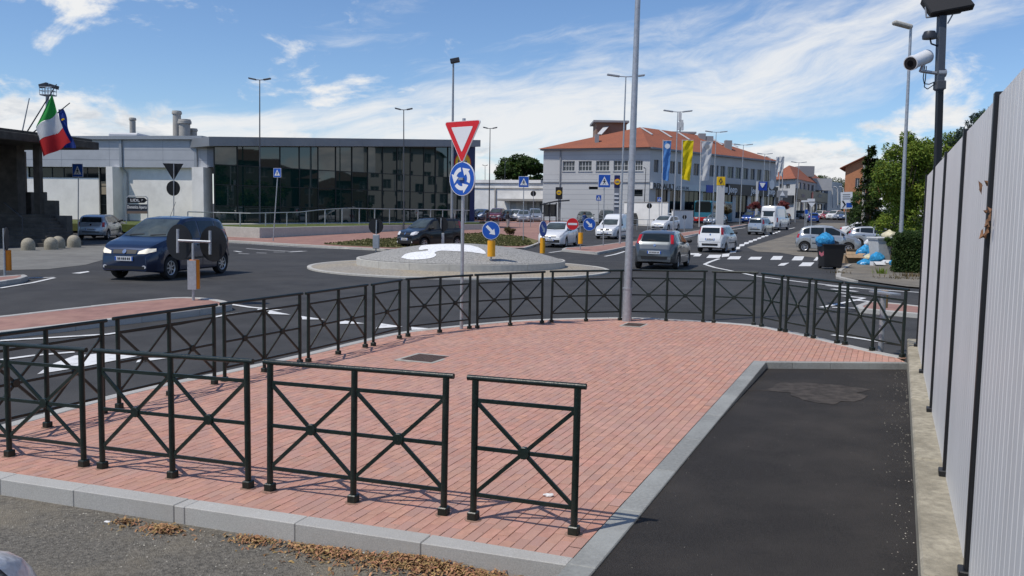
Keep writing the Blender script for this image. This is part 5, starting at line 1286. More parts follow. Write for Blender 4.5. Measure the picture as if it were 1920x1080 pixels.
for x, y in ((1316,257),(1330,262),(1365,270)): q = D(x, y, 128); MB().box(q.x-.5, 127.6, q.z-1, q.x+.5, 128.4, q.z+.5).build('roof_vent', 'grey_trim', roof)
am = thing('antenna_mast', 'short antenna mast on the tiled showroom roof', 'antenna', tuple(D(1275,250,134)))
MB().tube(D(1275,252,134), D(1275,210,134), .12, n=8).build('mast', 'galv', am); 
for y, dx in ((219,0),(236,-3),(237,4),(232,3)): MB().obox(D(1275+dx,y,133.7), (.22,0,0), (0,.15,0), (0,0,.6)).build('antenna', 'frame_white', am, bevel=.04)

# ---------------------------------------------------------------- farther buildings along the road
A2, B2, C2 = (Vector(D(*p)[:2]) for p in ((1440,340,158),(1492,340,150),(1556,340,182))); D2 = A2 + (C2-B2)
g2 = thing('showroom', 'smaller grey showroom with orange roof beyond the large one', 'building', (B2.x, B2.y, 1.8)); ze2 = D(1492,335,150).z
f1 = Fac(A2, B2); f2 = Fac(B2, C2)
q1 = [W4(f1, x0, x1, 345, 354) for x0, x1 in ((1461,1469),(1473,1481))]; f1.wall(1, ze2, q1, g2, 'grey_render')
for q in q1: f1.window(q, g2, 'frame_white', 'glass_win', 2, 1)
q2 = [W4(f2, 1497+i*8.0, 1502+i*8.0, 347, 362) for i in range(7)]; zc = sum(q[2] for q in q2)/7; zd = sum(q[3] for q in q2)/7; q2 = [(q[0],q[1],zc,zd) for q in q2]
s2 = [(f2.len*k/5+.8, f2.len*(k+1)/5-.5, 2.2, 5.0) for k in range(5)]
f2.wall(1, ze2, q2+s2, g2, 'grey_render')
for q in q2: f2.window(q, g2, 'grey_trim', 'glass_win', 1, 1)
for q in s2: f2.window(q, g2, 'mullion', 'glass_shop', 2, 1)
f2.box(MB(), 0, f2.len, 5.3, 7.2, .02, .4).build('sign_band', 'sign_dark', g2); f1.box(MB(), .2, f1.len-.2, 4.6, 6.0, .02, .4).build('sign_band', 'sign_dark', g2)
u, z = f2.uz(1523,367.5,.42); MB().plate(disc_pts(f2.P(u, z, .44), f2.ex, UP, .8, 18), f2.n*.05).build('round_emblem', 'logo_red', g2)
for px in (1507,1538): u, z = f2.uz(px,367.5,.44); text_obj('AUTO' if px < 1520 else 'SERVICE', 1.0, 'frame_white', g2, f2.P(u, z, .44), basis(f2.ex, UP), .01) if False else f2.box(MB(), u-1.6, u+1.6, z-.28, z+.28, .41, .44).build('faded_lettering', 'grey_trim', g2)
cen = (A2+B2+C2+D2)/4; A3, B3, C3, D3 = (ov(p) for p in (A2,B2,C2,D2)); zr2 = D(1478,309,158).z; dl = (C2-B2).normalized(); R1 = (A2+B2)/2+dl*6; R2 = (C2+D2)/2-dl*9
MB().add([V3(A3,ze2), V3(B3,ze2), V3(C3,ze2), V3(D3,ze2), V3(R1,zr2), V3(R2,zr2)], [(0,1,4),(1,2,5,4),(2,3,5),(3,0,4,5),(3,2,1,0)]).build('roof', 'roof_tile', g2)
a = D(1500,311,166); MB().box(a.x, 166, a.z-2, a.x+2.8, 170, a.z).build('roof_lantern', 'grey_trim', g2); MB().box(a.x+3.2, 168, a.z-4.5, a.x+7, 172, a.z-2.2).build('dormer', 'grey_render', g2)
g3 = thing('office_block', 'pale grey flat roofed block with curved white canopies', 'building', tuple(D(1565,395,185)))
f3 = Fac(D(1553,350,178), D(1579,350,188)); zt3 = f3.uz(1565,341)[1]; q3 = [(f3.len*k/4+.25, f3.len*(k+1)/4-.25, 3.0+j*3.0, 5.2+j*3.0) for k in range(4) for j in range(2)]
f3.wall(1, zt3, q3, g3, 'cladding'); [f3.window(q, g3, 'frame_white', 'glass_win', 1, 1) for q in q3]; MB().obox(f3.P(f3.len/2, zt3/2+.5, -5.01), f3.ex*f3.len/2, UP*(zt3/2-.5), f3.n*4.99).build('body', 'cladding', g3)
for x0 in (1558,1568,1579):
    pts = [D(x0+7*math.sin(a)-7+7, 352-2+ (-8)*math.sin(a)+10, 172) for a in (0,.4,.8,1.2,1.57)]
    MB().path([D(x0-5,350,172), D(x0-1,350.8,172), D(x0+2,354,172), D(x0+3,362,172), D(x0+3,390,172)], .12, 8).build('canopy_arm', 'frame_white', g3, smooth=True)
# house with gable behind the conifer
hs = thing('house', 'terracotta gabled house half hidden behind the conifer', 'house', tuple(D(1610,400,150)))
h0 = D(1584,345,150); h1 = D(1650,345,147.6); fh = Fac(h0, h1); zE = fh.uz(1586,312)[1]; zR = fh.uz(1620,295)[1]
hw = [(fh.len*.3, fh.len*.42, zE-3.6, zE-2.0), (fh.len*.6, fh.len*.72, zE-3.6, zE-2.0)]
fh.wall(1, zE, hw, hs, 'ochre_wall'); [fh.window(q, hs, 'frame_white', 'glass_win', 2, 1, sill=True) for q in hw]
MB().add([fh.P(0,zE), fh.P(fh.len,zE), fh.P(fh.len*.55,zR)], [(0,1,2)]).build('gable', 'ochre_wall', hs, recalc=False)
MB().add([fh.P(0,zE,-10), fh.P(0,1,-10), fh.P(0,1,0), fh.P(0,zE,0)], [(0,1,2,3)]).build('side_wall', 'ochre_wall', hs)
for a, b in ((-.9, .55), (1.07, .55)):
    e = fh.len*a if a < 0 else fh.len*a; e = -.9 if a < 0 else fh.len+.9; dzz = (zR-zE)*.9/(fh.len*.5)
    MB().plate([fh.P(e, zE-dzz+.05, .7), fh.P(fh.len*.55, zR+.08, .7), fh.P(fh.len*.55, zR+.08, -10), fh.P(e, zE-dzz+.05, -10)], UP*.16).build('roof_slope', 'roof_tile', hs)
# ---------------------------------------------------------------- what the glass front mirrors: stand-in houses placed out of view on the right
def mirrored_house(x, y, w_, dp, h, m, lab, nwin, nst, rz=0):
    t = thing('apartment_house', lab, 'building', (x, y, 0)); ex = Vector((math.cos(rz), math.sin(rz), 0)); fc = Fac(Vector((x,y,0))+ex*w_/2, Vector((x,y,0))-ex*w_/2)
    wn_ = [(w_*(i+.28)/nwin, w_*(i+.72)/nwin, 1.0+j*h/nst*.97, 2.6+j*h/nst*.97) for i in range(nwin) for j in range(nst)]
    fc.wall(0-.2, h, wn_, t, m); [fc.window(q, t, 'frame_white', 'glass_win', 2, 1) for q in wn_]
    MB().obox(fc.P(w_/2, h/2, -dp/2-.3), fc.ex*w_/2, UP*h/2, fc.n*dp/2).build('body', m, t)
    MB().add([fc.P(-.6,h,.6), fc.P(w_+.6,h,.6), fc.P(w_+.6,h,-dp-.6), fc.P(-.6,h,-dp-.6), fc.P(w_*.3,h+2.2,-dp/2), fc.P(w_*.7,h+2.2,-dp/2)], [(0,1,5,4),(1,2,5),(2,3,4,5),(3,0,4)]).build('roof', 'roof_old', t)
mat('roof_old', (.09, .055, .042), .9, var=.2, scale=3)
mat('cream_wall', (.55, .53, .48), .9, var=.05)
mirrored_house(66, 36, 16, 12, 9, 'stone_mid', 'dark apartment house across the road to the right of the fence', 5, 3, math.pi/2+.1)
mirrored_house(60, 53, 12, 12, 6.5, 'stone_back', 'low brown house beside the dark apartment house', 4, 2, math.pi/2)
mirrored_house(62, 66, 13, 12, 12.5, 'cream_wall', 'cream apartment house beside the low brown house', 4, 4, math.pi/2)
mirrored_house(64, 81, 12, 12, 11, 'white_wall', 'white apartment house at the end of the row right of the fence', 4, 3, math.pi/2-.05)
# ============================================================ cars
mat('car_glass', (.014, .019, .020), .04, spec=.6)
mat('screen_glass', (.055, .068, .064), .05, spec=.7, var=.3, scale=2)
mat('lamp_clear', (.62, .63, .65), .12, spec=.6, var=.2, scale=30)
mat('lamp_red', (.42, .012, .02), .15, spec=.6)
mat('lamp_on', (.9, .85, .7), .2, emit=((1, .85, .65), .22))
mat('chrome', (.6, .6, .62), .15, metal=1.0)
mat('rim', (.46, .47, .49), .3, metal=.6)
mat('plate_white', (.70, .71, .72), .4)
mat('seam', (.008, .008, .009), .7)
def paint(name, col, metal=.35, rough=.28): return mat('paint_'+name, col, rough, metal=metal, coat=.7, spec=.5)
for n, c, mt in (('blue',(.005,.018,.055),.45),('black',(.008,.009,.011),.2),('white',(.72,.73,.73),0),('grey',(.095,.108,.12),.6),('silver',(.43,.45,.46),.6),('lightblue',(.35,.41,.47),.5),('cobalt',(.012,.06,.28),.4),('red',(.38,.02,.02),.1),('darkgrey',(.045,.048,.052),.4),('green',(.10,.13,.11),.4),('steelblue',(.10,.15,.25),.5),('wine',(.13,.02,.03),.3)): paint(n, c, mt)
def lerp_tab(tab, s):
    if s <= tab[0][0]: return tab[0][1]
    for (a, va), (b, vb) in zip(tab[:-1], tab[1:]):
        if s <= b: t = (s-a)/(b-a); return va+(vb-va)*t
    return tab[-1][1]
def smooth_tab(tab, L_, rad=.07):
    return lambda s: sum(lerp_tab(tab, min(L_, max(0, s+o*rad)))*w for o, w in ((-1,.12),(-.5,.22),(0,.32),(.5,.22),(1,.12)))
class Style: pass
WHEEL = {}
def wheel_mesh(r, w=.19):
    key = (round(r, 3), w)
    if key in WHEEL: return WHEEL[key]
    h = w/2
    t = MB().lathe((0,0,0), [(r*.62,-h*.85),(r*.72,-h),(r*.93,-h*.95),(r,-h*.6),(r,h*.6),(r*.93,h*.95),(r*.72,h),(r*.62,h*.85)], 28, axis='y').mesh('tyre'); shade(t, 50); t.materials.append(M('rubber'))
    mb = MB().lathe((0,0,0), [(0,h*.55),(r*.12,h*.62),(r*.17,h*.55)], 16, axis='y').lathe((0,0,0), [(r*.53,h*.72),(r*.60,h*.86),(r*.645,h*.84),(r*.645,-h*.8)], 28, axis='y')
    for k in range(7):
        a = 2*math.pi*k/7; e = Vector((math.cos(a),0,math.sin(a))); b = Vector((-math.sin(a),0,math.cos(a)))
        mb.obox(e*r*.34+Vector((0,h*.6,0)), e*r*.24, b*r*.052, (0,h*.12,0))
    rm = mb.mesh('rim'); shade(rm, 35); rm.materials.append(M('rim'))
    dk = MB().lathe((0,0,0), [(0,h*.2),(r*.6,h*.25),(r*.64,h*.1)], 20, axis='y').mesh('hub'); dk.materials.append(M('black_plastic'))
    WHEEL[key] = (t, rm, dk); return WHEEL[key]
def make_style(name, L_, Wd, Hh, wb, fo, wr, top, belt, wins, ws, rw, head, tail, detail=1, tumble=.20, low=.20, grille=None, plate_f=.50, plate_r=.62, strip=True, spare=None, intake=None, rbump=None, roofw=None, mirror_z=None, fog=True, doors=None, hatch=True, rails=False, waist=.5, antenna=False, badge=True, rplate_w=.26):
    """s runs from the nose (0) to the tail (L); local +x is forward"""
    hw = Wd/2; ft = smooth_tab(top, L_); fb = smooth_tab(belt, L_, .10)
    xw = [fo, fo+wb]; ra = wr*1.16
    def wid(s):
        e = min(s, L_-s); k = 1 - .22*max(0, 1-e/.55)**2.4 - .03*max(0, 1-e/1.4)**2
        return hw*k
    def zlow(s):
        z = low + .05*max(0, 1-s/.35) + .10*max(0, 1-(L_-s)/.5)
        for c in xw:
            q = abs(s-c)
            if q < ra: z = max(z, wr + math.sqrt(ra*ra-q*q)*.98)
        return z
    st = set(np.linspace(0, L_, 46).round(3)) | {.015, .04, .07, round(L_-.015,3), round(L_-.04,3), round(L_-.07,3)}
    for c in xw: st |= {round(c+ra*k,3) for k in (-1.001,-.98,-.9,-.75,-.5,-.25,0,.25,.5,.75,.9,.98,1.001)}
    st = sorted(st); fin = [st[0]]
    for q in st[1:]:
        if q-fin[-1] > .006: fin.append(q)
    st = fin; rows = []
    for s in st:
        w = wid(s); zl = zlow(s); zb = max(fb(s), zl+.06); zt = max(ft(s), zb+.015); g = zt-zb
        tm = min(1, g/.5); wrf = w*(.93 - tumble*tm)
        pts = [(0, zl+.02), (w*.62, zl+.01), (w*.93, zl), (w*.985, zl+.35*min(.12, zb-zl)), (w*1.0, zl+waist*(zb-zl)), (w*.985, zl+.82*(zb-zl)), (w*.955, zb-.008), (w*.93, zb+.05*g)]
        for k in (.25, .5, .75): pts.append((w*.93+(wrf-w*.93)*k, zb+g*(.05+.83*k)))
        pts += [(wrf, zb+.88*g), (wrf*.93, zb+.965*g), (wrf*.75, zb+.99*g), (wrf*.4, zt), (0, zt+.008)]
        rows.append([(L_/2-s, y, z) for y, z in pts])
    n = len(rows[0]); v = []; fcs = []; under = []
    for r in rows: v += r + [(x, -y, z) for x, y, z in r[1:-1]]
    m = n + n-2
    def ix(i, j):
        if j < n: return i*m + j
        return i*m + n + (2*n-2-j) - 1          # mirrored
    ring = list(range(n)) + list(range(n, 2*n-2))
    for i in range(len(rows)-1):
        for j in range(2*n-2):
            j2 = (j+1) % (2*n-2)
            fcs.append((ix(i,j), ix(i,j2), ix(i+1,j2), ix(i+1,j))); under.append(1 if j in (0,1) or j in (2*n-3, 2*n-4) else 0)
    fcs.append(tuple(ix(0,j) for j in range(2*n-2))); fcs.append(tuple(ix(len(rows)-1,j) for j in range(2*n-2))[::-1]); under += [0,0]
    me = bpy.data.meshes.new('body'); me.from_pydata(v, [], fcs); me.update()
    me.materials.append(M('paint_white')); me.materials.append(M('black_plastic'))
    me.polygons.foreach_set('material_index', under)
    bm = bmesh.new(); bm.from_mesh(me); bmesh.ops.recalc_face_normals(bm, faces=bm.faces); bm.to_mesh(me); bvh = BVHTree.FromBMesh(bm); bm.free(); shade(me, 38)
    S = Style(); S.L = L_; S.parts = [('body', me, None, None)]; S.H = Hh
    ctr = Vector((0,0,.6))
    def project(poly2, axis, sgn, off=.006, cuts=3, th=0):
        """poly2: outline in (y, z) for axis x or (x, z) for axis y"""
        bm = bmesh.new(); vs = [bm.verts.new((p[0], p[1], 0)) for p in poly2]
        try: fc = bm.faces.new(vs)
        except ValueError: bm.free(); return None
        bmesh.ops.triangulate(bm, faces=[fc]); bmesh.ops.subdivide_edges(bm, edges=bm.edges[:], cuts=cuts, use_grid_fill=True)
        bad = []
        for q in bm.verts:
            a, z = q.co.x, q.co.y
            o = Vector((sgn*5, a, z)) if axis == 'x' else Vector((a, sgn*5, z)); d = Vector((-sgn,0,0)) if axis == 'x' else Vector((0,-sgn,0))
            h = bvh.ray_cast(o, d)
            if h[0] is None: bad.append(q); continue
            nn = h[1] if h[1].dot(d) < 0 else -h[1]
            q.co = h[0] + nn*off
        bmesh.ops.delete(bm, geom=bad, context='VERTS')
        if th:
            r = bmesh.ops.extrude_face_region(bm, geom=bm.faces[:])
        me = bpy.data.meshes.new('p'); bm.normal_update(); bm.to_mesh(me); bm.free()
        if not len(me.polygons): return None
        # face outwards
        p = me.polygons[0]
        dd = Vector((sgn,0,0)) if axis == 'x' else Vector((0,sgn,0))
        if sum(q.normal.dot(dd) for q in me.polygons) < 0: me.flip_normals()
        shade(me, 60); return me
    def add(nm, me, m, par=None):
        if me is not None: me.materials.append(M(m)); S.parts.append((nm, me, m, par)); return len(S.parts)-1
    X = lambda s: L_/2-s
    # side windows, built from the belt line and the roof line
    for sgn in (1, -1):
        for s0, s1 in wins:
            lo, hi = [], []
            for k in range(13):
                s = s0+(s1-s0)*k/12; zb = fb(s)+.045; zt = min(ft(s)-.105, Hh-.13)
                if zt-zb > .035: lo.append((X(s), zb)); hi.append((X(s), zt))
            if len(lo) > 2: add('side_window', project(lo+hi[::-1], 'y', sgn, .005, 2), 'car_glass')
        if doors:
            for s in doors:
                zb = fb(s)-.02; z0 = low+.09; add('door_seam', project([(X(s)-.008,z0),(X(s)+.008,z0),(X(s)+.008,zb),(X(s)-.008,zb)], 'y', sgn, .004, 2), 'seam')
            for s in [(doors[i+1])-.16 for i in range(len(doors)-1)]:
                z = fb(s)-.14; add('door_handle', project([(X(s)-.08,z-.018),(X(s)+.08,z-.018),(X(s)+.08,z+.018),(X(s)-.08,z+.018)], 'y', sgn, .02, 1), 'black_plastic')
        if strip:
            a, b = fo+ra+.06, fo+wb-ra-.06; add('side_strip', project([(X(a),.50),(X(b),.52),(X(b),.57),(X(a),.55)], 'y', sgn, .012, 3), 'black_plastic')
        # mirror
        sm_ = [w_[0] for w_ in wins][0]+.12; zb = (mirror_z or fb(sm_)+.07); yy = sgn*(wid(sm_)*.95)
        bmm = bmesh.new(); bmesh.ops.create_icosphere(bmm, subdivisions=2, radius=1)
        for q in bmm.verts: q.co = Vector((q.co.x*.055, q.co.y*.105, q.co.z*.075)) + Vector((X(sm_), yy+sgn*.11, zb+.05))
        mm = bpy.data.meshes.new('mirror'); bmm.to_mesh(mm); bmm.free(); shade(mm, 60); mm.materials.append(M('black_plastic')); S.parts.append(('mirror', mm, None, None))
        mm = MB().bar((X(sm_), yy-sgn*.03, zb), (X(sm_), yy+sgn*.06, zb+.02), .05, .04).mesh('mirror_arm'); mm.materials.append(M('black_plastic')); S.parts.append(('mirror_arm', mm, None, None))
    if ws: z0, z1, h0, h1 = ws; add('windscreen', project([(-h0,z0),(0,z0-.025),(h0,z0),(h1,z1),(0,z1+.012),(-h1,z1)], 'x', 1, .006, 5), 'screen_glass')
    if rw: z0, z1, h0, h1 = rw; add('rear_window', project([(-h0,z0),(h0,z0),(h1,z1),(-h1,z1)], 'x', -1, .006, 5), 'car_glass')
    for sgn in (1, -1):
        i = add('headlight', project([(sgn*y, z) for y, z in head], 'x', 1, .010, 4), 'lamp_clear')
        add('tail_light', project([(sgn*y, z) for y, z in tail], 'x', -1, .012, 4), 'lamp_red')
        if fog: add('fog_lamp', project([(sgn*(hw*.66+.06*math.cos(a)), .36+.045*math.sin(a)) for a in np.linspace(0, 6.28, 9)[:-1]], 'x', 1, .01, 1), 'lamp_clear')
    if grille:
        for y, z0, z1 in grille: add('grille', project([(-y,z0),(y,z0),(y*1.03,z1),(-y*1.03,z1)], 'x', 1, .012, 3), 'black_plastic')
    if badge and grille: y, z0, z1 = grille[0]; add('badge', project([(.055*math.cos(a), (z0+z1)/2+.055*math.sin(a)) for a in np.linspace(0, 6.28, 11)[:-1]], 'x', 1, .03, 1), 'chrome')
    if badge: add('badge', project([(.05*math.cos(a), plate_r+.26+.05*math.sin(a)) for a in np.linspace(0, 6.28, 11)[:-1]], 'x', -1, .015, 1), 'chrome')
    if intake: y, z0, z1 = intake; add('air_intake', project([(-y,z0),(y,z0),(y,z1),(-y,z1)], 'x', 1, .012, 3), 'black_plastic')
    if rbump: y, z0, z1 = rbump; add('bumper_strip', project([(-y,z0),(y,z0),(y,z1),(-y,z1)], 'x', -1, .016, 4), 'black_plastic')
    for sgn, z in ((1, plate_f), (-1, plate_r)):
        wp_ = .26 if sgn > 0 else rplate_w
        i = add('number_plate', project([(-wp_,z-.056),(wp_,z-.056),(wp_,z+.056),(-wp_,z+.056)], 'x', sgn, .022, 2), 'plate_white')
        for q in (-1, 1): add('plate_band', project([(q*wp_,z-.05),(q*(wp_-.04),z-.05),(q*(wp_-.04),z+.05),(q*wp_,z+.05)], 'x', sgn, .025, 1), 'sign_blue', i)
        mbp = MB()
        xs = -.18
        for ch in range(7):
            if ch in (2, 5): xs += .012
            mbp.box(0, xs, z-.032, 0.001, xs+.032, z+.032); xs += .050
        vsn = []
        for a in mbp.v:
            h = bvh.ray_cast(Vector((sgn*5, a[1], a[2])), Vector((-sgn,0,0))); vsn.append(((h[0].x if h[0] else sgn*L_/2)+sgn*(.026+a[0]), a[1], a[2]))
        mp = bpy.data.meshes.new('plate_characters'); mp.from_pydata(vsn, [], mbp.f); mp.update(); mp.materials.append(M('seam')); S.parts.append(('plate_characters', mp, None, i))
    if hatch:
        zt_ = rw[0]-.06 if rw else 1.0
        add('hatch_seam', project([(-hw*.72,plate_r-.16),(hw*.72,plate_r-.16),(hw*.72,plate_r-.147),(-hw*.72,plate_r-.147)], 'x', -1, .006, 4), 'seam')
    if rw:
        add('wiper', project([(-.02,rw[0]+.02),(.30,rw[0]+.045),(.30,rw[0]+.06),(-.02,rw[0]+.045)], 'x', -1, .02, 2), 'seam')
    if ws:
        for q in (-.5, .12): add('wiper', project([(q,ws[0]+.0),(q+.42,ws[0]+.03),(q+.42,ws[0]+.048),(q,ws[0]+.02)], 'x', 1, .02, 3), 'seam')
    if rails:
        for sgn in (1,-1):
            a = X(rails[0]); b = X(rails[1]); y = sgn*hw*.66; z = ft(rails[0]+.3)-.015
            me2 = MB().path([(a,y,z-.02),(a-.12,y,z+.035),(b+.12,y,z+.03),(b,y,z-.03)], .018, 6).mesh('roof_rail'); me2.materials.append(M('black_plastic')); S.parts.append(('roof_rail', me2, None, None))
    if antenna:
        me2 = MB().tube((X(antenna),0,ft(antenna)), (X(antenna)-.28,0,ft(antenna)+.42), .006, n=6).mesh('antenna'); me2.materials.append(M('black_plastic')); S.parts.append(('antenna', me2, None, None))
    me2 = MB().box(X(fo+wb+ra*.9), -hw*.66, low+.02, X(fo-ra*.9), hw*.66, .62).mesh('underbody'); me2.materials.append(M('black_plastic')); S.parts.append(('underbody', me2, None, None))
    S.wheels = []
    for c in xw:
        for sgn in (1, -1): S.wheels.append((X(c), sgn*(hw-.125), wr, sgn))
    return S
def place_car(S, p, heading, paintm, label, cat='car', name='car', group=None, lamps=False, sc=1.0, pitch=None, skip=()):
    t = thing(name, label, cat, tuple(p), group, 0, local=True); t.rotation_euler = (0, 0, heading); t.scale = (sc,)*3
    if p.y > 30:
        e = Vector((math.cos(heading), math.sin(heading))); sl = (T(p.x+e.x, p.y+e.y)-T(p.x-e.x, p.y-e.y))/2; t.rotation_euler = (0, -math.atan(sl), heading)
    made = []
    for i, (nm, me, m, par) in enumerate(S.parts):
        if nm in skip: made.append(None); continue
        o = bpy.data.objects.new(nm, me); C.objects.link(o); o.parent = t if par is None or made[par] is None else made[par]; made.append(o)
        if nm == 'body' or nm == 'panel_cover': o.material_slots[0].link = 'OBJECT'; o.material_slots[0].material = M('paint_'+paintm)
        if nm == 'headlight' and lamps: o.material_slots[0].link = 'OBJECT'; o.material_slots[0].material = M('lamp_on')
    for x, y, r, sgn in S.wheels:
        ty, rm, hb = wheel_mesh(r); w = bpy.data.objects.new('wheel', ty); C.objects.link(w); w.parent = t; w.location = (x, y, r)
        if sgn < 0: w.rotation_euler = (0, 0, math.pi)
        for nm, me in (('rim', rm), ('hub', hb)): o = bpy.data.objects.new(nm, me); C.objects.link(o); o.parent = w
    return t
ST = {}
ST['idea'] = make_style('idea', 3.93, 1.70, 1.66, 2.51, .80, .305, [(0,.62),(.03,.76),(.12,.88),(.45,1.0),(.88,1.10),(1.30,1.38),(1.72,1.605),(2.2,1.655),(3.1,1.64),(3.62,1.56),(3.80,1.20),(3.90,.95),(3.93,.72)], [(0,.58),(.05,.70),(.2,.82),(.85,1.0),(2,1.02),(3.4,1.09),(3.8,1.06),(3.93,.68)],
    [(1.02,1.30),(1.36,2.20),(2.28,3.06),(3.14,3.55)], (1.13,1.56,.66,.53), (1.14,1.53,.56,.52), [(.38,.69),(.60,.70),(.76,.76),(.75,.83),(.62,.83),(.40,.76)], [(.66,.92),(.76,.92),(.72,1.28),(.62,1.28)],
    grille=[(.33,.69,.79)], intake=(.58,.30,.38), doors=(1.12,2.24,3.10), rbump=(.70,.50,.56), plate_f=.57, plate_r=.78, antenna=2.0)
ST['panda'] = make_style('panda', 3.54, 1.59, 1.55, 2.30, .66, .285, [(0,.60),(.03,.74),(.10,.84),(.4,.94),(.78,1.02),(1.12,1.32),(1.42,1.515),(1.8,1.545),(2.9,1.525),(3.36,1.48),(3.45,1.15),(3.51,.90),(3.54,.66)], [(0,.56),(.05,.68),(.2,.80),(.8,.94),(2,.96),(3.1,1.0),(3.45,1.0),(3.54,.60)],
    [(1.0,1.24),(1.30,2.02),(2.09,2.78),(2.86,3.22)], (1.06,1.47,.60,.52), (1.08,1.42,.54,.50), [(.40,.70),(.60,.70),(.70,.76),(.70,.88),(.56,.88),(.40,.82)], [(.62,1.0),(.72,1.0),(.67,1.40),(.58,1.40)],
    grille=[(.34,.72,.80)], intake=(.52,.30,.40), doors=(1.06,2.05,2.82), rbump=(.66,.48,.56), plate_f=.50, plate_r=.66, rails=(1.5,3.2), tumble=.16)
ST['panda3'] = make_style('panda3', 3.65, 1.64, 1.55, 2.30, .70, .29, [(0,.60),(.03,.76),(.12,.88),(.45,.98),(.85,1.06),(1.2,1.35),(1.52,1.52),(1.9,1.55),(3.0,1.53),(3.42,1.47),(3.56,1.12),(3.62,.92),(3.65,.68)], [(0,.56),(.05,.70),(.2,.82),(.9,.96),(2,.98),(3.2,1.03),(3.55,1.0),(3.65,.62)],
    [(1.04,1.30),(1.36,2.10),(2.17,2.86),(2.94,3.28)], (1.10,1.47,.60,.52), (1.10,1.40,.52,.49), [(.40,.70),(.62,.72),(.72,.80),(.70,.92),(.54,.90),(.40,.82)], [(.60,1.02),(.70,1.02),(.66,1.40),(.55,1.42)],
    grille=[(.34,.72,.80)], intake=(.52,.30,.42), doors=(1.10,2.13,2.90), rbump=(.70,.40,.52), plate_f=.50, plate_r=.76, tumble=.17)
ST['punto'] = make_style('punto', 4.06, 1.69, 1.49, 2.51, .84, .31, [(0,.56),(.03,.68),(.12,.80),(.5,.94),(1.05,1.04),(1.5,1.30),(1.92,1.455),(2.4,1.49),(3.2,1.45),(3.62,1.37),(3.90,1.08),(4.0,.94),(4.06,.70)], [(0,.52),(.05,.62),(.2,.74),(1.0,.92),(2,.95),(3.4,1.03),(3.9,1.0),(4.06,.62)],
    [(1.24,1.50),(1.56,2.40),(2.48,3.24),(3.30,3.52)], (1.07,1.42,.63,.53), (1.06,1.34,.54,.48), [(.34,.66),(.60,.66),(.74,.74),(.72,.90),(.62,.92),(.40,.76)], [(.60,.98),(.70,.98),(.65,1.30),(.54,1.32)],
    grille=[(.36,.62,.67)], intake=(.60,.30,.48), doors=(1.32,2.44,3.2), rbump=(.66,.40,.50), plate_f=.46, plate_r=.66, strip=False, tumble=.20)
ST['sedan'] = make_style('sedan', 4.35, 1.72, 1.43, 2.60, .86, .31, [(0,.56),(.03,.68),(.12,.76),(.6,.88),(1.25,.96),(1.8,1.28),(2.15,1.40),(2.6,1.43),(3.1,1.38),(3.75,1.04),(4.2,.98),(4.31,.86),(4.35,.66)], [(0,.52),(.05,.62),(.2,.72),(1.2,.88),(2.2,.91),(3.7,.96),(4.2,.92),(4.35,.60)],
    [(1.45,1.70),(1.76,2.50),(2.58,3.22)], (.99,1.35,.62,.52), (1.04,1.32,.58,.50), [(.38,.60),(.66,.62),(.74,.70),(.70,.78),(.40,.74)], [(.44,.76),(.74,.76),(.72,.92),(.46,.92)],
    grille=[(.34,.60,.70)], intake=(.56,.30,.40), doors=(1.50,2.54,3.3), rbump=(.72,.46,.52), plate_f=.45, plate_r=.72)
ST['hatch'] = make_style('hatch', 3.85, 1.66, 1.46, 2.45, .78, .30, [(0,.56),(.03,.68),(.12,.78),(.5,.90),(1.0,.98),(1.45,1.28),(1.8,1.42),(2.3,1.46),(3.0,1.43),(3.45,1.35),(3.70,1.02),(3.80,.92),(3.85,.68)], [(0,.52),(.05,.62),(.2,.74),(1.0,.90),(2,.92),(3.2,.98),(3.7,.95),(3.85,.60)],
    [(1.2,1.45),(1.5,2.30),(2.38,3.05)], (1.02,1.38,.61,.52), (1.02,1.31,.56,.50), [(.38,.62),(.64,.64),(.72,.72),(.68,.80),(.40,.75)], [(.60,.76),(.72,.76),(.70,1.02),(.60,1.02)],
    grille=[(.34,.60,.70)], intake=(.56,.30,.40), doors=(1.25,2.34), rbump=(.70,.44,.50), plate_f=.45, plate_r=.62)
ST['aclass'] = make_style('aclass', 3.62, 1.72, 1.59, 2.42, .70, .30, [(0,.62),(.03,.74),(.12,.84),(.4,.96),(.72,1.06),(1.2,1.36),(1.6,1.55),(2.1,1.59),(2.9,1.55),(3.28,1.44),(3.48,1.10),(3.58,.92),(3.62,.72)], [(0,.58),(.05,.68),(.2,.80),(.8,.97),(2,1.0),(3.0,1.04),(3.45,1.02),(3.62,.66)],
    [(.92,1.12),(1.18,2.0),(2.08,2.80),(2.87,3.22)], (1.10,1.51,.64,.53), (1.10,1.40,.58,.52), [(.40,.68),(.62,.70),(.74,.78),(.68,.88),(.42,.80)], [(.62,.84),(.74,.84),(.70,1.08),(.60,1.08)],
    grille=[(.30,.68,.78)], intake=(.56,.30,.40), doors=(.98,2.04,2.83), rbump=(.70,.48,.56), plate_f=.48, plate_r=.72)
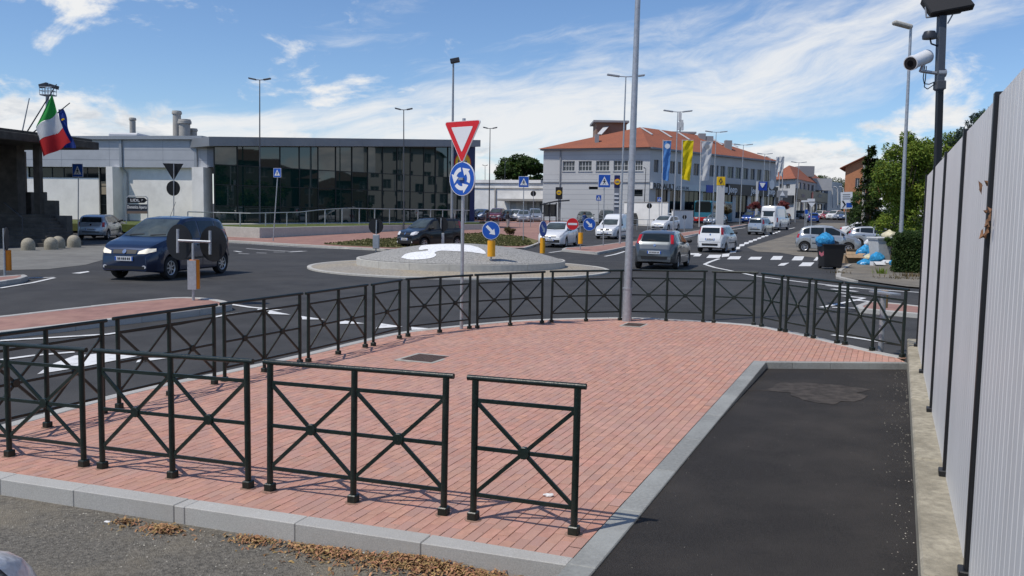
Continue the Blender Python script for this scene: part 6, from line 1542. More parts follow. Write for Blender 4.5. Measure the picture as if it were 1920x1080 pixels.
ST['caddy'] = make_style('caddy', 4.2, 1.70, 1.85, 2.60, .80, .30, [(0,.58),(.03,.70),(.12,.80),(.6,.94),(1.08,1.02),(1.5,1.34),(1.85,1.50),(2.05,1.56),(2.35,1.80),(2.8,1.85),(3.9,1.84),(4.08,1.80),(4.16,1.1),(4.2,.70)], [(0,.54),(.05,.64),(.2,.76),(1.0,.92),(2,.95),(3.4,.98),(4.0,.98),(4.2,.64)],
    [(1.28,1.52),(1.58,2.15)], (1.06,1.44,.63,.53), (1.20,1.60,.60,.56), [(.40,.62),(.66,.64),(.74,.72),(.72,.80),(.40,.78)], [(.68,.80),(.76,.80),(.74,1.2),(.66,1.2)],
    grille=[(.36,.66,.76)], intake=(.58,.30,.40), doors=(1.34,2.25), rbump=(.72,.42,.50), plate_f=.46, plate_r=.76, tumble=.13)
ST['van'] = make_style('van', 5.4, 1.97, 2.55, 3.20, .92, .34, [(0,.80),(.04,.98),(.15,1.08),(.5,1.22),(.85,1.34),(1.35,1.95),(1.65,2.28),(2.0,2.50),(2.6,2.55),(4.9,2.55),(5.2,2.53),(5.32,2.42),(5.36,1.4),(5.4,.80)], [(0,.74),(.05,.86),(.2,1.0),(.9,1.22),(2,1.25),(4.5,1.25),(5.2,1.25),(5.4,.74)],
    [(1.05,1.32),(1.40,2.1)], (1.42,2.10,.76,.64), (1.45,2.02,.72,.66), [(.52,.80),(.76,.80),(.84,.90),(.82,1.06),(.56,1.0)], [(.86,.86),(.94,.86),(.92,1.32),(.84,1.32)],
    grille=[(.46,.82,.94)], intake=(.6,.36,.50), doors=(1.0,2.2,3.3), rbump=(.86,.46,.60), plate_f=.60, plate_r=.82, tumble=.10, badge=False, low=.26)
# heading: 0 faces +x (right), pi/2 away from the viewer
def two_pt(pa, pb): a = G(*pa); b = G(*pb); return math.atan2(b.y-a.y, b.x-a.x)
def car_at(px, heading, style, col, lab, off=(0,0), **k):
    p = G(*px); p = Vector((p.x+off[0], p.y+off[1], 0)); p.z = T(p.x, p.y); return place_car(ST[style], p, heading, col, lab, **k)
# --- moving cars
fwl = G(311,520.5); 
place_car(ST['idea'], Vector((-10.2, 25.7, T(-10.2, 25.7))), R(258), 'blue', 'dark blue tall hatchback crossing in front of the low wall, headlights lit', lamps=True, sc=1.07)
car_at((797,467), R(180+48), 'panda', 'black', 'black boxy hatchback with roof rails beyond the roundabout dome', off=(.2,1.1), sc=1.08)
car_at((1034,464), R(180+72), 'punto', 'white', 'white rounded hatchback waiting beside the sideways blue sign', off=(.5,1.6))
car_at((1147,449), R(180+66), 'caddy', 'white', 'white small delivery van with high rear box', cat='van', name='delivery_van', off=(.3,2.0))
car_at((1230,506), R(70), 'punto', 'grey', 'grey hatchback driving away past the tall plaza lamp post', off=(.6,1.9))
car_at((1329,474), R(63), 'panda3', 'white', 'white hatchback seen from behind on the road lane', off=(.9,1.8))
car_at((1417,441), R(58), 'panda', 'silver', 'silver hatchback following the tall white van', off=(.9,1.7))
car_at((1445,432), R(58), 'van', 'white', 'tall white panel van driving away along the road', cat='van', name='van', off=(1.2,2.6))
car_at((1236,434), R(180+58), 'punto', 'white', 'white hatchback approaching on the far side of the median', off=(.9,1.8))
car_at((1262,428), R(180+58), 'hatch', 'white', 'white hatchback close behind the approaching white one', off=(.9,1.8))
car_at((1333,423), R(180+55), 'sedan', 'lightblue', 'pale blue saloon approaching beside the median lamp', off=(1,2))
car_at((1203,421), R(180+50), 'idea', 'blue', 'dark blue tall car behind the white delivery van', off=(.8,1.8))
car_at((1404,419), R(180+55), 'idea', 'cobalt', 'blue tall car parked by the kerb before the yellow totem', off=(.8,1.8))
car_at((1524,417.5), R(75), 'hatch', 'cobalt', 'bright blue small car far along the road', off=(.6,1.8))
# --- parked on the right
p = G(1553,474); place_car(ST['aclass'], Vector((p.x+.2, p.y+.75, T(p.x,p.y))), R(-17), 'silver', 'silver tall hatchback parked behind the black wheeled bin')
p = G(1590,466); place_car(ST['punto'], Vector((p.x+2.3, p.y+.6, T(p.x,p.y))), R(-22), 'silver', 'silver hatchback parked between the tall silver and the white car')
p = G(1590,447); place_car(ST['sedan'], Vector((p.x+1.0, p.y-1.5, T(p.x,p.y))), R(-20), 'white', 'white saloon parked before the grey cabinet')
# --- left, by the portico
car_at((160,450), R(100), 'hatch', 'silver', 'grey hatchback seen from behind next to the stone bollards', off=(0,1.9), sc=1.02)
p = G(128,446); place_car(ST['sedan'], Vector((p.x-.6, p.y+6, T(p.x,p.y))), R(95), 'darkgrey', 'dark car parked beside the grey hatchback by the portico')
# --- far rows
far = 'before the farther showroom'
row = [('white','hatch','white small car at the near end of the row '+far),('darkgrey','idea','dark tall car next to the first white one '+far),('silver','punto','silver hatchback between the dark tall car and the blue moving car'),('white','panda','white boxy car beside the red saloon '+far),('red','sedan','red saloon in the far row '+far),('white','idea','white tall car just past the red saloon '+far),('silver','hatch','silver small car by the direction board '+far),('steelblue','punto','blue grey hatchback at the end of the row '+far)]
for i, (c, s, l) in enumerate(row):
    x = (1474,1488,1504,1538,1552,1565,1577,1588)[i]; p = D(x, 405, 158-i*1.2); p.z = T(p.x, p.y)
    place_car(ST[s], p, R(200+((i*37) % 40)), c, l, group='cars in the far row')
park = [(868,'darkgrey','hatch','dark grey small car behind the end of the glass shop'),(884,'black','sedan','black saloon beside the shop corner post'),(901,'steelblue','punto','steel blue hatchback in the shop car park'),(932,'wine','idea','wine red tall car in the shop car park'),(950,'darkgrey','hatch','dark grey small car behind the walking person'),(966,'white','punto','white hatchback in the shop car park row'),(982,'silver','hatch','silver small car next to the white hatchback in the car park'),(1003,'silver','idea','silver tall car left of the bus shelter'),(1098,'green','sedan','grey green saloon in the car park beyond the bus shelter'),(1140,'darkgrey','idea','dark tall car before the narrow dark totem')]
for i, (x, c, s, l) in enumerate(park):
    p = D(x, 402, 104 + (i % 3)*1.5); p.z = T(p.x, p.y); place_car(ST[s], p, R(250 + (i*53) % 50), c, l, group='cars in the shop car park')
more = [(1180,106,'darkgrey','sedan','dark saloon behind the white delivery van'),(1215,108,'silver','hatch','silver small car before the white boundary wall'),(1228,107,'white','idea','white tall car before the white boundary wall'),(1247,106,'white','punto','white hatchback parked under the pale blue banner'),(1268,104,'darkgrey','hatch','dark small car parked under the yellow banner'),(1284,106,'silver','punto','silver hatchback parked between yellow and grey banners'),(1468,125,'darkgrey','punto','dark hatchback parked right of the red shrub'),(1428,112,'darkgrey','sedan','dark saloon parked below the blue showroom sign')]
for i, (x, d, c, s, l) in enumerate(more):
    p = D(x, 402, d-6); p.z = T(p.x, p.y); place_car(ST[s], p, R(215 + (i*31) % 40), c, l, group='cars before the showroom')
# --- the car whose bonnet corner pokes into the street
place_car(ST['punto'], Vector((-3.12, 1.72, T(-3.12, 1.72)+.01)), R(72), 'silver', 'silver car bonnet corner by the near kerb')
# --- coach with red bottom
cz_ = G(1317,419.5); co = thing('coach', 'coach with dark blue windscreen, teal band and red front bumper', 'bus', tuple(cz_), local=True); co.rotation_euler = (0, 0, R(180+58)); 
def lbox(par, nm, m, x0, y0, z0, x1, y1, z1, bev=.05): o = MB().box(x0,y0,z0,x1,y1,z1).build(nm, m, par, bevel=bev); return o
bd_ = lbox(co, 'body', mat('coach_teal', (.03,.16,.23), .4, coat=.4), -8.4, -1.2, .35, 0, 1.2, 2.95, .12)
lbox(co, 'windscreen', 'car_glass', -.3, -1.1, 1.45, .03, 1.1, 2.75, .06); lbox(co, 'front_panel', mat('coach_red', (.42,.02,.02), .35, coat=.4), -1.6, -1.22, .32, .04, 1.22, .85, .05)
lbox(co, 'destination_box', 'sign_dark', -.3, -.9, 2.70, .045, .9, 2.90, .02)
for s in (-1, 1):
    lbox(co, 'headlight', 'lamp_clear', -.05, s*.85-.2, .66, .055, s*.85+.2, .80, .02); lbox(co, 'side_windows', 'car_glass', -8.0, s*1.19-.03, 1.5, -.5, s*1.19+.03, 2.6, .02)
    lbox(co, 'mirror', 'black_plastic', -.05, s*1.38-.1, 1.9, .12, s*1.38+.1, 2.35, .04)
    for x in (-1.6, -6.2):
        ty, rm, hb = wheel_mesh(.5, .28); w = bpy.data.objects.new('wheel', ty); C.objects.link(w); w.parent = co; w.location = (x, s*1.08, .5); w.rotation_euler = (0,0,0 if s > 0 else math.pi); o = bpy.data.objects.new('rim', rm); C.objects.link(o); o.parent = w
# ============================================================ vegetation
def leafmat(name, col, col2, k=.35, tr=.3):
    m = mat(name, col, .6, col2=col2, scale=1.2, island=k, spec=.3); nt = m.node_tree; b = nt.nodes['Principled BSDF']
    t = nt.nodes.new('ShaderNodeBsdfTranslucent'); src = b.inputs['Base Color'].links[0].from_socket; nt.links.new(src, t.inputs[0])
    mx = nt.nodes.new('ShaderNodeMixShader'); mx.inputs[0].default_value = tr; nt.links.new(b.outputs[0], mx.inputs[1]); nt.links.new(t.outputs[0], mx.inputs[2]); nt.links.new(mx.outputs[0], nt.nodes['Material Output'].inputs[0]); return name
leafmat('leaf_mid', (.055,.105,.018), (.10,.16,.028)); leafmat('leaf_dark', (.030,.058,.014), (.058,.095,.022)); leafmat('leaf_bright', (.15,.22,.028), (.22,.29,.042), tr=.4)
leafmat('leaf_red', (.16,.03,.035), (.26,.07,.06)); leafmat('leaf_blue', (.03,.055,.045), (.055,.085,.07)); leafmat('leaf_brown', (.09,.075,.03), (.15,.10,.04))
leafmat('leaf_grass', (.075,.09,.025), (.13,.12,.045))
mat('bark', (.085,.065,.045), .9, var=.3, scale=12, bump=.6, bscale=30)
def leaves(centres, radii, n, size, seed, flat=.5, shell=.55):
    rng = np.random.default_rng(seed); k = len(centres); c = np.array(centres); r = np.array(radii, float).reshape(k, -1)
    if r.shape[1] == 1: r = np.repeat(r, 3, 1)
    w = r.prod(1)**(2/3); idx = rng.choice(k, n, p=w/w.sum())
    d = rng.normal(size=(n,3)); d /= np.linalg.norm(d, axis=1)[:,None]
    rad = shell + (1-shell)*rng.random(n)**.6; rad *= 1 + rng.normal(0, .10, n)
    p = c[idx] + d*r[idx]*rad[:,None]
    nrm = d*.7 + rng.normal(0, .6, (n,3)); nrm[:,2] += flat; nrm /= np.linalg.norm(nrm, axis=1)[:,None]
    a = np.cross(nrm, rng.normal(size=(n,3))); a /= np.linalg.norm(a, axis=1)[:,None]; b = np.cross(nrm, a)
    s = size*rng.uniform(.6, 1.35, n)[:,None]
    v = np.stack([p-a*s*.95, p-b*s*.45+nrm*s*.12, p+a*s*.95, p+b*s*.45+nrm*s*.12], 1).reshape(-1,3)
    return v, np.arange(4*n).reshape(-1,4)
def leaf_obj(name, v, f, m, parent):
    off = np.array(ORG.get(parent.name, (0,0,0))) if parent else np.zeros(3)
    me = bpy.data.meshes.new(name); me.from_pydata((v-off).tolist(), [], f.tolist()); me.update(); return link(name, me, m, parent)
def tree(base, blobs, n, size, m, lab, seed, trunk_r=.16, group=None, m2=None, name='tree', branches=True, shell=.5, cat='tree'):
    base = Vector(base); t = thing(name, lab, cat, tuple(base), group)
    rng = random.Random(seed); cs = []; rs = []
    for (c, r) in blobs:
        c = Vector(c)
        for k in range(9):
            d = Vector((rng.gauss(0,1), rng.gauss(0,1), rng.gauss(0,.8))); d.normalize(); q = rng.uniform(.45, .85)
            rr = r if isinstance(r, tuple) else (r,r,r); cs.append((c.x+d.x*rr[0]*q, c.y+d.y*rr[1]*q, c.z+d.z*rr[2]*q)); rs.append(tuple(x*rng.uniform(.28,.50) for x in rr))
    v, f = leaves(cs, rs, n, size, seed, shell=shell); leaf_obj('crown', v, f, m, t)
    if m2: v, f = leaves(cs[::3], rs[::3], n//4, size, seed+1, shell=.8); leaf_obj('crown', v, f, m2, t)
    top = Vector(blobs[0][0]); mb = MB()
    mid = base.lerp(top, .5); mb.tube(base-UP*.2, mid, trunk_r, trunk_r*.7, 10).tube(mid, top, trunk_r*.7, trunk_r*.25, 8)
    if branches:
        for c in cs[::2]: mb.tube(base.lerp(top, rng.uniform(.35,.8)), c, trunk_r*.28, trunk_r*.08, 5)
    mb.build('trunk', 'bark', t, smooth=True); return t
def dpt(px, py, d): return D(px, py, d)
d = 150; b = dpt(965,400,d); b.z = T(b.x,d)
tree(b, [(dpt(972,315,d), (3.6,3.0,2.4)), (dpt(948,327,d), (2.4,2.2,1.8)), (dpt(1000,312,d), (2.6,2.4,2.0)), (dpt(985,330,d), (3.5,3,2))], 9000, .28, 'leaf_dark', 'round dark leafy tree behind the white warehouse', 11, .3, m2='leaf_mid')
# trees beside the right pavement
d = 44; b = dpt(1700,470,d); b.z = T(b.x,d)
tree(b, [(dpt(1695,325,d), (1.6,1.5,1.9)), (dpt(1672,372,d), (1.2,1.2,1.2)), (dpt(1728,292,d), (1.3,1.2,1.3)), (dpt(1715,385,d), (1.7,1.5,1.5)), (dpt(1698,268,d), (.9,.9,.9)), (dpt(1662,325,d), (.7,.7,.9)), (dpt(1742,350,d), (1.4,1.3,1.8)), (dpt(1690,425,d), (1.3,1.2,1.0)), (dpt(1765,285,d), (1.1,1.0,1.0)), (dpt(1668,285,d), (.45,.5,.6))], 30000, .080, 'leaf_bright', 'bushy bright green tree behind the clipped hedge', 12, .14, m2='leaf_mid')
d = 34; b = dpt(1850,470,d); b.z = T(b.x,d)
tree(b, [(dpt(1822,243,d), (.62,.6,.42)), (dpt(1842,224,d), (.5,.5,.36)), (dpt(1862,240,d), (.8,.8,.7)), (dpt(1800,262,d), (.5,.5,.4)), (dpt(1850,275,d), (1.0,1.0,.9))], 9000, .055, 'leaf_blue', 'dark bluish green tree rising above the white fence', 13, .10, m2='leaf_mid')
# conifer: drooping tiers
def conifer(px, y0, y1, d, lab, seed, wpx):
    b = dpt(px, y1, d); b.z = T(b.x, d); tp = dpt(px, y0, d); h = tp.z-b.z; t = thing('conifer', lab, 'tree', tuple(b)); rng = np.random.default_rng(seed)
    MB().tube(b-UP*.2, tp, .16, .03, 8).build('trunk', 'bark', t); wm = wpx/F*d; V = []; k0 = 0; Fc = []; mb = MB()
    for k in range(95):
        u = k/95; z = b.z+h*(.10+.90*u); L = wm*(1-u)**.8*rng.uniform(.65,1.15)+.12; a = rng.uniform(0,6.283); e = Vector((math.cos(a),math.sin(a),0)); s = Vector((-math.sin(a),math.cos(a),0))
        o = Vector((b.x,b.y,z)); mb.tube(o, o+e*L*.9-UP*L*.30, .02, .006, 4)
        for j in range(60):
            q = rng.uniform(.12,1.0); c = o + e*L*q - UP*L*(.36*q-.10*q*q) + s*rng.normal(0,.16)*L*(1.1-q*.6) + UP*rng.normal(-.05,.07); ln = rng.uniform(.14,.34); dr = (e*rng.normal(.5,.4)+s*rng.normal(0,.7)+UP*rng.normal(-.25,.3)).normalized(); wv = dr.cross(UP)*.075
            V += [c-wv, c+dr*ln-wv*.4, c+dr*ln+wv*.4, c+wv]; Fc.append((k0,k0+1,k0+2,k0+3)); k0 += 4
    mb.build('branches', 'bark', t); leaf_obj('crown', np.array([tuple(q) for q in V]), np.array(Fc), 'leaf_dark', t)
conifer(1628, 272, 420, 62, 'dark drooping conifer in front of the terracotta house', 5, 44)
# distant trees
for i, (x, y0, w, d, m, lab) in enumerate(((1545,318,30,215,'leaf_dark','far dark tree beyond the smaller showroom roof'),(1578,330,26,205,'leaf_dark','far dark tree beside the terracotta house'),(1598,352,22,140,'leaf_mid','green tree at the end of the dusty parking strip'),(1610,365,26,75,'leaf_dark','dark shrubby tree below the conifer'),(1645,372,30,66,'leaf_dark','dense dark tree behind the grey cabinet'),(1600,335,18,190,'leaf_mid','far pale green tree above the parked cars'))):
    b = dpt(x, 405, d); b.z = T(b.x, d); r = w/F*d; tp = dpt(x, y0, d); zc = tp.z - r*.9; nb = max(1, int((zc-b.z)/(r*1.1)))
    bl_ = [((b.x+(j % 2)*r*.3, d, zc-j*r*1.0), (r, r, r*.95)) for j in range(nb+1) if zc-j*r > b.z+r*.3]
    tree(b, bl_, 6500, max(.08, r*.055), m, lab, 40+i, .2, branches=False, group='trees along the far road')
# shrubs before the showrooms
for i, (x, y, w, d, m, lab) in enumerate(((1412,384,13,108,'leaf_red','red leaved shrub beside the blue showroom sign'),(1470,385,13,112,'leaf_red','red leaved shrub before the white banners'),(1348,392,10,106,'leaf_brown','brown green shrub beside the yellow totem'),(1364,395,12,106,'leaf_brown','taller brown green shrub left of the parked blue car'),(1352,382,8,108,'leaf_red','small red shrub behind the yellow totem'),(1672,455,16,40,'leaf_mid','loose green shrub behind the rubbish'),(955,431,12,66,'leaf_brown','low brown shrub on the grass verge'))):
    c = dpt(x, y, d); r = w/F*d; b = Vector((c.x, d, T(c.x, d)+.05)); tree(b, [((c.x, d, max(c.z, b.z+r*.6)), (r, r, r*.7))], 2200, max(.035, r*.09), m, lab, 70+i, .05, group=None, name='shrub', cat='shrub')
# clipped hedge
def hedge(p0, p1, w, h, lab, seed, m='leaf_mid'):
    p0 = Vector(p0); p1 = Vector(p1); t = thing('hedge', lab, 'hedge', tuple(p0)); rng = np.random.default_rng(seed); e = (p1-p0); L = e.length; e.normalize(); s = Vector((-e.y,e.x,0)); n = int(L*5200)
    u = rng.uniform(0, L, n); f = rng.integers(0, 4, n); a = rng.uniform(-1,1,n); z = rng.uniform(0,1,n); jt = rng.normal(0,.045,n)
    P = np.zeros((n,3)); b0 = np.array(p0); E_ = np.array(e); S_ = np.array(s)
    sd_ = np.where(f == 0, -w/2+jt, np.where(f == 1, w/2+jt, a*w/2)); hh = np.where(f >= 2, h+jt+.05*np.sin(u*4), z*h)
    ue = np.where((f == 3) & (z < .5), jt*1.0, u); hh = np.where((f == 3) & (z < .5), rng.uniform(0,h,n), hh)
    P = b0 + ue[:,None]*E_ + sd_[:,None]*S_; P[:,2] = p0.z + hh
    nr = rng.normal(size=(n,3)); nr[:,2] += .6; nr /= np.linalg.norm(nr,axis=1)[:,None]; A_ = np.cross(nr, rng.normal(size=(n,3))); A_ /= np.linalg.norm(A_,axis=1)[:,None]; B_ = np.cross(nr, A_); q = .045*rng.uniform(.6,1.3,n)[:,None]
    v = np.stack([P-A_*q, P-B_*q*.5, P+A_*q, P+B_*q*.5],1).reshape(-1,3); leaf_obj('foliage', v, np.arange(4*n).reshape(-1,4), m, t)
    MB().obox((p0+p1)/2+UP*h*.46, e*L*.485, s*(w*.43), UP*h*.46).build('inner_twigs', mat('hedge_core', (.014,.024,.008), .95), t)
hp0 = G(1708,512,off=.05); hedge(hp0 + Vector((-.05,.1,0)), hp0 + Vector((3.4,7.5,.0)), 1.05, D(1708,443,hp0.y).z - hp0.z, 'clipped green hedge beside the lamp post and white fence', 8, 'leaf_dark')
# tufts of weeds in the kerb joints
def weeds(px, n, r, h, lab, seed, m='leaf_bright', off=.05):
    c = G(*px, off=off); rng = random.Random(seed); mb = MB()
    for k in range(n):
        x = c.x+rng.gauss(0,r); y = c.y+rng.gauss(0,r*.7); z = T(x,y)+off; a = rng.uniform(0,6.28); l = Vector((math.cos(a)*.5,math.sin(a)*.5,1)).normalized()*h*rng.uniform(.4,1); s = Vector((-math.sin(a),math.cos(a),0))*.012
        mb.add([Vector((x,y,z))-s, Vector((x,y,z))+s, Vector((x,y,z))+l*.6+s*.7, Vector((x,y,z))+l], [(0,1,2,3)])
    tag(mb.build('weeds', m, recalc=False), lab, 'weeds', kind='stuff')
weeds((1651,513), 90, .10, .32, 'tuft of green weeds in front of the rubbish bags', 1); weeds((1715,518), 160, .35, .22, 'weeds along the hedge foot', 2, 'leaf_brown'); weeds((1572,512), 60, .18, .15, 'dry weeds on the pavement kerb', 3, 'leaf_brown'); weeds((1690,522), 90, .4, .14, 'low dry weeds on the dusty pavement', 4, 'leaf_brown')
def grass_blades(poly_px, n, h, m, seed, off, fn=T):
    P_ = [G(*p, off=off) for p in poly_px]; xs = [p.x for p in P_]; ys = [p.y for p in P_]; rng = random.Random(seed); mb = MB(); k = 0
    while k < n:
        x = rng.uniform(min(xs),max(xs)); y = rng.uniform(min(ys),max(ys)); c = False; j = len(P_)-1
        for i in range(len(P_)):
            if (P_[i].y > y) != (P_[j].y > y) and x < (P_[j].x-P_[i].x)*(y-P_[i].y)/(P_[j].y-P_[i].y)+P_[i].x: c = not c
            j = i
        k += 1
        if not c: continue
        z = fn(x,y)+off; a = rng.uniform(0,6.28); s = Vector((math.cos(a),math.sin(a),0))*rng.uniform(.03,.07); l = Vector((rng.gauss(0,.3),rng.gauss(0,.3),1))*h*rng.uniform(.4,1.2); o = Vector((x,y,z)); mb.add([o-s, o+s, o+l+s*.2, o+l-s*.2], [(0,1,2,3)])
    tag(mb.build('grass_tufts', m, recalc=False), 'uneven grass tufts on the verge', 'grass', kind='stuff')
grass_blades([(606,457),(728,463.5),(852,460),(975,461),(1000,458),(985,444),(905,436),(770,445),(690,448)], 12000, .07, 'leaf_grass', 4, .125)

# ============================================================ rubbish by the pavement
def wheel_bin(px, lab, wpx, hpx, m, lid_open, d=None):
    b = G(*px); d = b.y; w = wpx/F*d/2; h = hpx/F*d; t = thing('rubbish_bin', lab, 'bin', tuple(b)); v = []
    for z, k in ((.08,.80),(h*.93,1.0)): v += [(b.x-w*k, b.y-w*k, b.z+z), (b.x+w*k, b.y-w*k, b.z+z), (b.x+w*k, b.y+w*k, b.z+z), (b.x-w*k, b.y+w*k, b.z+z)]
    MB().add(v, [(0,3,2,1),(4,5,6,7),(0,1,5,4),(1,2,6,5),(2,3,7,6),(3,0,4,7)]).build('body', m, t, bevel=.03)
    MB().obox((b.x,b.y,b.z+h*.93), (w*1.07,0,0), (0,w*1.07,0), (0,0,.03)).build('rim', m, t, bevel=.015)
    for s in (-1,1): MB().lathe((b.x+s*w*.7, b.y+w*.72, b.z+.10), [(0,-.05),(.10,-.05),(.10,.05),(0,.05)], 16, axis='x').build('wheel', 'rubber', t)
    if lid_open: MB().obox((b.x+w*.1, b.y+w*.85, b.z+h*1.06), Vector((w*.98,0,-.16)), (0,.06,.10), (.02,0,.025)).build('lid', m, t, bevel=.02)
    else: MB().obox((b.x, b.y, b.z+h*.985), (w*1.1,0,.02), (0,w*1.1,0), (0,0,.035)).build('lid', m, t, bevel=.025)
    return b, d
mat('bin_black', (.012,.012,.014), .5); mat('bin_white', (.55,.56,.55), .5, var=.08); mat('bag_blue', (.04,.27,.52), .25, var=.45, scale=9, bump=1.0, bscale=14); mat('bag_purple', (.20,.14,.40), .25, var=.2, scale=7); mat('card', (.36,.25,.15), .85, var=.12); mat('bag_cream', (.55,.50,.33), .5, var=.2, scale=9); mat('bag_white', (.66,.67,.68), .5, var=.1)
bb_, d_ = wheel_bin((1556,504), 'black wheeled rubbish bin with a blue bag under its open lid', 40, 49, 'bin_black', True)
MB().plate([D(1536,471,d_-.33), D(1541,475,d_-.33), D(1544,471,d_-.33), D(1545,478,d_-.33), D(1540,481,d_-.33), D(1536,477,d_-.33)], (0,-.006,0)).build('sticker', mat('pink', (.65,.18,.22), .6), bpy.data.objects['rubbish_bin'])
wheel_bin((1657,493), 'white rubbish bin heaped over with bags and card', 46, 48, 'bin_white', False)
def bag(px, r_px, m, lab, seed, base_y=None, squash=.8, d=None, group='rubbish bags'):
    b = G(px[0], base_y) if base_y else None; d = d or b.y; c = D(px[0], px[1], d); r = r_px/F*d; bm = bmesh.new(); bmesh.ops.create_icosphere(bm, subdivisions=3, radius=1); rng = random.Random(seed); fs_ = [(Vector((rng.gauss(0,1),rng.gauss(0,1),rng.gauss(0,1)))*rng.uniform(2,7), rng.uniform(0,6.3)) for k in range(9)]
    for v in bm.verts:
        n = sum(math.sin(v.co.dot(a)+p) for a, p in fs_)/9; k = 1+.28*n; co = v.co*k
        if co.z > .55: co.x *= 1.0-(co.z-.55)*1.1; co.y *= 1.0-(co.z-.55)*1.1; co.z = .55+(co.z-.55)*1.5
        v.co = Vector((co.x*r, co.y*r*.9, max(co.z*r*squash, -r*squash*.8)))
    me = bpy.data.meshes.new('rubbish_bag'); bm.to_mesh(me); bm.free(); shade(me, 30); o = link('rubbish_bag', me, m); o.location = c; tag(o, lab, 'rubbish bag', group)
bag((1547,452), 16.9, 'bag_blue', 'blue rubbish bag on top of the black wheeled bin', 1, d=d_-.05); bag((1622,475), 16.2, 'bag_blue', 'large blue rubbish bag between cardboard and white bin', 2, 486)
bag((1622,494), 14.3, 'bag_blue', 'flat blue rubbish bag lying in front of the heap', 3, 498, .5); bag((1645,486), 14.3, 'bag_blue', 'blue rubbish bag before the white bin', 4, 494); bag((1668,484), 13.7, 'bag_purple', 'purple rubbish bag before the white bin', 5, 492, .6)
bag((1678,468), 11.7, 'bag_blue', 'blue rubbish bag squeezed between white bin and lamp post', 6, 488, 1.3); bag((1675,494), 8.5, 'bag_blue', 'small blue rubbish bag at the lamp post foot', 7, 499); bag((1630,483), 11.7, 'bag_cream', 'pale yellow rubbish bag in the heap', 8, 491, .6)
bag((1668,441), 15.6, 'bag_cream', 'cream sack on top of the white bin', 9, d=G(1657,493).y+.1, squash=.55); bag((1632,456), 11.7, 'bag_white', 'white sack behind the heap', 10, 484)
def carton(px, w, dd, h, rz, tilt, m, lab, seed=0):
    b = G(*px); o = thing('cardboard_box', lab, 'box', tuple(b), local=True); o.rotation_euler = (tilt, 0, rz)
    th = .012; mb = MB().box(-w,-dd,0,w,dd,th).box(-w,-dd,th,-w+th,dd,h).box(w-th,-dd,th,w,dd,h).box(-w+th,-dd,th,w-th,-dd+th,h).box(-w+th,dd-th,th,w-th,dd,h); mb.build('carton', m, o)
    MB().obox((0,-dd-.12,h-.05), (w,0,0), (0,.12,.06), (0,.002,.004)).build('flap', m, o); MB().obox((w+.1,0,h+.02), (.1,0,.05), (0,dd,0), (0,0,.004)).build('flap', m, o)
carton((1593,493), .42, .30, .38, .15, 0, 'card', 'large brown cardboard box beside the black bin'); carton((1600,484), .38, .16, .45, -.3, .45, 'card', 'brown cardboard box leaning over the larger one')
carton((1643,500), .22, .15, .22, .1, 0, 'bag_white', 'white polystyrene box in front of the bags'); carton((1664,496), .17, .14, .2, -.1, 0, 'bag_white', 'small white polystyrene box before the purple bag')
paper((1581,506), 'white paper scrap on the pavement kerb by the bin', .07, T)
# cabinet, pole, direction board on the right
cb_ = G(1640,437); d = cb_.y
c1 = thing('cabinet', 'tall grey utility cabinet before the dark trees', 'cabinet', (D(1629,430,d).x, d, T(20,d))); a = D(1621,428,d); b = D(1631.5,394.5,d); MB().box(a.x, d, T(a.x,d), b.x, d+.4, b.z).build('body', mat('cabinet_grey', (.36,.37,.36), .7), c1, bevel=.02); MB().box(a.x+.06, d-.012, T(a.x,d)+.15, b.x-.06, d, b.z-.08).build('door', 'cabinet_grey', c1, bevel=.005)
c2 = thing('gate', 'dark grey sheet metal gate beside the cabinet', 'gate', (D(1642,430,d).x, d, T(20,d))); a = D(1633,428,d+.3); b = D(1653,393,d+.3); MB().box(a.x, d+.3, T(a.x,d), b.x, d+.36, b.z).build('leaf', mat('gate_grey', (.12,.13,.145), .6), c2); MB().box(a.x-.05, d+.25, T(a.x,d), a.x+.05, d+.41, b.z+.1).build('post', 'gate_grey', c2)
MB().path([(a.x+.5,d+.285,b.z-1.2),(a.x+.5,d+.285,b.z-.9)], .02, 6).build('handle', 'dark_metal', c2)
for k in range(1, 6): xx = a.x+(b.x-a.x)*k/6; MB().box(xx-.015, d+.285, T(a.x,d)+.1, xx+.015, d+.299, b.z-.1).build('rib', 'gate_grey', c2)
up_ = thing('utility_pole', 'weathered concrete utility pole beside the conifer', 'pole', tuple(D(1620,395,66))); q = D(1620,400,66); MB().tube((q.x,66,T(q.x,66)), D(1621,305,66), .14, .09, 12).build('shaft', 'concrete', up_, smooth=True); MB().tube(D(1619,309,66), D(1623,309,66), .05, n=6).build('insulator', 'frame_white', up_)
db = thing('direction_sign', 'large white and blue direction board with road diagram', 'sign', (D(1587,420,92).x, 92, T(D(1587,420,92).x,92)), ); d = 92; P_ = lambda x, y, o=0: D(x, y, d+o)
MB().plate([P_(1576.5,360.5), P_(1598.5,359.5), P_(1598.5,391.5), P_(1576.5,391.5)], (0,.04,0)).build('board', 'sign_white', db)
MB().plate([P_(1587,380.5,-.02), P_(1597.5,380,-.02), P_(1597.5,388.5,-.02), P_(1587,389,-.02)], (0,.02,0)).build('blue_panel', 'sign_blue', db); MB().plate([P_(1580,376,-.02), P_(1581.3,376,-.02), P_(1586,383,-.02), P_(1586,384.5,-.02), P_(1585,384.5,-.02), P_(1580.5,390,-.02), P_(1579,390,-.02), P_(1583,384,-.02), P_(1579,378,-.02)], (0,.02,0)).build('road_diagram', 'sign_dark', db)
for y in (364,368,372): MB().plate([P_(1580,y,-.02), P_(1594,y-.3,-.02), P_(1594,y+1.2,-.02), P_(1580,y+1.5,-.02)], (0,.02,0)).build('text_line', 'grey_trim', db)
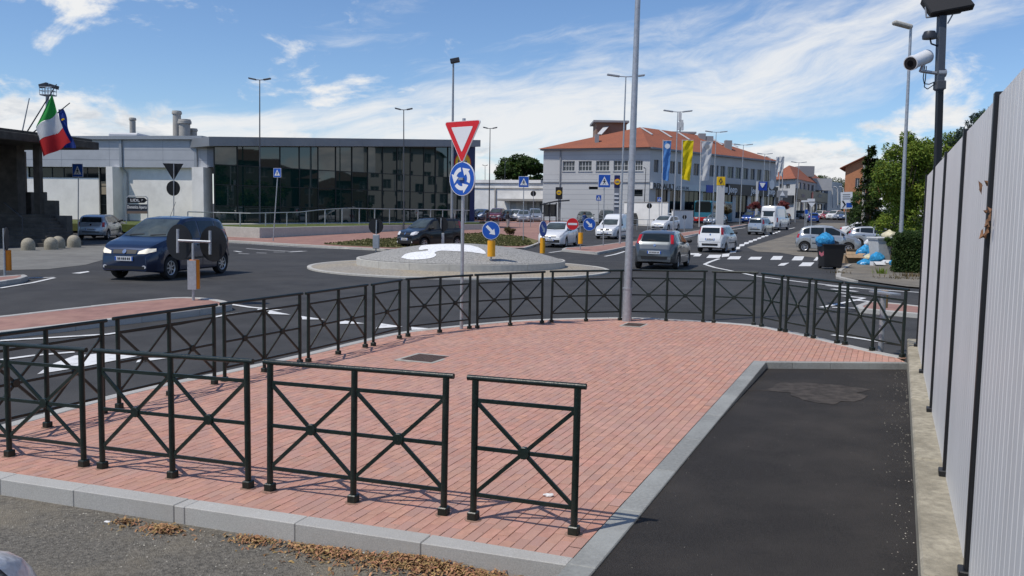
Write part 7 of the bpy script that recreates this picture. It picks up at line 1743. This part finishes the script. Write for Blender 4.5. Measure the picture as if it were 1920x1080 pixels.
for x in (1586.5,): q = P_(x,415,.1); MB().tube((q.x,d+.1,T(q.x,d)), P_(x,362,.1), .07, n=8).build('pole', 'galv', db, smooth=True)
def small_sign(px, y0, y1, hw, d, m, lab, base=410, tri_=False, ring=None):
    q = D(px, base, d); t = thing('road_sign', lab, 'sign', (q.x, d, T(q.x,d))); MB().tube((q.x,d,T(q.x,d)), D(px,y0,d), .04, n=8).build('pole', 'galv', t)
    if tri_: MB().plate([D(px-hw,y0,d-.05), D(px,y1,d-.05), D(px+hw,y0,d-.05)], (0,.02,0)).build('plate', m, t)
    else: MB().plate([D(px-hw,y0,d-.05), D(px-hw,y1,d-.05), D(px+hw,y1,d-.05), D(px+hw,y0,d-.05)], (0,.02,0)).build('plate', m, t)
    return t
small_sign(1522, 380, 389, 7, 100, 'sign_white', 'far give way triangle facing the road below a white plate', 417, True); small_sign(1521, 372.5, 378, 7, 101, 'sign_white', 'far white rectangular plate behind the give way triangle', 417); small_sign(1509.5, 375.5, 379, 7, 102, 'sign_white', 'far thin white plate beside the give way triangle', 415)
small_sign(1512, 393, 401, 2.6, 88, 'sign_blue', 'small far blue sign on the parking strip', 417)
for px, y, r, d, l in ((1283.5,407,4,80,'small round sign back beside the coach'),(1000,363,5.2,100,'round dark sign back before the white warehouse'),(881,364,8,85,'round dark sign back beside the shop corner'),(1217.5,386,5,92,'small round sign back near the showroom corner')):
    q = D(px, 415, d); t = thing('road_sign', l, 'sign', (q.x, d, T(q.x,d))); MB().tube((q.x,d,T(q.x,d)), D(px,y-r,d-.04), .035, n=8).build('pole', 'galv', t); disc(t, D(px,y,d), (0,1,0), r/F*d, 'sign_back', .015)
# ============================================================ totems, banners, shelter
def totem(px0, px1, y0, y1, d, lab, m, cap=None, dep=.35):
    a = D(px0, y1, d); b = D(px1, y0, d); t = thing('totem_sign', lab, 'sign', ((a.x+b.x)/2, d, T(a.x,d))); MB().box(a.x, d, T(a.x,d)-.05, b.x, d+dep, b.z).build('body', m, t, bevel=.02)
    if cap: z = D(px0, cap[0], d).z; MB().box(a.x-.02, d-.02, z, b.x+.02, d+dep+.02, b.z+.02).build('head', cap[1], t, bevel=.02)
    return t
tt = totem(1343, 1360, 332, 404, 104, 'white totem with yellow square head beside the banners', 'frame_white', (347.5,'logo_yellow'))
c = D(1351.5,339.5,103.9); MB().add([c+Vector((-.22,-.03,0)), c+Vector((0,-.03,.42)), c+Vector((.22,-.03,0)), c+Vector((0,-.03,-.42)), c+Vector((-.09,-.03,0)), c+Vector((0,-.03,.2)), c+Vector((.09,-.03,0)), c+Vector((0,-.03,-.2))], [(0,1,5,4),(1,2,6,5),(2,3,7,6),(3,0,4,7)]).build('diamond', 'dark_metal', tt)
tt = totem(1151, 1162.5, 329, 398, 84, 'dark narrow totem with round yellow emblem near the warehouse corner', 'cladding_dark', (352,'navy')); c = D(1157.5,341,83.95); MB().plate(disc_pts(c, (1,0,0), UP, .30, 24), (0,-.02,0)).build('ring', 'logo_red', tt); MB().plate(disc_pts(c-Vector((0,.03,0)), (1,0,0), UP, .27, 24), (0,-.02,0)).build('disc', 'logo_yellow', tt); text_obj('LIDL', .2, 'logo_blue', tt, c-Vector((0,.06,0)), basis((1,0,0), UP), bold=.006)
for k in range(4): q = D(1156,364+k*7.5,83.9); MB().box(q.x-.22, 83.93, q.z-.08, q.x+.22, 83.99, q.z+.08).build('plate_line', 'sign_white', tt)
tt = totem(1421, 1438.5, 341, 356.5, 112, 'blue hanging showroom sign with white shield on white post', 'logo_blue'); bpy.data.objects.remove(tt.children[0]); a = D(1421,357,112); b = D(1439,341,112); MB().box(a.x,112,a.z,b.x,112.3,b.z).build('board', 'logo_blue', tt, bevel=.02); q = D(1418.5,400,112); MB().box(q.x-.13,112,T(q.x,112),q.x+.13,112.25,D(1418,340,112).z).build('post', 'frame_white', tt)
c = D(1429.5,347,111.96); MB().plate([c+Vector((-.36,0,.28)), c+Vector((-.2,0,-.1)), c+Vector((0,0,-.36)), c+Vector((.2,0,-.1)), c+Vector((.36,0,.28))], (0,-.03,0)).build('shield', 'sign_white', tt)
tt = totem(1457, 1477, 357.5, 370, 118, 'grey hanging showroom sign with white house symbol', 'grey_trim'); bpy.data.objects.remove(tt.children[0]); a = D(1457,370,118); b = D(1477,357.5,118); MB().box(a.x,118,a.z,b.x,118.2,b.z).build('board', 'grey_trim', tt); q = D(1461,398,118); MB().box(q.x-.1,118,T(q.x,118),q.x+.1,118.2,a.z).build('post', 'galv', tt); c = D(1467,363.5,117.96); MB().plate([c+Vector((-.35,0,-.25)), c+Vector((.35,0,-.25)), c+Vector((0,0,.35))], (0,-.03,0)).build('symbol', 'sign_white', tt)
def banner(px, ptop, pbase, x0, x1, y0, y1, d, m, lab, seed, emblem=None):
    q = D(px, pbase, d); t = thing('banner_flag', lab, 'flag', (q.x, d, T(q.x,d)), 'tall banner flags before the showroom'); MB().tube((q.x,d,T(q.x,d)), D(px+2.5,ptop,d), .06, .04, 10).build('pole', 'frame_white', t, smooth=True)
    vs = []; fs_ = []; nu, nv = 10, 26; rng = random.Random(seed)
    for j in range(nv+1):
        v = j/nv
        for i in range(nu+1):
            u = i/nu; x = x0+(x1-x0)*u*(1-.22*v*u) - 2.4*v; y = y0+(y1-y0)*v + (6*u*v*math.sin(seed)) ; vs.append(D(x, y, d) + Vector((0, .14*math.sin(u*7+v*5+seed)*(.3+v)+.05*math.sin(v*23+u*9), 0)))
    for j in range(nv):
        for i in range(nu): k = j*(nu+1)+i; fs_.append((k, k+1, k+nu+2, k+nu+1))
    MB().add(vs, fs_).build('cloth', m, t, smooth=60, recalc=False); MB().tube(D(px+2.4,y0,d), D(x1,y0,d), .03, n=6).build('top_bar', 'frame_white', t)
    if emblem: c = D((x0+x1)/2, y0+10, d-.22); MB().plate(disc_pts(c, (1,0,0), UP, .28, 14), (0,-.01,0)).build('emblem', emblem, t)
banner(1241, 262, 395, 1244, 1259, 264, 336, 94, 'flag_cyan', 'pale blue banner flag with white emblem', 1, 'sign_white'); banner(1277, 262, 394, 1281, 1300.5, 263, 336, 96, 'flag_yellow', 'bright yellow banner flag between blue and grey ones', 2.4); banner(1312, 263, 394, 1316, 1336, 265, 339, 98, 'flag_white', 'white grey banner flag with dark emblem', 3.3, 'grey_trim')
banner(1460, 292, 396, 1455.5, 1462, 294, 328, 122, 'flag_white', 'slim white banner flag before the smaller showroom, nearer the large one', 1.2); banner(1466, 292, 396, 1464, 1471, 294, 328, 124, 'flag_white', 'slim white banner flag before the smaller showroom, farther from the large one', 2.2)
# bus shelter
d = 88; sh = thing('bus_shelter', 'small dark bus shelter with curved roof beside the car park', 'bus shelter', (D(1040,405,d).x, d, T(3,d))); P_ = lambda x, y, o=0: D(x, y, d+o)
for x in (1020,1031,1043,1050): q = P_(x,408); MB().tube((q.x,d,T(q.x,d)), P_(x,380), .06, n=8).build('post', 'dark_metal', sh)
MB().add([P_(1014,383,-.8), P_(1028,379,-.8), P_(1045,376,-.8), P_(1068,374.5,-.8), P_(1014,383,1.2), P_(1028,379,1.2), P_(1045,376,1.2), P_(1068,374.5,1.2)], [(0,1,5,4),(1,2,6,5),(2,3,7,6)]).build('roof', 'dark_metal', sh)
ro = [o for o in sh.children if o.name.startswith('roof')][0]; md = ro.modifiers.new('s', 'SOLIDIFY'); md.thickness = .14
for a, b in ((1021,1030),(1032,1042)): MB().plate([P_(a,406,1.0), P_(b,406,1.0), P_(b,383,1.0), P_(a,383,1.0)], (0,.02,0)).build('pane', 'glass_win', sh)
MB().box(P_(1024,403).x, d+.5, T(3,d)+.4, P_(1040,403).x, d+.9, T(3,d)+.46).build('bench', 'galv', sh)
tt = totem(1041.5, 1055, 351, 373, 87, 'small black square sign with yellow round emblem above the shelter', 'sign_dark', dep=.2); c = D(1048,361,86.98); MB().plate(disc_pts(c, (1,0,0), UP, .24, 20), (0,-.03,0)).build('disc', 'logo_yellow', tt); text_obj('LIDL', .16, 'logo_blue', tt, c-Vector((0,.05,0)), basis((1,0,0), UP), bold=.004)
bo = tt.children[0]; bpy.data.objects.remove(bo); a = D(1041.5,373,87); b = D(1055,351,87); MB().box(a.x,87,a.z,b.x,87.2,b.z).build('board', 'sign_dark', tt, bevel=.02); q = D(1047,405,87.1); MB().tube((q.x,87.1,T(q.x,87)), (q.x,87.1,b.z), .05, n=8).build('post', 'dark_metal', tt)
# litter bin on the verge
b = G(904,432); t = thing('litter_bin', 'small black litter bin on the red path behind the keep right sign', 'bin', tuple(b)); w = 5.5/F*b.y; h = 18/F*b.y; MB().lathe(b, [(0,0),(w*.85,0),(w,h*.85),(w,h*.9),(w*.6,h)], 14).build('body', 'black_plastic', t, smooth=True); MB().tube(b, b+UP*.1, w*.9, n=12).build('foot', 'dark_metal', t)
# fence of thin posts along the car park edge
cf = thing('car_park_fence', 'thin grey rail fence along the edge of the shop car park', 'fence', (D(1000,405,84).x, 84, T(2,84)))
for i in range(19):
    x = 875+i*20; q = D(x, 405, 84); z = T(q.x, 84); MB().tube((q.x,84,z-.05), (q.x,84,z+1.05), .03, n=6).build('post', 'galv', cf)
a = D(875,405,84); b = D(1235,405,84); MB().tube((a.x,84,T(a.x,84)+1.05), (b.x,84,T(b.x,84)+1.05), .025, n=6).tube((a.x,84,T(a.x,84)+.55), (b.x,84,T(b.x,84)+.55), .02, n=6).build('rail', 'galv', cf)
# white hoarding wall before the showroom
wh = thing('boundary_wall', 'low white boundary wall before the large showroom', 'wall', (D(1215,405,99).x, 99, 1)); f_ = Fac(D(1170,395,101), D(1252,395,97)); f_.box(MB(), 0, f_.len, .6, f_.uz(1215,380)[1], -.2, 0).build('panel', 'white_wall', wh); f_.box(MB(), -.05, f_.len+.05, f_.uz(1215,380)[1]+.003, f_.uz(1215,380)[1]+.10, -.25, .05).build('coping', 'plinth', wh)
f_ = Fac(D(1262,400,90), D(1300,400,92)); wh2 = thing('boundary_wall', 'short white wall piece beside the coach', 'wall', (f_.p0.x, f_.p0.y, .8)); f_.box(MB(), 0, f_.len, .5, f_.uz(1280,395)[1], -.2, 0).build('panel', 'white_wall', wh2); f_.box(MB(), -.05, f_.len+.05, f_.uz(1280,395)[1]+.003, f_.uz(1280,395)[1]+.08, -.25, .05).build('coping', 'plinth', wh2)
# ============================================================ people
def person(px, d, h, lab, shirt, legs, hair, facing=0, seed=0, stride=.12):
    q = D(px, 405, d); b = Vector((q.x, d, T(q.x,d))); k = h/1.75
    J = [(0,0,.95),(0,0,1.12),(0,.01,1.32),(0,0,1.46),(0,-.01,1.53),(0,-.015,1.66),(0,-.01,1.735), (.09,0,.90),(.10,-stride*.5,.50),(.10,-stride*.2,.09),(.10,-stride*.2-.14,.04), (-.09,0,.90),(-.10,stride*.4,.50),(-.10,stride,.09),(-.10,stride-.12,.04), (.17,.01,1.40),(.22,.04,1.15),(.23,-.05,.93),(.22,-.08,.82), (-.17,.01,1.40),(-.22,.0,1.15),(-.22,-.10,.95),(-.21,-.14,.84)]
    E_ = [(0,1),(1,2),(2,3),(3,4),(4,5),(5,6),(0,7),(7,8),(8,9),(9,10),(0,11),(11,12),(12,13),(13,14),(3,15),(15,16),(16,17),(17,18),(3,19),(19,20),(20,21),(21,22)]
    Rr = [.14,.125,.145,.09,.055,.10,.06,.10,.07,.045,.04,.10,.07,.045,.04,.065,.045,.036,.03,.065,.045,.036,.03]
    me = bpy.data.meshes.new('person'); me.from_pydata([Vector(j)*k for j in J], E_, []); o = bpy.data.objects.new('person', me); C.objects.link(o)
    md = o.modifiers.new('skin', 'SKIN')
    for v, r in zip(me.skin_vertices[0].data, Rr): v.radius = (r*k*1.05, r*k*.85)
    me.skin_vertices[0].data[0].use_root = True; o.modifiers.new('sub', 'SUBSURF').render_levels = 1
    m = bpy.data.materials.new('clothes'); m.use_nodes = True; nt = m.node_tree; tc = nt.nodes.new('ShaderNodeTexCoord'); sp = nt.nodes.new('ShaderNodeSeparateXYZ'); nt.links.new(tc.outputs['Object'], sp.inputs[0]); rp = nt.nodes.new('ShaderNodeValToRGB'); mp = nt.nodes.new('ShaderNodeMath'); mp.operation = 'DIVIDE'; mp.inputs[1].default_value = h*1.05; nt.links.new(sp.outputs[2], mp.inputs[0]); nt.links.new(mp.outputs[0], rp.inputs[0]); rp.color_ramp.interpolation = 'CONSTANT'
    cr = rp.color_ramp; cr.elements[0].position = 0; cr.elements[0].color = (.02,.018,.016,1); cr.elements[1].position = .04; cr.elements[1].color = (*legs,1)
    for ps, c in ((.53, shirt), (.815, (.42,.26,.19))): e = cr.elements.new(ps); e.color = (*c,1)
    nt.links.new(rp.outputs[0], nt.nodes['Principled BSDF'].inputs['Base Color']); nt.nodes['Principled BSDF'].inputs['Roughness'].default_value = .8; me.materials.append(m)
    o.location = b; o.rotation_euler = (0,0,facing); tag(o, lab, 'person')
    hr_ = MB().lathe((0,.015*k,1.655*k), [(.108*k,-.05*k),(.118*k,.02*k),(.10*k,.085*k),(.05*k,.118*k),(0,.125*k)], 14).build('hair', mat('hair_'+str(seed), hair, .7), o, smooth=True)
person(952, 80, 1.68, 'person with dark hair in dark top walking by the car park', (.02,.02,.03), (.30,.28,.27), (.012,.010,.009), 2.4, 1); person(1096, 78, 1.75, 'person in blue shirt standing by the car park rail', (.02,.06,.20), (.03,.035,.05), (.02,.015,.01), .3, 2, .05); person(914, 84, 1.65, 'person in reddish top beside the parked cars', (.28,.10,.09), (.05,.05,.07), (.06,.04,.02), 1.2, 3)
# trees across the road on the right, which the glass front mirrors
for i, (x, y, h) in enumerate(((47, 40, 8), (50, 34, 9), (46, 47, 6))):
    b = Vector((x, y, T(x, y))); tree(b, [((x, y, h*.62), (2.6, 2.6, h*.34)), ((x+1, y-1.5, h*.5), (2.0, 2.0, h*.25))], 3500, .22, 'leaf_mid', ('broad green tree before the dark apartment house','taller green tree before the dark apartment house','smaller green tree before the low brown house')[i], 90+i, .2, group='trees across the road')
